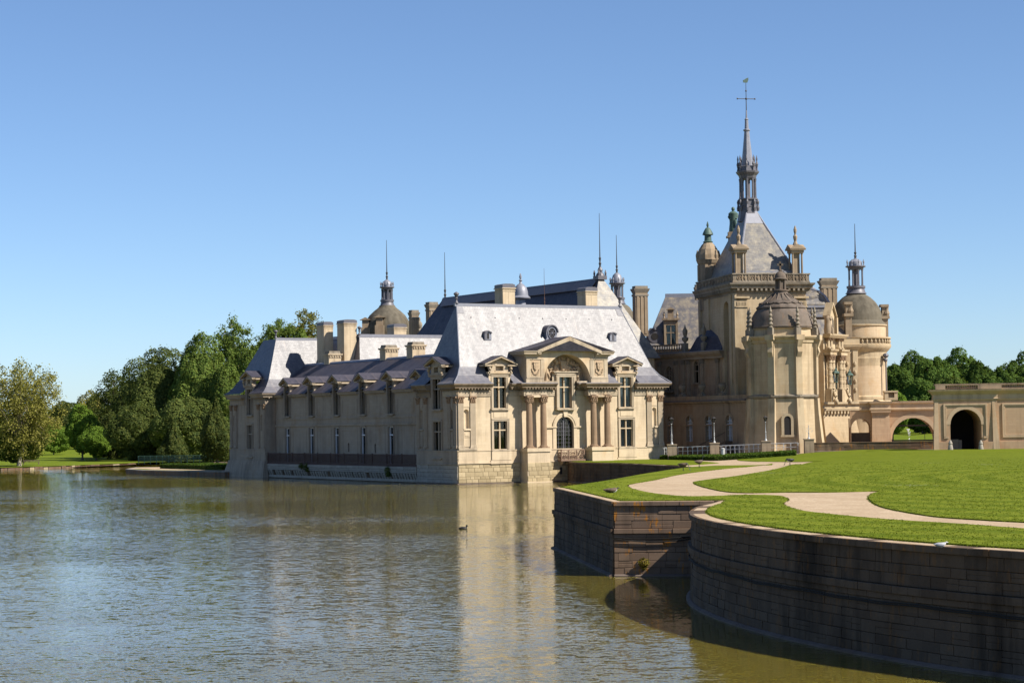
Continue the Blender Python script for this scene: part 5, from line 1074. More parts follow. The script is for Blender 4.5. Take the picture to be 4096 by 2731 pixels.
# steep mossy roof block behind
RB = P(2664, 1180, 303); rb = thing('roof_block', 'steep mottled mossy slate roof with stone dormer left of the chapel', 'building', (RB.x, RB.y, 0), rad(-2))
zr = RB.z; ze = Z(2700, 1390, 297)
mb = MB(); mb.box(-3.2, 9, -5.4, 6, 8, ze); mb.build('wall', 'limestone_old', rb)
R4 = hip_roof([(-3.6, 9, -5.8, 6.5, ze - .2), (-2.9, 9, -4.9, 6, ze + .9), (0, 9, -.3, .6, zr)], 'slate_mossy', 'roof', rb)
mb = MB(); mb.box(-.1, 9, -.55, .8, zr - .5, zr + .15); mb.build('ridge_flashing', 'lead', R4)
p = P(2690, 1372, 297.5); ds = MB(); q = p - RB; z0 = p.z
wall(ds, -1.0, 1.0, z0 - .4, z0 + 3.5, [(-.7, .7, z0 - .2, z0 + 2.6)]); ds.box(-1.0, -.95, .0, 3, z0 - .4, z0 + 3.4); ds.box(.95, 1.0, 0, 3, z0 - .4, z0 + 3.4); ds.box(-1.25, 1.25, -.25, .6, z0 + 3.3, z0 + 3.6); ds.box(-.42, .42, -.05, .6, z0 + 3.6, z0 + 4.8); ds.prism_y([(-.65, z0 + 4.8), (.65, z0 + 4.8), (0, z0 + 5.15)], -.25, .7)
for sx in (-1, 1): ds.lathe([(.16, z0 + 3.6), (.1, z0 + 3.9), (.2, z0 + 4.1), (.1, z0 + 4.3), (.03, z0 + 4.6)], 8, sx * .95, .1)
ds = ds.build('stone_dormer', 'limestone_old_plain', rb, T(q.x, q.y, 0)); window(rb, T(q.x, q.y, z0 - .2), 1.4, 2.8, 1.7, cols=2, sur=.0, sill=False, mull='limestone_old_plain', blind=('curtain', 1, 0), surmat='limestone_old_plain', bar=.1)
p = P(2624, 1345, 298.0); q = p - RB; mb = MB(); mb.prism_y([(.95 * cos(2 * pi * k / 16), p.z + .95 * sin(2 * pi * k / 16)) for k in range(16)], -.1, .8); mb.prism_y([(-1.2, p.z - 1.1), (1.2, p.z - 1.1), (1.2, p.z + .2), (.7, p.z + 1.2), (-.7, p.z + 1.2), (-1.2, p.z + .2)], .0, 1.8); mb.ball((0, -.1, p.z + 1.05), .3, 8, 5); bo = mb.build('bullseye_dormer', 'lead_dark', rb, T(q.x, q.y, 0)); mb = MB(); mb.prism_y([(.5 * cos(2 * pi * k / 16), p.z + .5 * sin(2 * pi * k / 16)) for k in range(16)], -.14, -.1); mb.build('pane', 'dark_room', bo)
far_stack('squat chimney stack peeking out left of the chapel parapet', 2775, 2812, 1138, 1200, 292, .8, .2)

# ================================================================== chapel
CRZ = rad(11.3); N0 = P(2947, 1500, 265); CH = thing('chapel', 'tall stone chapel with pyramid roof and slender dark fleche', 'chapel', (N0.x, N0.y, 0), CRZ)
CWd, CD = 9.45, 16.2; LF = T(0, CD, 0, -pi / 2)
mb = MB(); wall(mb, 0, CWd, 1.5, 24.0); mb.face([(CWd, 0, 1.5), (CWd, CD, 1.5), (CWd, CD, 24), (CWd, 0, 24)]); mb.face([(0, CD, 1.5), (CWd, CD, 1.5), (CWd, CD, 24), (0, CD, 24)]); mb.build('wall', 'limestone_warm', CH)
wx = CD - 4.0
mb = MB(); wall(mb, 0, CD, 1.5, 24.0, [(wx - 1.25, wx + 1.25, 9.9, 22.6, True)], t=1.2); mb.build('wall', 'limestone_warm', CH, LF)
LW = MB(); LW.box(-1.25, -1.1, .7, .9, 0, 11.4); LW.box(1.1, 1.25, .7, .9, 0, 11.4); LW = LW.build('window', 'limestone_warm_plain', CH, LF @ T(wx, 0, 9.9))
mb = MB(); mb.box(-.1, .1, .75, .95, 0, 10.8); [mb.box(-1.25, 1.25, .76, .94, z - .06, z + .06) for z in (2.8, 5.6, 8.4)]
for k in range(12): t0, t1 = 2 * pi * k / 12, 2 * pi * (k + 1) / 12; mb.tube([(.5 * cos(t0), .85, 11.6 + .5 * sin(t0)), (.5 * cos(t1), .85, 11.6 + .5 * sin(t1))], .09, 5)
for sx in (-1, 1): mb.tube([(sx * 1.2, .85, 9.6), (sx * .9, .85, 10.6), (sx * .55, .85, 10.95), (sx * .2, .85, 10.5), (0, .85, 9.9)], .08, 5)
mb.build('tracery', 'limestone_warm_plain', LW)
for sx in (0, 1):
    mb = MB(); mb.box(-1.25 + sx * 1.25, sx * 1.25, .96, .98, 0, 11.45); mb.build('pane', 'glass', LW)
mb = MB(); mb.prism_y(arch_pts(1.25, 11.45), .96, .98); mb.build('pane', 'glass', LW); mb = MB(); mb.box(-1.3, 1.3, 1.15, 1.18, -.1, 12.9); mb.build('room', 'dark_room', LW)
for x, wd in ((.75, 1.5), (CWd - .75, 1.5)):
    mb = MB(); mb.box(-wd / 2, wd / 2, -.3, .05, 1.5, 21.6); mb.box(-wd / 2 - .12, wd / 2 + .12, -.42, .05, 21.6, 21.75); mb.box(-wd / 2, wd / 2, -.33, .05, 21.75, 22.4); mb.box(-wd / 2 - .25, wd / 2 + .25, -.5, .05, 22.75, 23.0)
    for k in range(7): mb.box(-wd / 2 + .08 + k * .2, -wd / 2 + .18 + k * .2, -.38, -.3, 21.85, 22.3)
    mb.build('corner_pilaster', 'limestone_warm_plain', CH, T(x, 0, 0))
mb = MB()
for s_ in (.6, 4.5, CD - 1.8, CD - .2): mb = MB(); mb.box(s_ - .5, s_ + .5, -.22, .05, 1.5, 23.4); mb.build('side_buttress', 'limestone_warm_plain', CH, LF)
CHP = [(0, CD), (0, 0), (CWd, 0), (CWd, CD)]; CCO = [(-.4, 23.3), (.06, 23.3), (.06, 23.55), (.2, 23.6), (.25, 23.95), (.7, 24.05), (.75, 24.3), (.95, 24.5), (1.0, 24.7), (-.4, 24.7)]
mb = MB(); sweep(mb, CHP, CCO); modillions(mb, CHP, .2, .66, 23.7, 24.04, .62, .26); mb.build('cornice', 'limestone_grey', CH)
mb = MB(); sweep(mb, CHP, [(.1, 24.7), (.45, 24.7), (.45, 24.95), (.38, 25.0), (.38, 25.72), (.5, 25.78), (.5, 25.95), (.1, 25.95)]); mb.build('parapet', 'limestone_grey', CH)
def carved(parent, M, L, n, z, h, out):
    for k in range(n):   # pierced balustrade motifs: ring, lily, ring
        mb = MB(); c = L * (k + .5) / n; w2 = L / n * .42
        if k % 2 == 0:
            for q in range(10): t0, t1 = 2 * pi * q / 10, 2 * pi * (q + 1) / 10; mb.tube([(c + h * .36 * cos(t0), -out, z + h * .36 * sin(t0)), (c + h * .36 * cos(t1), -out, z + h * .36 * sin(t1))], .06, 4)
            mb.ball((c, -out, z), h * .17, 8, 5)
        else:
            mb.loft([[(c - .08, -out - .05, z - h * .45), (c + .08, -out - .05, z - h * .45), (c + .08, -out + .05, z - h * .45), (c - .08, -out + .05, z - h * .45)], [(c - .14, -out - .1, z), (c + .14, -out - .1, z), (c + .14, -out + .05, z), (c - .14, -out + .05, z)], [(c - .02, -out - .05, z + h * .46), (c + .02, -out - .05, z + h * .46), (c + .02, -out + .05, z + h * .46), (c - .02, -out + .05, z + h * .46)]])
            for sx in (-1, 1): mb.tube([(c + sx * .08, -out, z - h * .2), (c + sx * w2 * .6, -out, z + h * .25), (c + sx * w2 * .85, -out, z + h * .05)], [.07, .08, .04], 5)
        mb.box(c + L / n / 2 - .07, c + L / n / 2 + .07, -out - .07, -out + .02, z - h / 2, z + h / 2)
        mb.build('carved_motif', 'limestone_old_plain', parent, M)
carved(CH, T(0, 0, 0), CWd, 11, 25.36, .74, .40); carved(CH, LF, CD, 12, 25.36, .74, .40)
CR = hip_roof([(.3, CWd - .3, .4, CD - .4, 25.3), (1.0, CWd - 1.0, 1.4, CD - 1.4, 26.6), (4.05, CWd - 4.05, 7.2, CD - 7.2, 34.6)], 'slate_lichen', 'roof', CH)
mb = MB(); mb.box(.9, CWd - .9, 1.1, 1.25, 25.3, 26.35, 0, .0); mb.build('lead_apron', 'lead', CR)
for sx in (0, 1):
    c = (lambda u: u) if sx == 0 else (lambda u: CWd - u); mb = MB(); mb.tube([(c(1.0), 1.4, 26.6), (c(4.05), 7.2, 34.6)], .13, 6); mb.build('hip_roll', 'lead', CR)
mb = MB(); mb.loft([[(3.4, 6.0, 33.0), (CWd - 3.4, 6.0, 33.0), (CWd - 3.4, CD - 6.0, 33.0), (3.4, CD - 6, 33.0)], [(4.0, 7.1, 34.7), (CWd - 4.0, 7.1, 34.7), (CWd - 4.0, CD - 7.1, 34.7), (4.0, CD - 7.1, 34.7)]]); mb.build('lead_crown', 'lead', CR)
FX, FY = CWd / 2 - .18, CD / 2; fl = MB(); fl.lathe([(.35, 36.4), (.35, 39.1)], 8); fl.lathe([(1.5, 33.4), (1.3, 34.4), (1.18, 35.2), (1.25, 35.4), (1.15, 35.5), (1.12, 36.2), (1.3, 36.3), (1.3, 36.45), (1.0, 36.5)], 8, ph=pi / 8)
fl.lathe([(1.0, 39.0), (1.12, 39.2), (1.2, 39.5), (1.5, 39.85), (1.55, 40.05), (1.2, 40.15), (1.15, 40.7), (.85, 40.8)], 8, ph=pi / 8); FLE = fl.build('fleche', 'lead_dark', CH, T(FX, FY, 0))
mb = MB(); mb.lathe([(.8, 40.75), (.4, 44.6), (.34, 45.4), (.46, 45.5), (.46, 45.65), (.28, 45.75), (.22, 46.9), (.28, 47.0), (.12, 47.2), (.08, 48.2)], 8, ph=pi / 8); mb.build('spire', 'lead', FLE)
for k in range(8):
    q = 2 * pi * k / 8 + pi / 8; mb = MB(); mb.lathe([(.2, 36.4), (.15, 36.8), (.13, 38.6), (.2, 39.1)], 6, 1.0 * cos(q), 1.0 * sin(q)); mb.lathe([(.17, 40.1), (.1, 40.5), (.2, 41.0), (.08, 41.4), (.12, 41.7), (.02, 42.2)], 6, 1.25 * cos(q), 1.25 * sin(q)); mb.lathe([(.16, 34.8), (.22, 35.2), (.12, 35.6), (.2, 36.0), (.1, 36.3)], 6, 1.3 * cos(q), 1.3 * sin(q)); mb.build('pinnacle_post', 'lead_dark', FLE)
mb = MB(); mb.tube([(0, 0, 48), (0, 0, 52.2)], [.07, .03], 6); mb.tube([(-1.2, 0, 49.75), (1.2, 0, 49.75)], .05, 6); mb.ball((0, 0, 49.75), .16, 8, 5); mb.ball((-1.2, 0, 49.75), .12, 6, 4); mb.ball((1.2, 0, 49.75), .12, 6, 4); mb.ball((0, 0, 50.8), .13, 6, 4); mb.build('cross', 'iron', FLE)
mb = MB(); mb.loft([[(-.35, -.03, 51.9), (.2, -.03, 51.9), (.2, .03, 51.9), (-.35, .03, 51.9)], [(-.4, -.03, 52.2), (.36, -.03, 52.3), (.36, .03, 52.3), (-.4, .03, 52.2)], [(.1, -.02, 52.5), (.34, -.02, 52.6), (.34, .02, 52.6), (.1, .02, 52.5)]]); mb.build('weather_vane', 'copper_green', FLE)
def aedicule(x, y, name='corner_turret'):
    mb = MB(); 
    for a in (-.62, .62):
        for b in (-.62, .62): mb.lathe([(.17, 25.95), (.14, 26.1), (.13, 28.4), (.2, 28.65)], 8, a, b)
    mb.box(-.4, .4, -.4, .4, 25.95, 28.65); mb.box(-.85, .85, -.85, .85, 28.65, 29.0); mb.box(-1.05, 1.05, -1.05, 1.05, 29.0, 29.15)
    for M in (Matrix.Identity(4), Matrix.Rotation(pi / 2, 4, 'Z')): q = MB(); q.prism_y([(-1.1, 29.15), (1.1, 29.15), (0, 29.75)], -1.06, 1.06); mb.merge(q, M)
    mb.lathe([(.4, 29.5), (.3, 29.9), (.18, 30.2), (.26, 30.5), (.3, 30.8), (.12, 31.1), (.2, 31.4), (.22, 31.7), (.05, 32.2)], 8); return mb.build(name, 'limestone_old_plain', CH, T(x, y, 0))
aedicule(.85, .9); aedicule(CWd - .95, .9)
mb = MB(); mb.lathe([(1.35, 22), (1.35, 28.2), (1.5, 28.4), (1.7, 28.9), (1.55, 29.0), (1.5, 29.6), (1.3, 30.3), (.9, 30.9), (.6, 31.2)], 12)
for k in range(6): q = 2 * pi * k / 6; mb.lathe([(.2, 28.9), (.26, 29.5), (.05, 30.2)], 6, 1.5 * cos(q), 1.5 * sin(q)); mb.box(-.0 + 1.3 * cos(q) - .2, 1.3 * cos(q) + .2, 1.3 * sin(q) - .2, 1.3 * sin(q) + .2, 26, 28.2)
tu = mb.build('corner_turret', 'limestone_old_plain', CH, T(1.0, CD - 1.2, 0)); mb = MB(); mb.lathe([(.62, 31.2), (.7, 31.35), (.5, 31.45), (.45, 32.2), (.75, 32.3), (.7, 32.5), (.5, 32.9), (.3, 33.2), (.1, 33.3), (.18, 33.6), (.04, 34.1)], 12); mb.build('copper_cap', 'copper_green', tu, smooth=True)
# statue on its gable at the back of the roof
sp_ = P(2934, 928, 279); stt = thing('statue', 'green bronze statue of a robed figure on a pedestal against the chapel roof', 'statue', sp_)
mb = MB(); mb.lathe([(.62, 0), (.58, .5), (.5, 1.2), (.52, 1.7), (.58, 2.2), (.62, 2.5), (.4, 2.72), (.17, 2.8), (.16, 2.86), (.22, 2.95), (.24, 3.12), (.2, 3.28), (.08, 3.38)], 14); mb.tube([(.5, -.1, 2.5), (.62, -.2, 2.0), (.35, -.5, 1.75)], [.16, .14, .1], 6); mb.tube([(-.5, -.1, 2.5), (-.64, -.1, 2.0), (-.45, -.35, 1.6)], [.16, .14, .1], 6); mb.tube([(.2, -.45, 1.6), (.3, -.55, .8), (.25, -.5, 0)], [.16, .2, .22], 6); mb.build('figure', 'copper_green', stt, smooth=True)
mb = MB(); mb.box(-.75, .75, -.6, .6, -.55, -.02); mb.box(-.95, .95, -.75, .75, -.8, -.55); mb.box(-.7, .7, -.5, .5, -2.2, -.8); mb.lathe([(.6, -6), (.7, -3), (.9, -2.2)], 10); mb.build('pedestal', 'limestone_old_plain', stt)

# ================================================================== apse with stone dome
AC_ = Vector((33.75, 259.6)); AP = thing('chapel_apse', 'eight-sided apse tower with brown stone dome and cross before the chapel', 'chapel', (AC_.x, AC_.y, 0), 0)
va_ = [rad(-90 + a) for a in (-70, -25, 20, 65, 110, 155, 200, 245)]; AR = 4.35
def ring8(r, z): return [(r * cos(a), r * sin(a), z) for a in va_]
mb = MB(); mb.loft([ring8(AR + .35, 1.5), ring8(AR + .12, 5.5), ring8(AR, 9.9), ring8(AR, 17.2)], cap=False); mb.build('wall', 'limestone_warm', AP)
mb = MB(); mb.loft([ring8(AR + .02, 9.75), ring8(AR + .18, 9.85), ring8(AR + .3, 10.0), ring8(AR + .3, 10.18), ring8(AR + .02, 10.3)]); mb.build('string_course', 'limestone_grey', AP)
mb = MB(); mb.loft([ring8(AR + .0, 16.6), ring8(AR + .15, 16.7), ring8(AR + .2, 17.0), ring8(AR + .45, 17.2), ring8(AR + .6, 17.4), ring8(AR + .6, 17.55), ring8(AR - .3, 17.6), ring8(AR - .35, 18.35), ring8(AR - .2, 18.45), ring8(AR - .2, 18.6), ring8(AR - .5, 18.6)]); mb.build('cornice', 'limestone_warm_plain', AP)
for i, a in enumerate(va_):
    mb = MB(); q = MB(); q.loft([[(-.5, -1.15, 1.5), (.5, -1.15, 1.5), (.5, .3, 1.5), (-.5, .3, 1.5)], [(-.48, -.7, 5.0), (.48, -.7, 5.0), (.48, .3, 5), (-.48, .3, 5)], [(-.45, -.4, 8.0), (.45, -.4, 8.0), (.45, .3, 8), (-.45, .3, 8)], [(-.45, -.3, 9.8), (.45, -.3, 9.8), (.45, .3, 9.8), (-.45, .3, 9.8)]])
    q.box(-.42, .42, -.22, .3, 10.25, 15.2); q.box(-.42, .42, -.22, .3, 15.2, 16.6); q.loft([[(-.3, -.25, 14.9), (.3, -.25, 14.9), (.3, 0, 14.9), (-.3, 0, 14.9)], [(-.3, -.55, 15.5), (.3, -.55, 15.5), (.3, 0, 15.5), (-.3, 0, 15.5)], [(-.3, -.4, 16.1), (.3, -.4, 16.1), (.3, 0, 16.1), (-.3, 0, 16.1)], [(-.34, -.75, 17.0), (.34, -.75, 17.0), (.34, 0, 17.0), (-.34, 0, 17.0)]]); q.box(-.55, .55, -.75, .2, 17.0, 17.62)
    mb.merge(q, Matrix.Translation((AR * cos(a), AR * sin(a), 0)) @ Matrix.Rotation(a + pi / 2, 4, 'Z')); mb.build('buttress', 'limestone_warm_plain', AP)
    if i < 5 or i == 7:
        mb = MB(); mb.box(-.32, .32, -.32, .32, 17.62, 18.5); prof = [(.26, 18.5), (.3, 18.62)]
        for k in range(4): z = 18.62 + k * .52; rr_ = .3 - k * .035; prof += [(rr_ * .55, z + .1), (rr_ * .7, z + .22), (rr_ * 1.05, z + .34), (rr_ * .95, z + .42)]
        prof += [(.1, 20.9), (.02, 21.25)]; mb.lathe(prof, 10); mb.build('pinnacle', 'limestone_grey', AP, T((AR - .02) * cos(a), (AR - .02) * sin(a), 0, a), smooth=True)
mb = MB(); mb.lathe([(4.0, 18.5), (4.1, 18.72), (3.98, 18.95), (3.88, 19.4), (3.62, 20.1), (3.25, 20.7), (2.98, 21.0), (3.12, 21.06), (3.08, 21.22), (2.8, 21.45), (2.5, 21.55)], 48); dm = mb.build('dome', 'dome_stone', AP, smooth=True)
mb = MB(); mb.lathe([(2.95, 21.3), (2.45, 21.8), (1.5, 22.4), (.95, 22.85), (.85, 23.2), (1.0, 23.25), (1.0, 23.4), (.75, 23.45)], 32)
for k in range(16): q = 2 * pi * k / 16; mb.tube([(2.7 * cos(q), 2.7 * sin(q), 21.5), (1.5 * cos(q), 1.5 * sin(q), 22.45), (.95 * cos(q), .95 * sin(q), 22.95)], .07, 5); q += pi / 16; mb.tube([(2.6 * cos(q - .16), 2.6 * sin(q - .16), 21.75), (2.7 * cos(q), 2.7 * sin(q), 21.6), (2.6 * cos(q + .16), 2.6 * sin(q + .16), 21.75)], .13, 5)
mb.build('dome_crown', 'dome_stone', AP, smooth=True)
mb = MB(); mb.lathe([(.5, 23.4), (.5, 24.6), (.82, 24.7), (.86, 24.82), (.74, 24.92), (.7, 25.2), (.5, 25.55), (.25, 25.75), (.12, 25.8), (.2, 25.9), (.1, 26.05)], 20)
for k in range(6): q = 2 * pi * k / 6 + .3; mb.lathe([(.16, 23.4), (.12, 23.6), (.12, 24.4), (.17, 24.6)], 6, .6 * cos(q), .6 * sin(q))
mb.box(-.12, .12, -.09, .09, 26.0, 27.0); mb.box(-.38, .38, -.09, .09, 26.45, 26.72); mb.build('lantern', 'dome_stone', AP, smooth=True)
# slit doorway in the apse foot, on the shaded middle face
am = (va_[1] + va_[2]) / 2; rm = AR * cos(rad(22.5)); Mx = Matrix.Translation((rm * cos(am), rm * sin(am), 0)) @ Matrix.Rotation(am + pi / 2, 4, 'Z')
mb = MB(); mb.prism_y(arch_pts(.42, 1.9) + [(.42, 0), (-.42, 0)], -.45, -.15); mb.build('doorway', 'dark_room', AP, Mx @ T(.15, 0, 5.3))
mb = MB(); mb.box(-.75, -.42, -.52, -.1, 0, 1.9); mb.box(.42, .75, -.52, -.1, 0, 1.9); mb.box(-.85, .85, -.55, -.1, -.25, 0); mb.prism_y(arch_pts(.75, 1.9) + list(reversed(arch_pts(.42, 1.9))), -.52, -.1); mb.build('door_surround', 'limestone_warm_plain', AP, Mx @ T(.15, 0, 5.3))

# ================================================================== right domed tower
D3 = 282.0; q3 = lambda py, px=3431: Z(px, py, D3)
RT = dome_tower('large round tower with grey bulbous dome, lantern and balcony at the right', 3431, D3, 3.9, [(3.95, q3(1304)), (3.85, q3(1296)), (3.45, q3(1283)), (3.42, q3(1262)), (3.15, q3(1235)), (2.6, q3(1210)), (1.9, q3(1190)), (1.35, q3(1180)), (1.2, q3(1174))], q3(1303), 3, (q3(1165), q3(1068), .95, q3(1034)), q3(895), ('limestone_warm_round', 'dome_grey'))
mb = MB(); mb.lathe([(3.92, q3(1465)), (4.05, q3(1435)), (3.95, q3(1432)), (3.93, q3(1412)), (4.3, q3(1400)), (4.55, q3(1390)), (4.55, q3(1380)), (4.35, q3(1378)), (3.9, q3(1377))], 40); mb.lathe([(3.92, q3(1310)), (4.08, q3(1306)), (4.08, q3(1302)), (3.9, q3(1301))], 40); mb.lathe([(3.92, q3(1440)), (3.96, q3(1439)), (3.96, q3(1437)), (3.9, q3(1436))], 40); mb.build('balcony', 'limestone_warm_plain', RT, smooth=True)
mb = MB(); mb.lathe([(4.5, q3(1358)), (4.55, q3(1357)), (4.55, q3(1352)), (4.2, q3(1352)), (4.2, q3(1358))], 40); br_ = mb.build('balustrade_rail', 'limestone_warm_plain', RT)
bz = q3(1378); bh = q3(1358) - bz; bm2 = MB(); bm2.lathe([(.13, 0), (.08, .1 * bh), (.15, .4 * bh), (.07, .8 * bh), (.12, bh)], 8); bm2 = bm2.mesh('baluster', 'limestone_warm_plain')
for k in range(44): q = 2 * pi * k / 44; link('baluster', bm2, br_, T(4.38 * cos(q), 4.38 * sin(q), bz))
mb = MB(); mb.lathe([(3.9, q3(1600)), (4.2, q3(1598)), (4.2, q3(1588)), (3.95, q3(1583))], 40); mb.lathe([(4.3, 1.5), (4.25, q3(1640)), (4.4, q3(1635)), (4.5, q3(1608)), (4.3, q3(1600)), (3.9, q3(1599))], 40); mb.build('tower_base', 'limestone_warm_plain', RT, smooth=True)
for px, py0, py1, dd in ((3394, 1208, 1352, 276.5), (3539, 1218, 1362, 281.5)):
    p = P(px, py1, dd); qv = p - RT.location; hz = Z(px, py0, dd) - p.z; mb = MB(); mb.box(-.42, .42, -.5, .9, -.3, hz * .62); mb.box(-.62, .62, -.7, 1.0, hz * .6, hz * .68); mb.box(-.34, .34, -.35, .6, hz * .68, hz * .93); mb.box(-.55, .55, -.55, .8, hz * .93, hz); mb.lathe([(.3, hz * .68), (.42, hz * .75), (.25, hz * .85), (.3, hz * .93)], 8, .3, -.2); mb.build('stone_chimney', 'limestone_old_plain', RT, T(qv.x, qv.y, p.z))
p = P(3546, 1585, 279); qv = p - RT.location; mb = MB(); mb.tube([(0, 0, 0), (0, 0, 5.2)], .09, 6); mb.ball((0, 0, 5.5), .42, 8, 6, 1, 1, .8); mb.ball((-.05, 0, 4.9), .3, 8, 5); mb.build('downpipe', 'lead_dark', RT, T(qv.x, qv.y, p.z))
p = P(3565, 1600, 277); bx_ = thing('stone_box', 'small stone balustrade block on the bridge beside the round tower', 'parapet', p); mb = MB(); mb.box(-.95, .8, -.5, .6, 0, .35); mb.box(-.95, -.45, -.45, .5, .35, 1.05); mb.box(.35, .8, -.45, .5, .35, 1.05); mb.box(-1.0, .85, -.55, .6, 1.05, 1.25); mb.box(-.45, .35, .2, .45, .35, 1.05); mb.build('block', 'limestone_warm_plain', bx_)

# ================================================================== entrance front between apse and tower
EB = P(3285, 1600, 271); EN = thing('entrance_front', 'ornate columned entrance front between the apse and the right tower', 'building', (EB.x, EB.y, 0), rad(24))
ze = lambda py: Z(3340, py, 272); z1600 = ze(1600)
mb = MB(); mb.box(-.3, 4.2, 1.5, 6, 2, ze(1600)); mb.build('wall', 'limestone_warm', EN)
mb = MB(); mb.loft([[(-.6, -2.4, 2.0), (4.9, -2.4, 2.0), (4.9, 2, 2.0), (-.6, 2, 2)], [(-.5, -1.2, ze(1660)), (4.4, -1.2, ze(1660)), (4.4, 2, ze(1660)), (-.5, 2, ze(1660))]]); mb.build('battered_base', 'limestone_warm', EN)
mb = MB(); sweep(mb, [(-.6, -1.0), (4.7, -1.0), (4.7, 3)], [(-1, ze(1668)), (.15, ze(1668)), (.25, ze(1650)), (.55, ze(1642)), (.6, ze(1634)), (.3, ze(1632)), (.3, ze(1620)), (.6, ze(1616)), (.6, ze(1608)), (-1, ze(1608))]); modillions(mb, [(-.6, -1.0), (4.7, -1.0)], .2, .5, ze(1655), ze(1644), .5, .22); mb.build('balcony', 'limestone_warm_plain', EN)
EM = T(.1, -.6, 0, rad(34))
for k, x in enumerate((.7, 1.6, 4.2, 5.1)):
    column(EN, EM @ T(x, -.55, ze(1560)), .30, ze(1420) - ze(1560), 'limestone_warm_plain', .7, 4, 20); column(EN, EM @ T(x, -.4, ze(1395)), .22, ze(1352) - ze(1395), 'limestone_warm_plain', .35, 0, 16)
mb = MB(); sweep(mb, [(.1, .0), (.1, -.9), (2.1, -.9), (2.1, -.4), (3.7, -.4), (3.7, -.9), (5.7, -.9), (5.7, 0)], [(-.3, ze(1420)), (.06, ze(1420)), (.06, ze(1410)), (.25, ze(1404)), (.3, ze(1397)), (-.3, ze(1397))]); sweep(mb, [(.2, 0), (.2, -.75), (5.6, -.75), (5.6, 0)], [(-.3, ze(1352)), (.05, ze(1352)), (.3, ze(1342)), (.35, ze(1336)), (-.3, ze(1336))]); mb.build('entablature', 'limestone_warm_plain', EN, EM)
mb = MB(); mb.box(.2, 2.1, -.95, 0, ze(1608), ze(1560)); mb.box(3.7, 5.6, -.95, 0, ze(1608), ze(1560)); mb.build('pedestal', 'limestone_warm_plain', EN, EM)
mb = MB(); mb.box(0, 6, 0, 3, ze(1620), ze(1345)); mb.build('wall', 'limestone_warm', EN, EM)
mb = MB(); mb.prism_y(arch_pts(.7, 3.2) + [(.7, 0), (-.7, 0)], -.06, -.03); mb.build('doorway', 'dark_room', EN, EM @ T(2.9, 0, ze(1600)))
for x in (1.3, 3.4):   # scroll consoles of the old drawbridge
    mb = MB(); mb.tube([(x, -1.3, ze(1612)), (x, -1.55, ze(1600)), (x, -1.45, ze(1585)), (x, -1.15, ze(1572)), (x, -.95, ze(1560)), (x, -1.05, ze(1552))], [.3, .28, .24, .24, .26, .2], 8); mb.ball((x, -1.45, ze(1606)), .42, 10, 6, .8, 1, 1); mb.build('scroll_console', 'limestone_warm_plain', EN, smooth=True)
mb = MB(); mb.prism_y([(1.7, ze(1335)), (3.4, ze(1335)), (3.4, ze(1262)), (2.55, ze(1222)), (1.7, ze(1262))], -.2, .5); mb.prism_y([(1.4, ze(1268)), (2.55, ze(1216)), (3.7, ze(1268)), (3.7, ze(1260)), (2.55, ze(1207)), (1.4, ze(1260))], -.5, .6); mb.box(1.35, 1.75, -.6, 0, ze(1335), ze(1268)); mb.box(3.3, 3.7, -.6, 0, ze(1335), ze(1268)); gb = mb.build('gable', 'limestone_warm_plain', EN, EM @ T(0.4, .2, 0))
mb = MB(); mb.prism_y([(2.05, ze(1330)), (3.05, ze(1330)), (3.05, ze(1280)), (2.55, ze(1262)), (2.05, ze(1280))], -.23, -.2); mb.build('gable_opening', 'dark_room', gb)
lion = MB(); lion.lathe([(.5, 0), (.55, .5), (.5, 1.0), (.42, 1.5), (.45, 1.8), (.4, 2.1), (.2, 2.35)], 10); lion.tube([(.0, -.35, 1.2), (.05, -.6, .6), (.05, -.62, 0)], [.17, .15, .14], 6); lion.ball((0, -.3, 1.95), .3, 8, 6); lion.build('lion', 'limestone_old_plain', EN, EM @ T(.5, -.5, ze(1336)), smooth=True)
p = P(3215, 1260, 282); LMn = thing('mansard_roof', 'curved lead-grey mansard roof tucked behind the apse pinnacles', 'building', (p.x, p.y, 0), rad(8)); zm = lambda py: Z(3260, py, 282)
mb = MB(); mb.loft([[(-1.5, 0, z), (4.0 - o, o * .8, z), (4.0 - o, 6, z), (-1.5, 6, z)] for o, z in ((-.4, zm(1262)), (.0, zm(1240)), (.3, zm(1215)), (.8, zm(1185)), (1.5, zm(1165)), (2.4, zm(1152)))]); mb.build('roof', 'slate_mossy', LMn)
mb = MB(); mb.tube([(4.0 - o, o * .8, z + .05) for o, z in ((-.4, zm(1262)), (.0, zm(1240)), (.3, zm(1215)), (.8, zm(1185)), (1.5, zm(1165)), (2.4, zm(1152)))], .2, 6); mb.box(-1.5, 4.5, -.25, .2, zm(1262) - .2, zm(1262) + .12); mb.box(-1.5, 4.2, -.1, .3, zm(1230), zm(1222)); mb.build('lead_hip', 'lead', LMn); mb = MB(); mb.box(-1.5, 4.2, 0, 6, 8, zm(1262)); mb.build('wall', 'limestone_old', LMn)
p = P(3245, 1147, 290); mb = MB(); pv = p - LMn.location; mb.loft([[(-1, -2.6, p.z - 4.6), (5.2, -2.6, p.z - 4.6), (5.2, 2, p.z - 4.6), (-1, 2, p.z - 4.6)], [(-1, 0, p.z), (1.6, 0, p.z), (1.6, .6, p.z), (-1, .6, p.z)]]); mb.build('back_roof', 'lead', LMn, T(pv.x, pv.y, 0))
far_stack('broad stone chimney stack between chapel and right dome', 3270, 3354, 1112, 1260, 288, .5, .15)
p = P(3338, 1350, 276); SR = thing('slate_slope', 'small steep slate roof slope beside the round tower', 'building', (p.x, p.y, 0), rad(10)); zs_ = lambda py: Z(3360, py, 276)
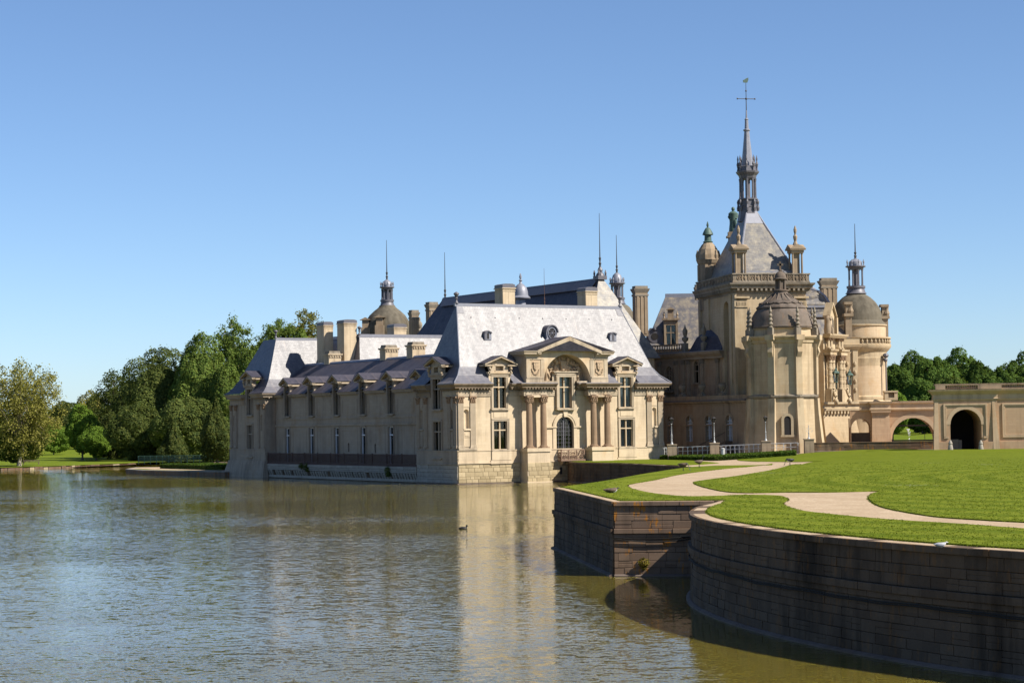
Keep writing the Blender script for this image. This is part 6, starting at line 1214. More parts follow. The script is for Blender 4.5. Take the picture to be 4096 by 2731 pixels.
mb = MB(); mb.loft([[(-2, -.4, zs_(1352)), (2.2, -.4, zs_(1352)), (2.2, 5, zs_(1352)), (-2, 5, zs_(1352))], [(-2, 1.5, zs_(1275)), (.2, 1.5, zs_(1275)), (.2, 4, zs_(1275)), (-2, 4, zs_(1275))]]); mb.build('roof', 'slate_mossy', SR)
mb = MB(); mb.box(-2, 3.0, -.6, 4, zs_(1600), zs_(1392)); mb.build('wall', 'limestone_warm', SR); mb = MB(); sweep(mb, [(-2, -.6), (3.0, -.6), (3.0, 4)], [(-.4, zs_(1400)), (.1, zs_(1400)), (.4, zs_(1388)), (.5, zs_(1378)), (.2, zs_(1376)), (.2, zs_(1354)), (.3, zs_(1352)), (-.4, zs_(1352))]); mb.build('parapet', 'limestone_warm_plain', SR)
for k in range(2):
    mb = MB(); x = 1.4 + k * 1.1; mb.box(x - .28, x + .28, -.8, -.55, zs_(1600), zs_(1405)); 
    for j in range(4): mb.ball((x, -.85, zs_(1560) + j * 1.15), .25, 8, 5, .8, .6, 1.3)
    mb.build('carved_pilaster', 'limestone_warm_plain', SR)
def big_lantern(px, py, D, label):   # green bronze lantern on a scroll bracket
    p = P(px, py, D); t_ = thing('wall_lantern', label, 'lantern', p, 0, 'bronze lanterns at the entrance'); t_.scale = (.72, .72, .72); m_ = MB(); hx = lambda r, z: [(r * cos(2 * pi * k / 6), r * sin(2 * pi * k / 6), z) for k in range(6)]
    m_.loft([hx(.55, 1.95), hx(.72, 2.0), hx(.5, 2.3), hx(.25, 2.45), hx(.3, 2.6), hx(.12, 2.8), hx(.03, 3.2)]); m_.loft([hx(.3, .28), hx(.36, .35), hx(.36, .45), hx(.28, .5)])
    for k in range(6): q = 2 * pi * k / 6; m_.tube([(.32 * cos(q), .32 * sin(q), .45), (.54 * cos(q), .54 * sin(q), 1.97)], .035, 4)
    m_.tube([(0, 0, .3), (0, 0, -.6), (0, .4, -1.1), (0, 1.2, -1.2)], .06, 6); m_.build('frame', 'copper_green', t_)
    m_ = MB(); m_.loft([hx(.29, .47), hx(.5, 1.95)]); m_.build('glazing', 'glass', t_); m_ = MB(); m_.lathe([(.08, .5), (.08, 1.1), (.02, 1.2)], 6); m_.build('candle', 'white_paint', t_)
big_lantern(3344, 1537, 265.5, 'larger green bronze lantern in front of the entrance columns'); big_lantern(3399, 1545, 268, 'green bronze lantern nearest the round tower')
# ================================================================== bridge to the gatehouse
BP = P(3440, 1600, 263); BR = thing('bridge', 'stone bridge on round arches linking the round tower to the gatehouse', 'bridge', (BP.x, BP.y, 0), rad(-7)); zb = lambda py, px=3600: Z(px, py, 263)
def on_plane(o, rz, px):   # distance along a facade from its origin to a photo column
    d = ray(px, 1700); n = Vector((-sin(rz), cos(rz), 0)); t_ = (Vector((o.x, o.y, 0)) - Vector((0, 0, 0))).dot(n) / d.dot(n); return (d.x * t_ - o.x) * cos(rz) + (d.y * t_ - o.y) * sin(rz)
def bx(px): return on_plane(BP, rad(-7), px)
xa0, xa1 = bx(3566), bx(3742); ca, ra = (xa0 + xa1) / 2, (xa1 - xa0) / 2; zcr = zb(1670); xb0, xb1 = bx(3405), bx(3482); 
mb = MB(); wall(mb, bx(3400), bx(3790), 1.0, zb(1640), [(xa0, xa1, 1.0, zcr, True), (xb0, xb1, 1.0, zb(1672), True)], t=5.0); mb.face([(bx(3400), 5, 1), (bx(3400), 5, zcr), (xb0, 5, zcr), (xb0, 5, 1)]); mb.build('arcade', 'gate_stone', BR)
N = 15; vm = MB(); a0 = pi / N; ri, ro = ra, ra + .55; vm.hexa([(ri * cos(0), .02, ri * sin(0)), (ri * cos(a0) , .02, ri * sin(a0)), (ri * cos(a0), -.06, ri * sin(a0)), (ri, -.06, 0), (ro, .02, 0), (ro * cos(a0), .02, ro * sin(a0)), (ro * cos(a0), -.06, ro * sin(a0)), (ro, -.06, 0)]); vme = vm.mesh('voussoir', 'gate_trim')
for k in range(N): link('voussoir', vme, BR, T(ca, 0, zcr - ra) @ Matrix.Rotation(-k * a0, 4, 'Y') @ Matrix.Scale(.985, 4))
mb = MB(); sweep(mb, [(bx(3440), 0), (bx(3487), 0), (bx(3487), -1.0), (bx(3558), -1.0), (bx(3558), 0), (bx(3760), 0)], [(-.5, zb(1642)), (.12, zb(1642)), (.3, zb(1638)), (.3, zb(1632)), (.1, zb(1630)), (.1, zb(1616)), (.32, zb(1612)), (.36, zb(1604)), (-.5, zb(1604))]); mb.build('cornice', 'gate_trim', BR)
mb = MB(); mb.loft([[(bx(3482), -2.0, 1), (bx(3566), -2.0, 1), (bx(3566), .1, 1), (bx(3482), .1, 1)], [(bx(3488), -1.0, zb(1655)), (bx(3556), -1.0, zb(1655)), (bx(3556), .1, zb(1655)), (bx(3488), .1, zb(1655))]]); mb.box(bx(3486), bx(3559), -1.15, .1, zb(1655), zb(1648)); mb.box(bx(3483), bx(3562), -1.3, .1, zb(1648), zb(1642)); mb.build('pier', 'gate_stone', BR)
mb = MB(); mb.box(bx(3450), bx(3790), 0, 5, zb(1640), zb(1606)); mb.build('deck', 'gate_trim', BR)
mb = MB(); mb.box(xa0 - .2, xa1 + .2, 2.0, 2.15, zb(1705), zb(1699)); mb.box(xa0 - .2, xa1 + .2, 2.0, 2.2, zb(1765), zb(1759)); mb.box(xa0 + .1, xa0 + .35, 1.9, 2.2, 1, zb(1680)); mb.box(bx(3702), bx(3704), 2.0, 2.1, zb(1762), zb(1730)); mb.tube([(xa0, 2.05, zb(1735)), (ca, 2.05, zb(1741)), (xa1, 2.05, zb(1733))], .03, 5); mb.build('iron_railing', 'iron', BR)
mb = MB(); mb.box(xb0, xb1, 1.5, 2.5, 1, zb(1728)); mb.build('timber_gate', 'wood', BR)
fj = P(3640, 1775, 300); fo = thing('fountain_jet', 'white fountain jet seen through the bridge arch', 'fountain', fj)
mb = MB(); r = random.Random(2)
for k in range(150): q = r.random(); x = -.3 * q * (1 - q) * 3 + r.gauss(0, .04 + .07 * q); mb.ball((x, r.gauss(0, .08), 2.7 * (1 - (2 * q - 1) ** 2) * .55 + q * 1.2), .022 + .02 * r.random(), 5, 3)
mb.build('spray', 'foam', fo); mb = MB(); mb.lathe([(.5, -.3), (.5, 0), (.12, .02), (.1, .2)], 12); mb.build('basin', 'limestone_grey', fo)

# ================================================================== gatehouse
GP = P(3735, 1700, 240); GH = thing('gatehouse', 'low warm stone gatehouse with dark arched passage at the right edge', 'gatehouse', (GP.x, GP.y, 0), rad(-5)); zg = lambda py, px=3860: Z(px, py, 240)
def gx(px): return on_plane(GP, rad(-5), px)
g0, g1 = gx(3801), gx(3926); xe = gx(3990); xr = gx(4330)
mb = MB(); wall(mb, .2, xe, 2.5, zg(1598), [(g0, g1, 2.5, zg(1636), True)], t=7); mb.face([(.2, 0, 2.5), (.2, 1.6, 2.5), (.2, 1.6, zg(1598)), (.2, 0, zg(1598))]); mb.face([(.2, 1.6, 2.5), (2.2, 7.3, 2.5), (2.2, 7.3, zg(1598)), (.2, 1.6, zg(1598))]); mb.build('wall', 'gate_stone', GH); mb = MB(); mb.box(g0 - .3, g1 + .3, 6.9, 7.4, 2.5, zg(1620)); mb.build('passage_shade_end', 'dark_room', GH)  # near-black box closes the passage, standing in for its deep shade
mb = MB(); wall(mb, xe - .1, xr, 2.5, zg(1598), (), y=.45); mb.build('wall', 'gate_stone', GH)
for q in ((.0, g0 - .15, -.22, .1), (g1 + .15, xe + .1, -.22, .1), (xe + .1, xr, .25, .5)): mb = MB(); mb.box(*q, 2.5, zg(1766)); mb.build('plinth', 'gate_stone', GH)
mb = MB(); mb.loft([[(xe - .55, -.3, 2.5), (xe + .3, -.3, 2.5), (xe + .3, .5, 2.5), (xe - .55, .5, 2.5)], [(xe - .55, -.02, zg(1598)), (xe - .3, -.02, zg(1598)), (xe - .3, .5, zg(1598)), (xe - .55, .5, zg(1598))]]); mb.build('corner_buttress', 'gate_trim', GH); mb = MB(); mb.loft([[(-.1, -.3, 2.5), (.55, -.3, 2.5), (.55, .5, 2.5), (-.1, .5, 2.5)], [(.15, -.02, zg(1598)), (.55, -.02, zg(1598)), (.55, .5, zg(1598)), (.15, .5, zg(1598))]]); mb.build('corner_buttress', 'gate_trim', GH)
def frame(mb, x0, x1, z0, z1, y, w=.14, d=.1, bottom=True):
    mb.box(x0, x0 + w, y - d, y + .02, z0, z1); mb.box(x1 - w, x1, y - d, y + .02, z0, z1); mb.box(x0 + w, x1 - w, y - d, y + .02, z1 - w, z1)
    if bottom: mb.box(x0 + w, x1 - w, y - d, y + .02, z0, z0 + w)
mb = MB(); frame(mb, gx(3775), gx(3950), zg(1748), zg(1613), 0, .2, .12, False); frame(mb, gx(3783), gx(3941), zg(1748), zg(1620), 0, .12, .06, False); mb.box(gx(3775), g0 - .2, -.12, .02, zg(1752), zg(1745)); mb.box(g1 + .2, gx(3950), -.12, .02, zg(1752), zg(1745)); mb.build('panel_frame', 'gate_trim', GH)
mb = MB(); frame(mb, gx(4012), gx(4250), zg(1748, 4040), zg(1612, 4040), .45, .2, .12); frame(mb, gx(4020), gx(4240), zg(1740, 4040), zg(1620, 4040), .45, .12, .06); mb.build('panel_frame', 'gate_trim', GH)
N = 13; wv = g1 - g0; r_ = wv / 2; cg = (g0 + g1) / 2; zsg = zg(1636) - r_; a0 = pi / N; vm = MB(); ro = r_ + .45; vm.hexa([(r_, .02, 0), (r_ * cos(a0), .02, r_ * sin(a0)), (r_ * cos(a0), -.035, r_ * sin(a0)), (r_, -.035, 0), (ro, .02, 0), (ro * cos(a0), .02, ro * sin(a0)), (ro * cos(a0), -.035, ro * sin(a0)), (ro, -.035, 0)]); vme = vm.mesh('voussoir', 'gate_trim')
for k in range(N): link('voussoir', vme, GH, T(cg, 0, zsg) @ Matrix.Rotation(-k * a0, 4, 'Y') @ Matrix.Scale(.99, 4))
GCO = [(-.6, zg(1600)), (.1, zg(1600)), (.16, zg(1594)), (.08, zg(1592)), (.08, zg(1578)), (.3, zg(1570)), (.5, zg(1563)), (.55, zg(1557)), (-.6, zg(1557))]
mb = MB(); sweep(mb, [(.1, 1.6), (.1, 0), (xe, 0), (xe, .45), (xr, .45)], GCO); mb.build('cornice', 'gate_trim', GH)
mb = MB(); sweep(mb, [(.35, 1.6), (.35, .1), (xe, .1), (xe, .55), (xr, .55)], [(-.35, zg(1541)), (.08, zg(1541)), (.1, zg(1534)), (-.35, zg(1534))]); mb.box(.3, gx(3785), .0, .5, zg(1556), zg(1541)); mb.box(gx(3915), gx(4010), .0, .6, zg(1556), zg(1541)); mb.box(.3, xr, .0 + .25, .5, zg(1557), zg(1553)); pb = mb.build('parapet', 'limestone_old_plain', GH)
hb = zg(1541) - zg(1556); bm3 = MB(); bm3.lathe([(.13, 0), (.08, .12 * hb), (.15, .4 * hb), (.07, .85 * hb), (.12, hb)], 8); bm3 = bm3.mesh('baluster', 'limestone_old_plain')
for a, b, n, y in ((gx(3790), gx(3912), 14, .3), (gx(4014), gx(4180), 18, .75)):
    for k in range(n): link('baluster', bm3, pb, T(a + (b - a) * (k + .5) / n, y, zg(1556)))
mb = MB(); mb.box(cg - 1.6, cg - .5, 3.0, 3.6, 2.5, zg(1757)); mb.box(cg - .45, cg - .1, 3.2, 3.7, 2.5, zg(1760)); mb.build('passage_box', 'plaster_dark', GH)
for k, px in enumerate((3802, 3924)):
    p = P(px, 1799, 239); gs = thing('guard_stone', ('pale guard stone at the left foot of the gatehouse arch', 'pale guard stone at the right foot of the gatehouse arch')[k], 'bollard', (p.x, p.y, p.z - .1), 0, 'guard stones at the gatehouse arch'); mb = MB(); mb.lathe([(.34, 0), (.3, .25), (.24, .65), (.2, .72), (.25, .8), (.22, .95), (.15, 1.05), (.14, 1.12), (.06, 1.22)], 14); mb.build('shaft', 'plinth_stone_pale', gs, smooth=True)
# low dark wall in front of the bridge
LWt = thing('low_wall', 'low dark weathered wall along the far lawn in front of the bridge', 'wall'); pts = [P(3246, 1800, 252), P(3400, 1797, 252), P(3735, 1792, 250)]
stone_wall(LWt, [(p.x, p.y) for p in pts], [(1.0, 1.1, .05, 'cop'), (.55, .99, 0, 's'), (.0, .54, 0, 's')], 1.2, 2.2, 44, 'moat_coping', 'moat_coping', 'moat_coping', curve=False); LWt.location.z = 3.25

# ================================================================== railing, lamps, hedges on the forecourt
def ground_z(px, py, D): return P(px, py, D).z
RLp = [(2712, 1820, 258), (2850, 1816, 256), (2866, 1816, 256), (3052, 1808, 253), (3078, 1807, 253), (3192, 1803, 252)]
def railing(label, a, b, n, kind=0):
    A_, B_ = P(*a), P(*b); t_ = thing('railing', label, 'railing', A_, 0, 'white iron railings'); d = B_ - A_; L = d.length; dn = d.normalized(); H = 1.0
    post = MB(); post.tube([(0, 0, -.6), (0, 0, H * .8), (0, 0, H)], .045, 6); post.tube([(0, 0, H * .78), (dn.x * .14, dn.y * .14, H * .95), (dn.x * .2, dn.y * .2, H)], .03, 5); post.tube([(0, 0, H * .78), (-dn.x * .14, -dn.y * .14, H * .95), (-dn.x * .2, -dn.y * .2, H)], .03, 5); pm = post.mesh('post', 'white_paint')
    for k in range(n + 1): link('post', pm, t_, T(d.x * k / n, d.y * k / n, d.z * k / n))
    for z, r_ in ((H, .045), (H * .5, .032)): mb = MB(); mb.tube([(0, 0, z), (d.x, d.y, d.z + z)], r_, 6); mb.build('rail', 'white_paint', t_)
railing('white iron railing between the first two lamp pedestals', RLp[0], RLp[1], 7); railing('white iron railing behind the hedge, between the middle lamp pedestals', RLp[2], RLp[3], 10); railing('white iron railing right of the third lamp pedestal', RLp[4], RLp[5], 4)
railing('short white railing stub against the pavilion corner', (2658, 1822, 259), (2668, 1822, 259), 1); railing('white iron railing receding behind the middle lamp pedestals', (2890, 1812, 262), (3050, 1806, 259), 10)
def lamp(px, py, D, top, label, head=True):
    b = P(px, py, D); t_ = thing('lamp_post', label, 'lamp post', (b.x, b.y, b.z), 0, 'white lamp posts on stone pedestals'); zt = Z(px, top, D) - b.z; hp_ = Z(px, py - 46, D) - b.z
    mb = MB(); mb.box(-.55, .55, -.55, .55, -1.2, hp_ - .12); mb.box(-.62, .62, -.62, .62, hp_ - .12, hp_); mb.build('pedestal', 'limestone_old_plain', t_)
    h = zt - hp_; mb = MB(); mb.lathe([(.2, 0), (.15, .04 * h), (.065, .1 * h), (.08, .2 * h), (.045, .24 * h), (.1, .27 * h), (.045, .3 * h), (.11, .34 * h), (.042, .37 * h), (.035, .72 * h), (.08, .74 * h), (.03, .77 * h)] , 10, 0, 0); q = mb; q.v = [(x, y, z + hp_) for x, y, z in q.v]; q.build('pole', 'lamp_grey', t_, smooth=True)
    if head:
        z0 = hp_ + .77 * h; hx = lambda r, z: [(r * cos(2 * pi * k / 6), r * sin(2 * pi * k / 6), z0 + z) for k in range(6)]; mb = MB(); hh = .23 * h; mb.loft([hx(.09, 0), hx(.12, .05)]); mb.loft([hx(.26, hh * .68), hx(.3, hh * .72), hx(.12, hh * .88), hx(.02, hh)])
        for k in range(6): a = 2 * pi * k / 6; mb.tube([(.11 * cos(a), .11 * sin(a), z0 + .04), (.26 * cos(a), .26 * sin(a), z0 + hh * .7)], .02, 4)
        mb.build('head', 'iron', t_); mb = MB(); mb.loft([hx(.09, .06), hx(.24, hh * .68)]); mb.build('glazing', 'glass', t_)
    else: mb = MB(); [mb.tube([(0, 0, hp_ + .55 * h), (.35 * cos(a), .35 * sin(a), hp_ + .6 * h), (.5 * cos(a), .5 * sin(a), hp_ + .45 * h), (.3 * cos(a), .3 * sin(a), hp_ + .38 * h)], .025, 5) for a in (0, 2, 4)]; mb.build('scrolls', 'white_paint', t_)
lamp(2688, 1822, 257, 1668, 'lamp post on a pedestal beside the pavilion corner'); lamp(2858, 1816, 256, 1666, 'second lamp post from the pavilion, before the arched windows'); lamp(3064, 1808, 252, 1662, 'lamp post on a dark pedestal before the apse'); lamp(3236, 1800, 251, 1684, 'headless scrolled post right of the apse doorway', False)
p = P(2892, 1806, 251); bk = thing('litter_bin', 'small white bin behind the hedge near the railing', 'bin', p); mb = MB(); mb.lathe([(.2, -.4), (.22, .3), (.25, .32), (.25, .38), (.1, .45)], 12); mb.build('body', 'white_paint', bk)
sb = thing('staircase', 'dark wooden stair ramp against the terrace wing windows', 'stairs'); sb.matrix_world = Matrix.Translation((29.3, 262, 0)) @ Matrix.Rotation(MR, 4, 'Z'); mb = MB(); mb.hexa([(-8.5, -1.8, 2.6), (-2.0, -1.8, 2.6), (-2.0, -.6, 2.6), (-8.5, -.6, 2.6), (-8.5, -1.8, 2.8), (-2.0, -1.8, 4.6), (-2.0, -.6, 4.6), (-8.5, -.6, 2.8)]); mb.build('steps', 'wood', sb); mb = MB(); mb.tube([(-8.5, -1.75, 3.8), (-2, -1.75, 5.7)], .06, 6); [mb.tube([(x, -1.75, 2.8), (x, -1.75, 3.8 + (x + 8.5) / 6.5 * 1.9)], .04, 5) for x in (-8.4, -6.2, -4.2, -2.1)]; mb.build('handrail', 'wood', sb)

# ================================================================== trees
def leaf_mesh(name, mat, pos, nor, size, rng):
    """one small folded quad per leaf spray, all in one mesh"""
    n = len(pos); ra = rng.normal(size=(n, 3)); a = np.cross(nor, ra); a /= np.linalg.norm(a, axis=1, keepdims=True) + 1e-9; b = np.cross(nor, a); s = size[:, None]
    v = np.stack([pos - a * s, pos - b * s * .6 + nor * s * .2, pos + a * s, pos + b * s * .6 - nor * s * .1], 1).reshape(-1, 3).astype(np.float32)
    me = bpy.data.meshes.new(name); me.vertices.add(4 * n); me.vertices.foreach_set('co', v.ravel()); me.loops.add(4 * n); me.loops.foreach_set('vertex_index', np.arange(4 * n, dtype=np.int32)); me.polygons.add(n); me.polygons.foreach_set('loop_start', np.arange(0, 4 * n, 4, dtype=np.int32)); me.polygons.foreach_set('loop_total', np.full(n, 4, dtype=np.int32))
    me.materials.append(MAT[mat]); me.update(calc_edges=True); return me
def unit(x): return x / (np.linalg.norm(x, axis=-1, keepdims=True) + 1e-9)
def tree(name, label, px, pb, pt, D, wpx, leaf, seed, style='dense', n=7000, ls=.42, bark='bark', cz=.12, lean=0.0, group=None):
    b = P(px, pb, D); H = Z(px, pt, D) - b.z; Wd = wpx * D / FPX; r = random.Random(seed); rng = np.random.default_rng(seed); t_ = thing(name, label, 'tree', (b.x, b.y, b.z - .3), 0, group)
    rx = Wd / 2 * (1.22 if style in ('dense', 'wood', 'airy') else 1.1); z0 = H * cz; ch = (H - z0) / 2; cc = Vector((lean * H, 0, z0 + ch)); airy = style == 'airy'
    W1 = rng.normal(size=(7, 3)) * 2.2; ph = rng.uniform(0, 6.28, 7)
    def env(d):   # uneven crown outline
        k = 1 + .085 * np.sum(np.sin(d @ W1.T + ph), 1)[:, None] * .8; f = d[:, 2:3]
        wid = 1.12 - .95 * (f + 1) / 2 if style == 'cone' else 1 - .22 * np.maximum(0, f) ** 2
        return np.concatenate([d[:, :2] * rx * k * wid, f * ch * np.where(f > 0, np.minimum(1.03, .55 + .45 * k), 1)], 1)
    cvec = np.array(cc); n = int(n * 2.4); ls *= .58
    if airy:
        K = 650; d = unit(rng.normal(size=(K, 3))); cen = env(d) * (rng.uniform(.15, 1, (K, 1)) ** .55); cid = rng.integers(0, K, n); pos = cen[cid] + rng.normal(size=(n, 3)) * (rx * rng.uniform(.04, .09, K))[cid][:, None]; nor = unit(rng.normal(size=(n, 3)) + np.array([0, 0, .6])); tips = [cc + Vector(c) for c in cen[:90]]
    else:
        M = 60; cd = unit(rng.normal(size=(M * 6, 3))); keep = [cd[0]]   # well-spread lumps
        for c in cd[1:]:
            if max(float(c @ k_) for k_ in keep) < .93: keep.append(c)
            if len(keep) >= M: break
        cd = np.array(keep); cs = rng.uniform(.86, 1.06, len(cd)); d = unit(rng.normal(size=(n, 3)) * np.array([1, 1, .95])); dt_ = d @ cd.T; ci = np.argmax(dt_, 1); ang = np.arccos(np.clip(dt_[np.arange(n), ci], -1, 1)); cr = np.sqrt(4.0 / len(cd)) * 1.15
        bul = np.sqrt(np.clip(1 - (ang / cr) ** 2, 0, 1)); rf = cs[ci] * (.80 + .20 * bul) * (1 - rng.exponential(.045, n)); stray = rng.random(n) < .06; rf = np.where(stray, rf * rng.uniform(1.0, 1.09, n), rf)
        pos = env(d) * rf[:, None]; nor = unit(d * .7 + (d - cd[ci]) * 2.6 + np.array([0, 0, .3]) + rng.normal(size=(n, 3)) * .38); tips = [cc + Vector(p_) for p_ in env(cd[:14]) * .8]
    mb = MB(); tr = max(.18, H * .017); top = cc + Vector((r.uniform(-.1, .1) * rx, r.uniform(-.1, .1) * rx, ch * .6))
    mb.tube([(0, 0, -.5), (lean * H * .1, 0, z0 * .6), tuple(cc * .5 + Vector((0, 0, z0 * .3))), tuple(cc), tuple(top)], [tr * 1.5, tr, tr * .8, tr * .5, tr * .12], 8)
    for c in tips:
        s0 = Vector((0, 0, z0 * .7)).lerp(cc, r.uniform(.1, 1.1)); mid = s0.lerp(c, .5) + Vector((0, 0, r.uniform(-.02, .06) * H)); mb.tube([s0, mid, c], [tr * .4, tr * .22, tr * .05], 5)
    mb.build('trunk', bark, t_)
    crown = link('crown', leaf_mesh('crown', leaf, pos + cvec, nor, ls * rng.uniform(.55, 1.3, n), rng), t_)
    if not airy:
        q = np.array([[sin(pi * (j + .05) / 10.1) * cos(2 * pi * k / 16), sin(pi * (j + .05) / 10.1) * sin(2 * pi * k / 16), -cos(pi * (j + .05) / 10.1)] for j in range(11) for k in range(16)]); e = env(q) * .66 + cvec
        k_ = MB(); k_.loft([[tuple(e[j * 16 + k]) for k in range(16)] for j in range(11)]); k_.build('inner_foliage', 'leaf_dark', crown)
    return t_
LT = 'trees across the lake on the left'
tree('plane_tree', 'pale yellow-green plane tree with visible branches at the left edge', 78, 1852, 1440, 396, 290, 'leaf_pale', 1, 'airy', 9500, .36, 'bark_pale', .06, .03, LT)
tree('plane_tree', 'dark low bush spreading under the pale plane tree', 70, 1853, 1690, 400, 210, 'leaf_mid', 2, 'dense', 4500, .36, group=LT, cz=.02)
tree('tree', 'small bright green tree in front of the distant trees at left', 330, 1838, 1612, 470, 120, 'leaf_bright', 3, 'dense', 5000, .36, group=LT)
tree('tree', 'low bright green tree just left of the dark grove', 385, 1834, 1690, 455, 110, 'leaf_bright', 4, 'dense', 4500, .34, group=LT, cz=.06)
tree('tree', 'distant brownish tree beyond the small green tree', 372, 1815, 1558, 640, 140, 'leaf_pale', 5, 'dense', 5000, .5, group=LT)
tree('tree', 'distant dark tree right of the plane tree', 262, 1815, 1590, 660, 150, 'leaf_dark', 6, 'wood', 5000, .5, group=LT)
tree('tree', 'distant mid green tree behind the plane tree', 170, 1815, 1625, 680, 190, 'leaf_mid', 7, 'wood', 5000, .5, group=LT)
tree('tree', 'distant low tree half hidden at the left edge', 20, 1818, 1640, 700, 190, 'leaf_mid', 8, 'wood', 4000, .5, group=LT)
tree('tree', 'round green tree at the left end of the far meadow', 215, 1822, 1690, 560, 130, 'leaf_bright', 9, 'dense', 4500, .4, group=LT)
tree('tree', 'airy dark tree with sky gaps left of the big dark tree', 462, 1842, 1478, 500, 170, 'leaf_dark', 10, 'airy', 7000, .42, group=LT, cz=.1)
tree('tree', 'dense shrub tree below the airy dark tree', 455, 1845, 1640, 480, 150, 'leaf_dark', 11, 'dense', 5000, .4, group=LT, cz=.03)
tree('tree', 'big dark round-headed tree left of the tall grove', 640, 1848, 1378, 462, 265, 'leaf_dark', 12, 'dense', 12000, .42, group=LT, cz=.03)
tree('tree', 'tall green tree in the middle of the dark grove', 800, 1850, 1305, 456, 215, 'leaf_mid', 13, 'dense', 11000, .42, group=LT, cz=.05)
tree('tree', 'tall airy tree with pale twigs left of the far pavilion roof', 935, 1850, 1266, 470, 190, 'leaf_mid', 14, 'airy', 14000, .42, group=LT, cz=.1, bark='bark_pale')
tree('tree', 'dense green tree behind the far pavilion corner', 905, 1850, 1430, 445, 210, 'leaf_mid', 15, 'dense', 9000, .42, group=LT, cz=.03)
tree('tree', 'dark tree filling the foot of the grove', 745, 1850, 1560, 440, 230, 'leaf_dark', 16, 'dense', 9000, .4, group=LT, cz=.0)
tree('tree', 'dark bushy tree at the left foot of the grove', 560, 1848, 1600, 445, 190, 'leaf_dark', 17, 'dense', 8000, .4, group=LT, cz=.0)
tree('tree', 'airy treetop rising behind the far pavilion ridge', 1120, 1850, 1262, 480, 190, 'leaf_mid', 18, 'airy', 14000, .42, group=LT, cz=.2, bark='bark_pale')
tree('tree', 'pale airy treetop behind the two tall chimneys', 1235, 1850, 1232, 490, 190, 'leaf_pale', 19, 'airy', 14000, .42, group=LT, cz=.2, bark='bark_pale')
tree('tree', 'rounded green treetop between far pavilion and chimneys', 1030, 1850, 1345, 455, 190, 'leaf_mid', 20, 'dense', 8000, .42, group=LT, cz=.1)
tree('tree', 'full green crown just behind the far pavilion roof', 1085, 1850, 1310, 470, 200, 'leaf_mid', 41, 'dense', 9000, .42, group=LT, cz=.1)
tree('tree', 'olive crown between the two tall chimneys', 1200, 1850, 1290, 480, 180, 'leaf_mid', 42, 'dense', 8000, .42, group=LT, cz=.1)
tree('tree', 'dark tree joining the airy tree to the big dark tree', 545, 1846, 1500, 490, 170, 'leaf_dark', 43, 'dense', 8000, .42, group=LT, cz=.02)
tree('yew_tree', 'olive yew with drooping sprays beside the far pavilion', 868, 1848, 1585, 392, 170, 'leaf_dark', 21, 'cone', 8000, .3, group=LT, cz=.0)
tree('tree', 'spreading conifer right of the small dark bush in the grove', 690, 1850, 1690, 420, 150, 'leaf_dark', 22, 'cone', 5000, .3, group=LT, cz=.0)
for k, (px, pt) in enumerate(((-60, 1600), (110, 1665), (500, 1600))): tree('tree', ('far tree cut by the left picture edge', 'far low tree seen under the plane tree', 'far tree behind the airy dark tree')[k], px, 1815, pt, 720, 170, 'leaf_mid', 30 + k, 'wood', 4000, .55, group=LT)
RTg = 'wood behind the bridge and gatehouse'
for k, (px, pt, D, w, lf) in enumerate(((3585, 1440, 372, 150, 'leaf_wood'), (3665, 1398, 392, 190, 'leaf_wood'), (3760, 1412, 386, 180, 'leaf_wood'), (3850, 1392, 405, 190, 'leaf_wood'), (3925, 1428, 380, 150, 'leaf_wood'), (4005, 1455, 372, 160, 'leaf_wood'), (4085, 1408, 395, 200, 'leaf_wood'), (4180, 1420, 390, 190, 'leaf_wood'), (3575, 1545, 355, 90, 'leaf_bright'), (3690, 1500, 362, 170, 'leaf_wood'), (3820, 1490, 360, 180, 'leaf_mid'), (3950, 1500, 358, 170, 'leaf_wood'), (4070, 1500, 360, 180, 'leaf_wood'), (3520, 1470, 380, 130, 'leaf_wood'))):
    tree('woodland_tree', ('rounded tree next to the round tower', 'tall domed tree, first crest of the wood right of the tower', 'rounded tree behind the left corner of the gatehouse', 'tallest crest of the wood above the gatehouse arch', 'mid-height tree right of the wood crest', 'lowest tree in the dip of the wood', 'dark tree at the right picture edge', 'tree beyond the right picture edge', 'small bright tree hugging the round tower', 'front tree above the bridge', 'front tree above the gatehouse passage', 'front tree in the dip right of the passage', 'front tree above the right gatehouse panel', 'tree hidden mostly behind the round tower')[k], px, 1738, pt, D * 1.8, w, lf, 60 + k, 'wood', 9000, .66, group=RTg, cz=.05)
rnd = random.Random(77); mb = MB()
for k in range(520): x = rnd.uniform(-500, 700); y = rnd.uniform(900, 960); leafclump(mb, (x, y, 2 + rnd.uniform(2, 12)), rnd.uniform(4, 7), 26, 1.3, rnd, .8)
tag(stuff(mb.build('distant_wood', 'leaf_wood', fix=False)), 'far wood closing the horizon', 'wood')
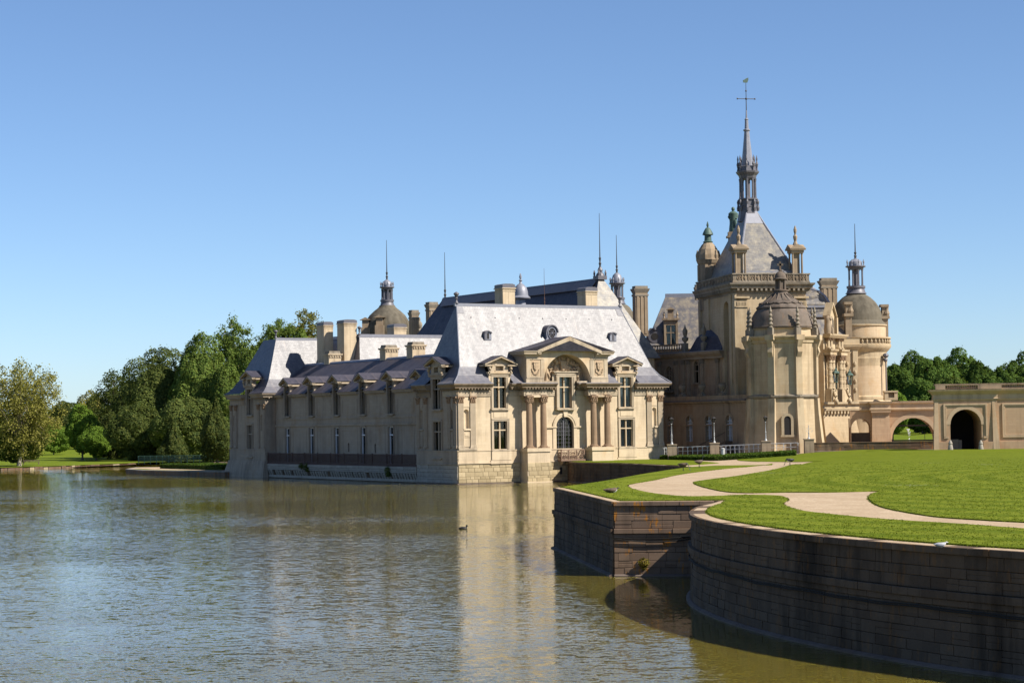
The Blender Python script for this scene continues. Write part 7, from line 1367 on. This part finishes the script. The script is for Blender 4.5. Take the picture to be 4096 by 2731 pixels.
# yellow topiary, small waterside things
p = P(930, 1852, 318); tp = thing('topiary', 'small orange-yellow conical shrub against the far pavilion', 'shrub', p); mb = MB(); r = random.Random(9)
for k in range(60): z = r.random(); leafclump(mb, (r.gauss(0, .35 * (1 - z * .6)), r.gauss(0, .35), .2 + z * 1.9), .3, 20, .09, r)
mb.build('foliage', 'leaf_yellow', tp, fix=False); mb = MB(); mb.tube([(0, 0, -.2), (0, 0, 1.2)], .06, 6); mb.build('stem', 'bark', tp)
fa, fb = P(553, 1850, 405), P(925, 1846, 395); fnc = thing('fence', 'green metal railing along the far bank below the grove', 'fence', (0, 0, 0)); d = fb - fa
pm = MB(); pm.box(-.05, .05, -.05, .05, -.3, 1.35); pm = pm.mesh('post', 'green_paint')
for k in range(16): q = fa + d * k / 15; link('post', pm, fnc, T(q.x, q.y, q.z))
for z in (1.3, .75, .2): mb = MB(); mb.tube([(fa.x, fa.y, fa.z + z), (fb.x, fb.y, fb.z + z)], .04, 5); mb.build('rail', 'green_paint', fnc)
mb = MB()
for k in range(150): q = fa + d * k / 149; mb.box(q.x - .02, q.x + .02, q.y - .02, q.y + .02, q.z + .2, q.z + 1.3)
stuff(mb.build('pickets', 'green_paint', fnc))
bkw = thing('bank_wall', 'pale broken stone edging along the far left bank', 'wall'); at_, L_ = arc(bank[1:4]); r = random.Random(4); pool = []
for k in range(6): q = MB(); w2 = .5 + .22 * k; q.hexa([(-w2, -.3, -.9), (w2, -.3, -.9), (w2, .4, -.9), (-w2, .4, -.9), (-w2 + .05, -.22, 0), (w2 - .08, -.26, .04), (w2 - .05, .4, .02), (-w2 + .04, .4, 0)]); pool.append((q.mesh('stone', 'moat_coping' if k % 3 else 'plinth_stone'), w2))
s_ = 0
while s_ < L_: 
    m_, w2 = r.choice(pool); p, no = at_(s_ + w2); an = atan2(no.y, no.x) + pi / 2; link('stone', m_, bkw, T(p.x, p.y, .42 + r.uniform(-.16, .06), an)); s_ += w2 * 2 + .03
mb = MB(); mb.prism([(x, y) for x, y in bank[1:]] + [(p[0] + .6, p[1] + 1.2) for p in reversed(bank[1:])], -1.5, .2); mb.build('core', 'earth', bkw)
p = P(124, 1850, 392); bn = thing('bench', 'dark wooden bench on the far left bank by the plane tree', 'bench', (p.x, p.y, .85)); mb = MB(); [mb.box(-1.6, 1.6, y, y + .12, .42, .47) for y in (-.2, -.05, .1)]; mb.build('seat', 'wood', bn); mb = MB(); [mb.box(-1.6, 1.6, .26, .3, z, z + .1) for z in (.6, .75)]; mb.build('backrest', 'wood', bn)
for x in (-1.45, 1.45): mb = MB(); mb.box(x - .05, x + .05, -.22, .3, 0, .42); mb.build('leg', 'wood', bn)
for k, (px, pb) in enumerate(((330, 1815), (443, 1812), (388, 1813))): p = P(px, pb, 480); sp2 = thing('sapling', ('thin young sapling at the left of the far meadow', 'thin young sapling nearest the dark grove', 'middle thin sapling on the far meadow')[k], 'tree', p, 0, 'saplings on the far meadow'); mb = MB(); mb.tube([(0, 0, -.3), (0, 0, 2.4)], .05, 5); mb.build('stem', 'bark', sp2); mb = MB(); leafclump(mb, (0, 0, 2.2), .8, 120, .16, rnd, 1.4); mb.build('foliage', 'leaf_bright', sp2, fix=False)

# ================================================================== birds
def goose(name, label, px, py, yaw, pose, mats, s=1.0, group=None):
    g = GL(px, py); t_ = thing(name, label, 'bird', (g.x, g.y, lawnz(g.x, g.y)), yaw, group); mb = MB(); H = {'stand': .42, 'graze': .40, 'sit': .13, 'lie': .14}[pose] * s
    def rings(pts): return [[(x, w_ * cos(2 * pi * k / 10), z + h_ * sin(2 * pi * k / 10)) for k in range(10)] for x, z, w_, h_ in pts]
    body = [(-.42, H + .06, .02, .015), (-.34, H + .05, .07, .05), (-.2, H + .02, .14, .12), (0, H, .17, .16), (.16, H + .03, .14, .14), (.26, H + .08, .085, .09)]
    if pose == 'graze': neck = [(.32, H + .08, .055, .055), (.40, H - .02, .042, .045), (.44, H - .16, .04, .042), (.46, H - .26, .052, .05), (.50, H - .33, .04, .035), (.56, H - .39, .012, .01)]
    elif pose == 'lie': neck = [(.30, H + .12, .05, .05), (.30, H + .16, .045, .05), (.34, H + .17, .05, .045), (.40, H + .16, .03, .025), (.45, H + .15, .01, .01)]
    else: neck = [(.30, H + .18, .05, .055), (.31, H + .3, .042, .045), (.33, H + .4, .045, .045), (.37, H + .45, .055, .05), (.43, H + .44, .038, .032), (.50, H + .42, .012, .01)]
    pts = [(x * s, (z - H) * s + H, w_ * s, h_ * s) for x, z, w_, h_ in body + neck]; R_ = rings(pts); n = len(R_)
    i0 = [mb.add(r_) for r_ in R_]
    for a in range(n - 1):
        for k in range(10):
            mb.f.append((i0[a] + k, i0[a] + (k + 1) % 10, i0[a + 1] + (k + 1) % 10, i0[a + 1] + k)); low = k in (5, 6, 7, 8)
            mb.mi.append((0 if not (low and a > 2) else 1) if a < 5 else 2)
    mb.f.append(tuple(i0[0] + k for k in reversed(range(10)))); mb.mi.append(1); mb.f.append(tuple(i0[-1] + k for k in range(10))); mb.mi.append(2)
    mb.build('body', list(mats), t_, smooth=True)
    mb = MB(); 
    for sy in (-1, 1): mb.ball((-.06 * s, sy * .13 * s, H + .04 * s), .2 * s, 10, 5, 1.3, .28, .55)
    mb.build('wings', mats[0], t_, smooth=True)
    if pose in ('stand', 'graze'):
        for sy in (-1, 1): mb = MB(); mb.tube([(0, sy * .06 * s, H - .1 * s), (.01, sy * .06 * s, .0)], .016, 5); mb.box(-.02, .09, sy * .06 * s - .04, sy * .06 * s + .04, 0, .012); mb.build('leg', 'bird_black', t_)
    return t_
gm = ('bird_brown', 'bird_brown', 'bird_black'); gg = 'geese on the lawn'
goose('goose', 'brown goose grazing with lowered head on the grass spit', 2733, 1885, rad(-25), 'graze', gm, 1.05, gg); goose('goose', 'brown goose standing upright with black neck on the grass spit', 2797, 1871, rad(20), 'stand', gm, 1.0, gg); goose('goose', 'goose bending over at the edge of the gravel path', 3160, 1863, rad(200), 'graze', ('bird_black', 'bird_white', 'bird_black'), 1.0)
goose('duck', 'duck resting on the grass corner, left of a pair', 2438, 1974, rad(10), 'lie', ('bird_brown', 'bird_brown', 'bird_brown'), .8, 'pair of resting ducks'); goose('duck', 'dark-headed duck resting on the grass corner, right of a pair', 2452, 1974, rad(15), 'lie', ('bird_brown', 'bird_white', 'bird_black'), .8, 'pair of resting ducks')
p, no = atR(34.0); gp = G(3763, 2186, 3.42); t_ = goose('gull', 'white and grey gull resting on the coping of the curved moat wall', 3763, 2180, rad(0), 'lie', ('bird_grey', 'bird_white', 'bird_white'), .48); t_.location = (gp.x, gp.y, 3.40)
p = G(1852, 2114, 0); t_ = thing('duck', 'small dark duck swimming in front of the pavilion', 'bird', (p.x, p.y, -.02)); mb = MB(); mb.ball((0, 0, .05), .2, 10, 6, 1.5, .8, .6); mb.ball((.26, 0, .22), .08, 8, 5); mb.tube([(.22, 0, .08), (.25, 0, .2)], .05, 6); mb.build('body', 'bird_black', t_, smooth=True)
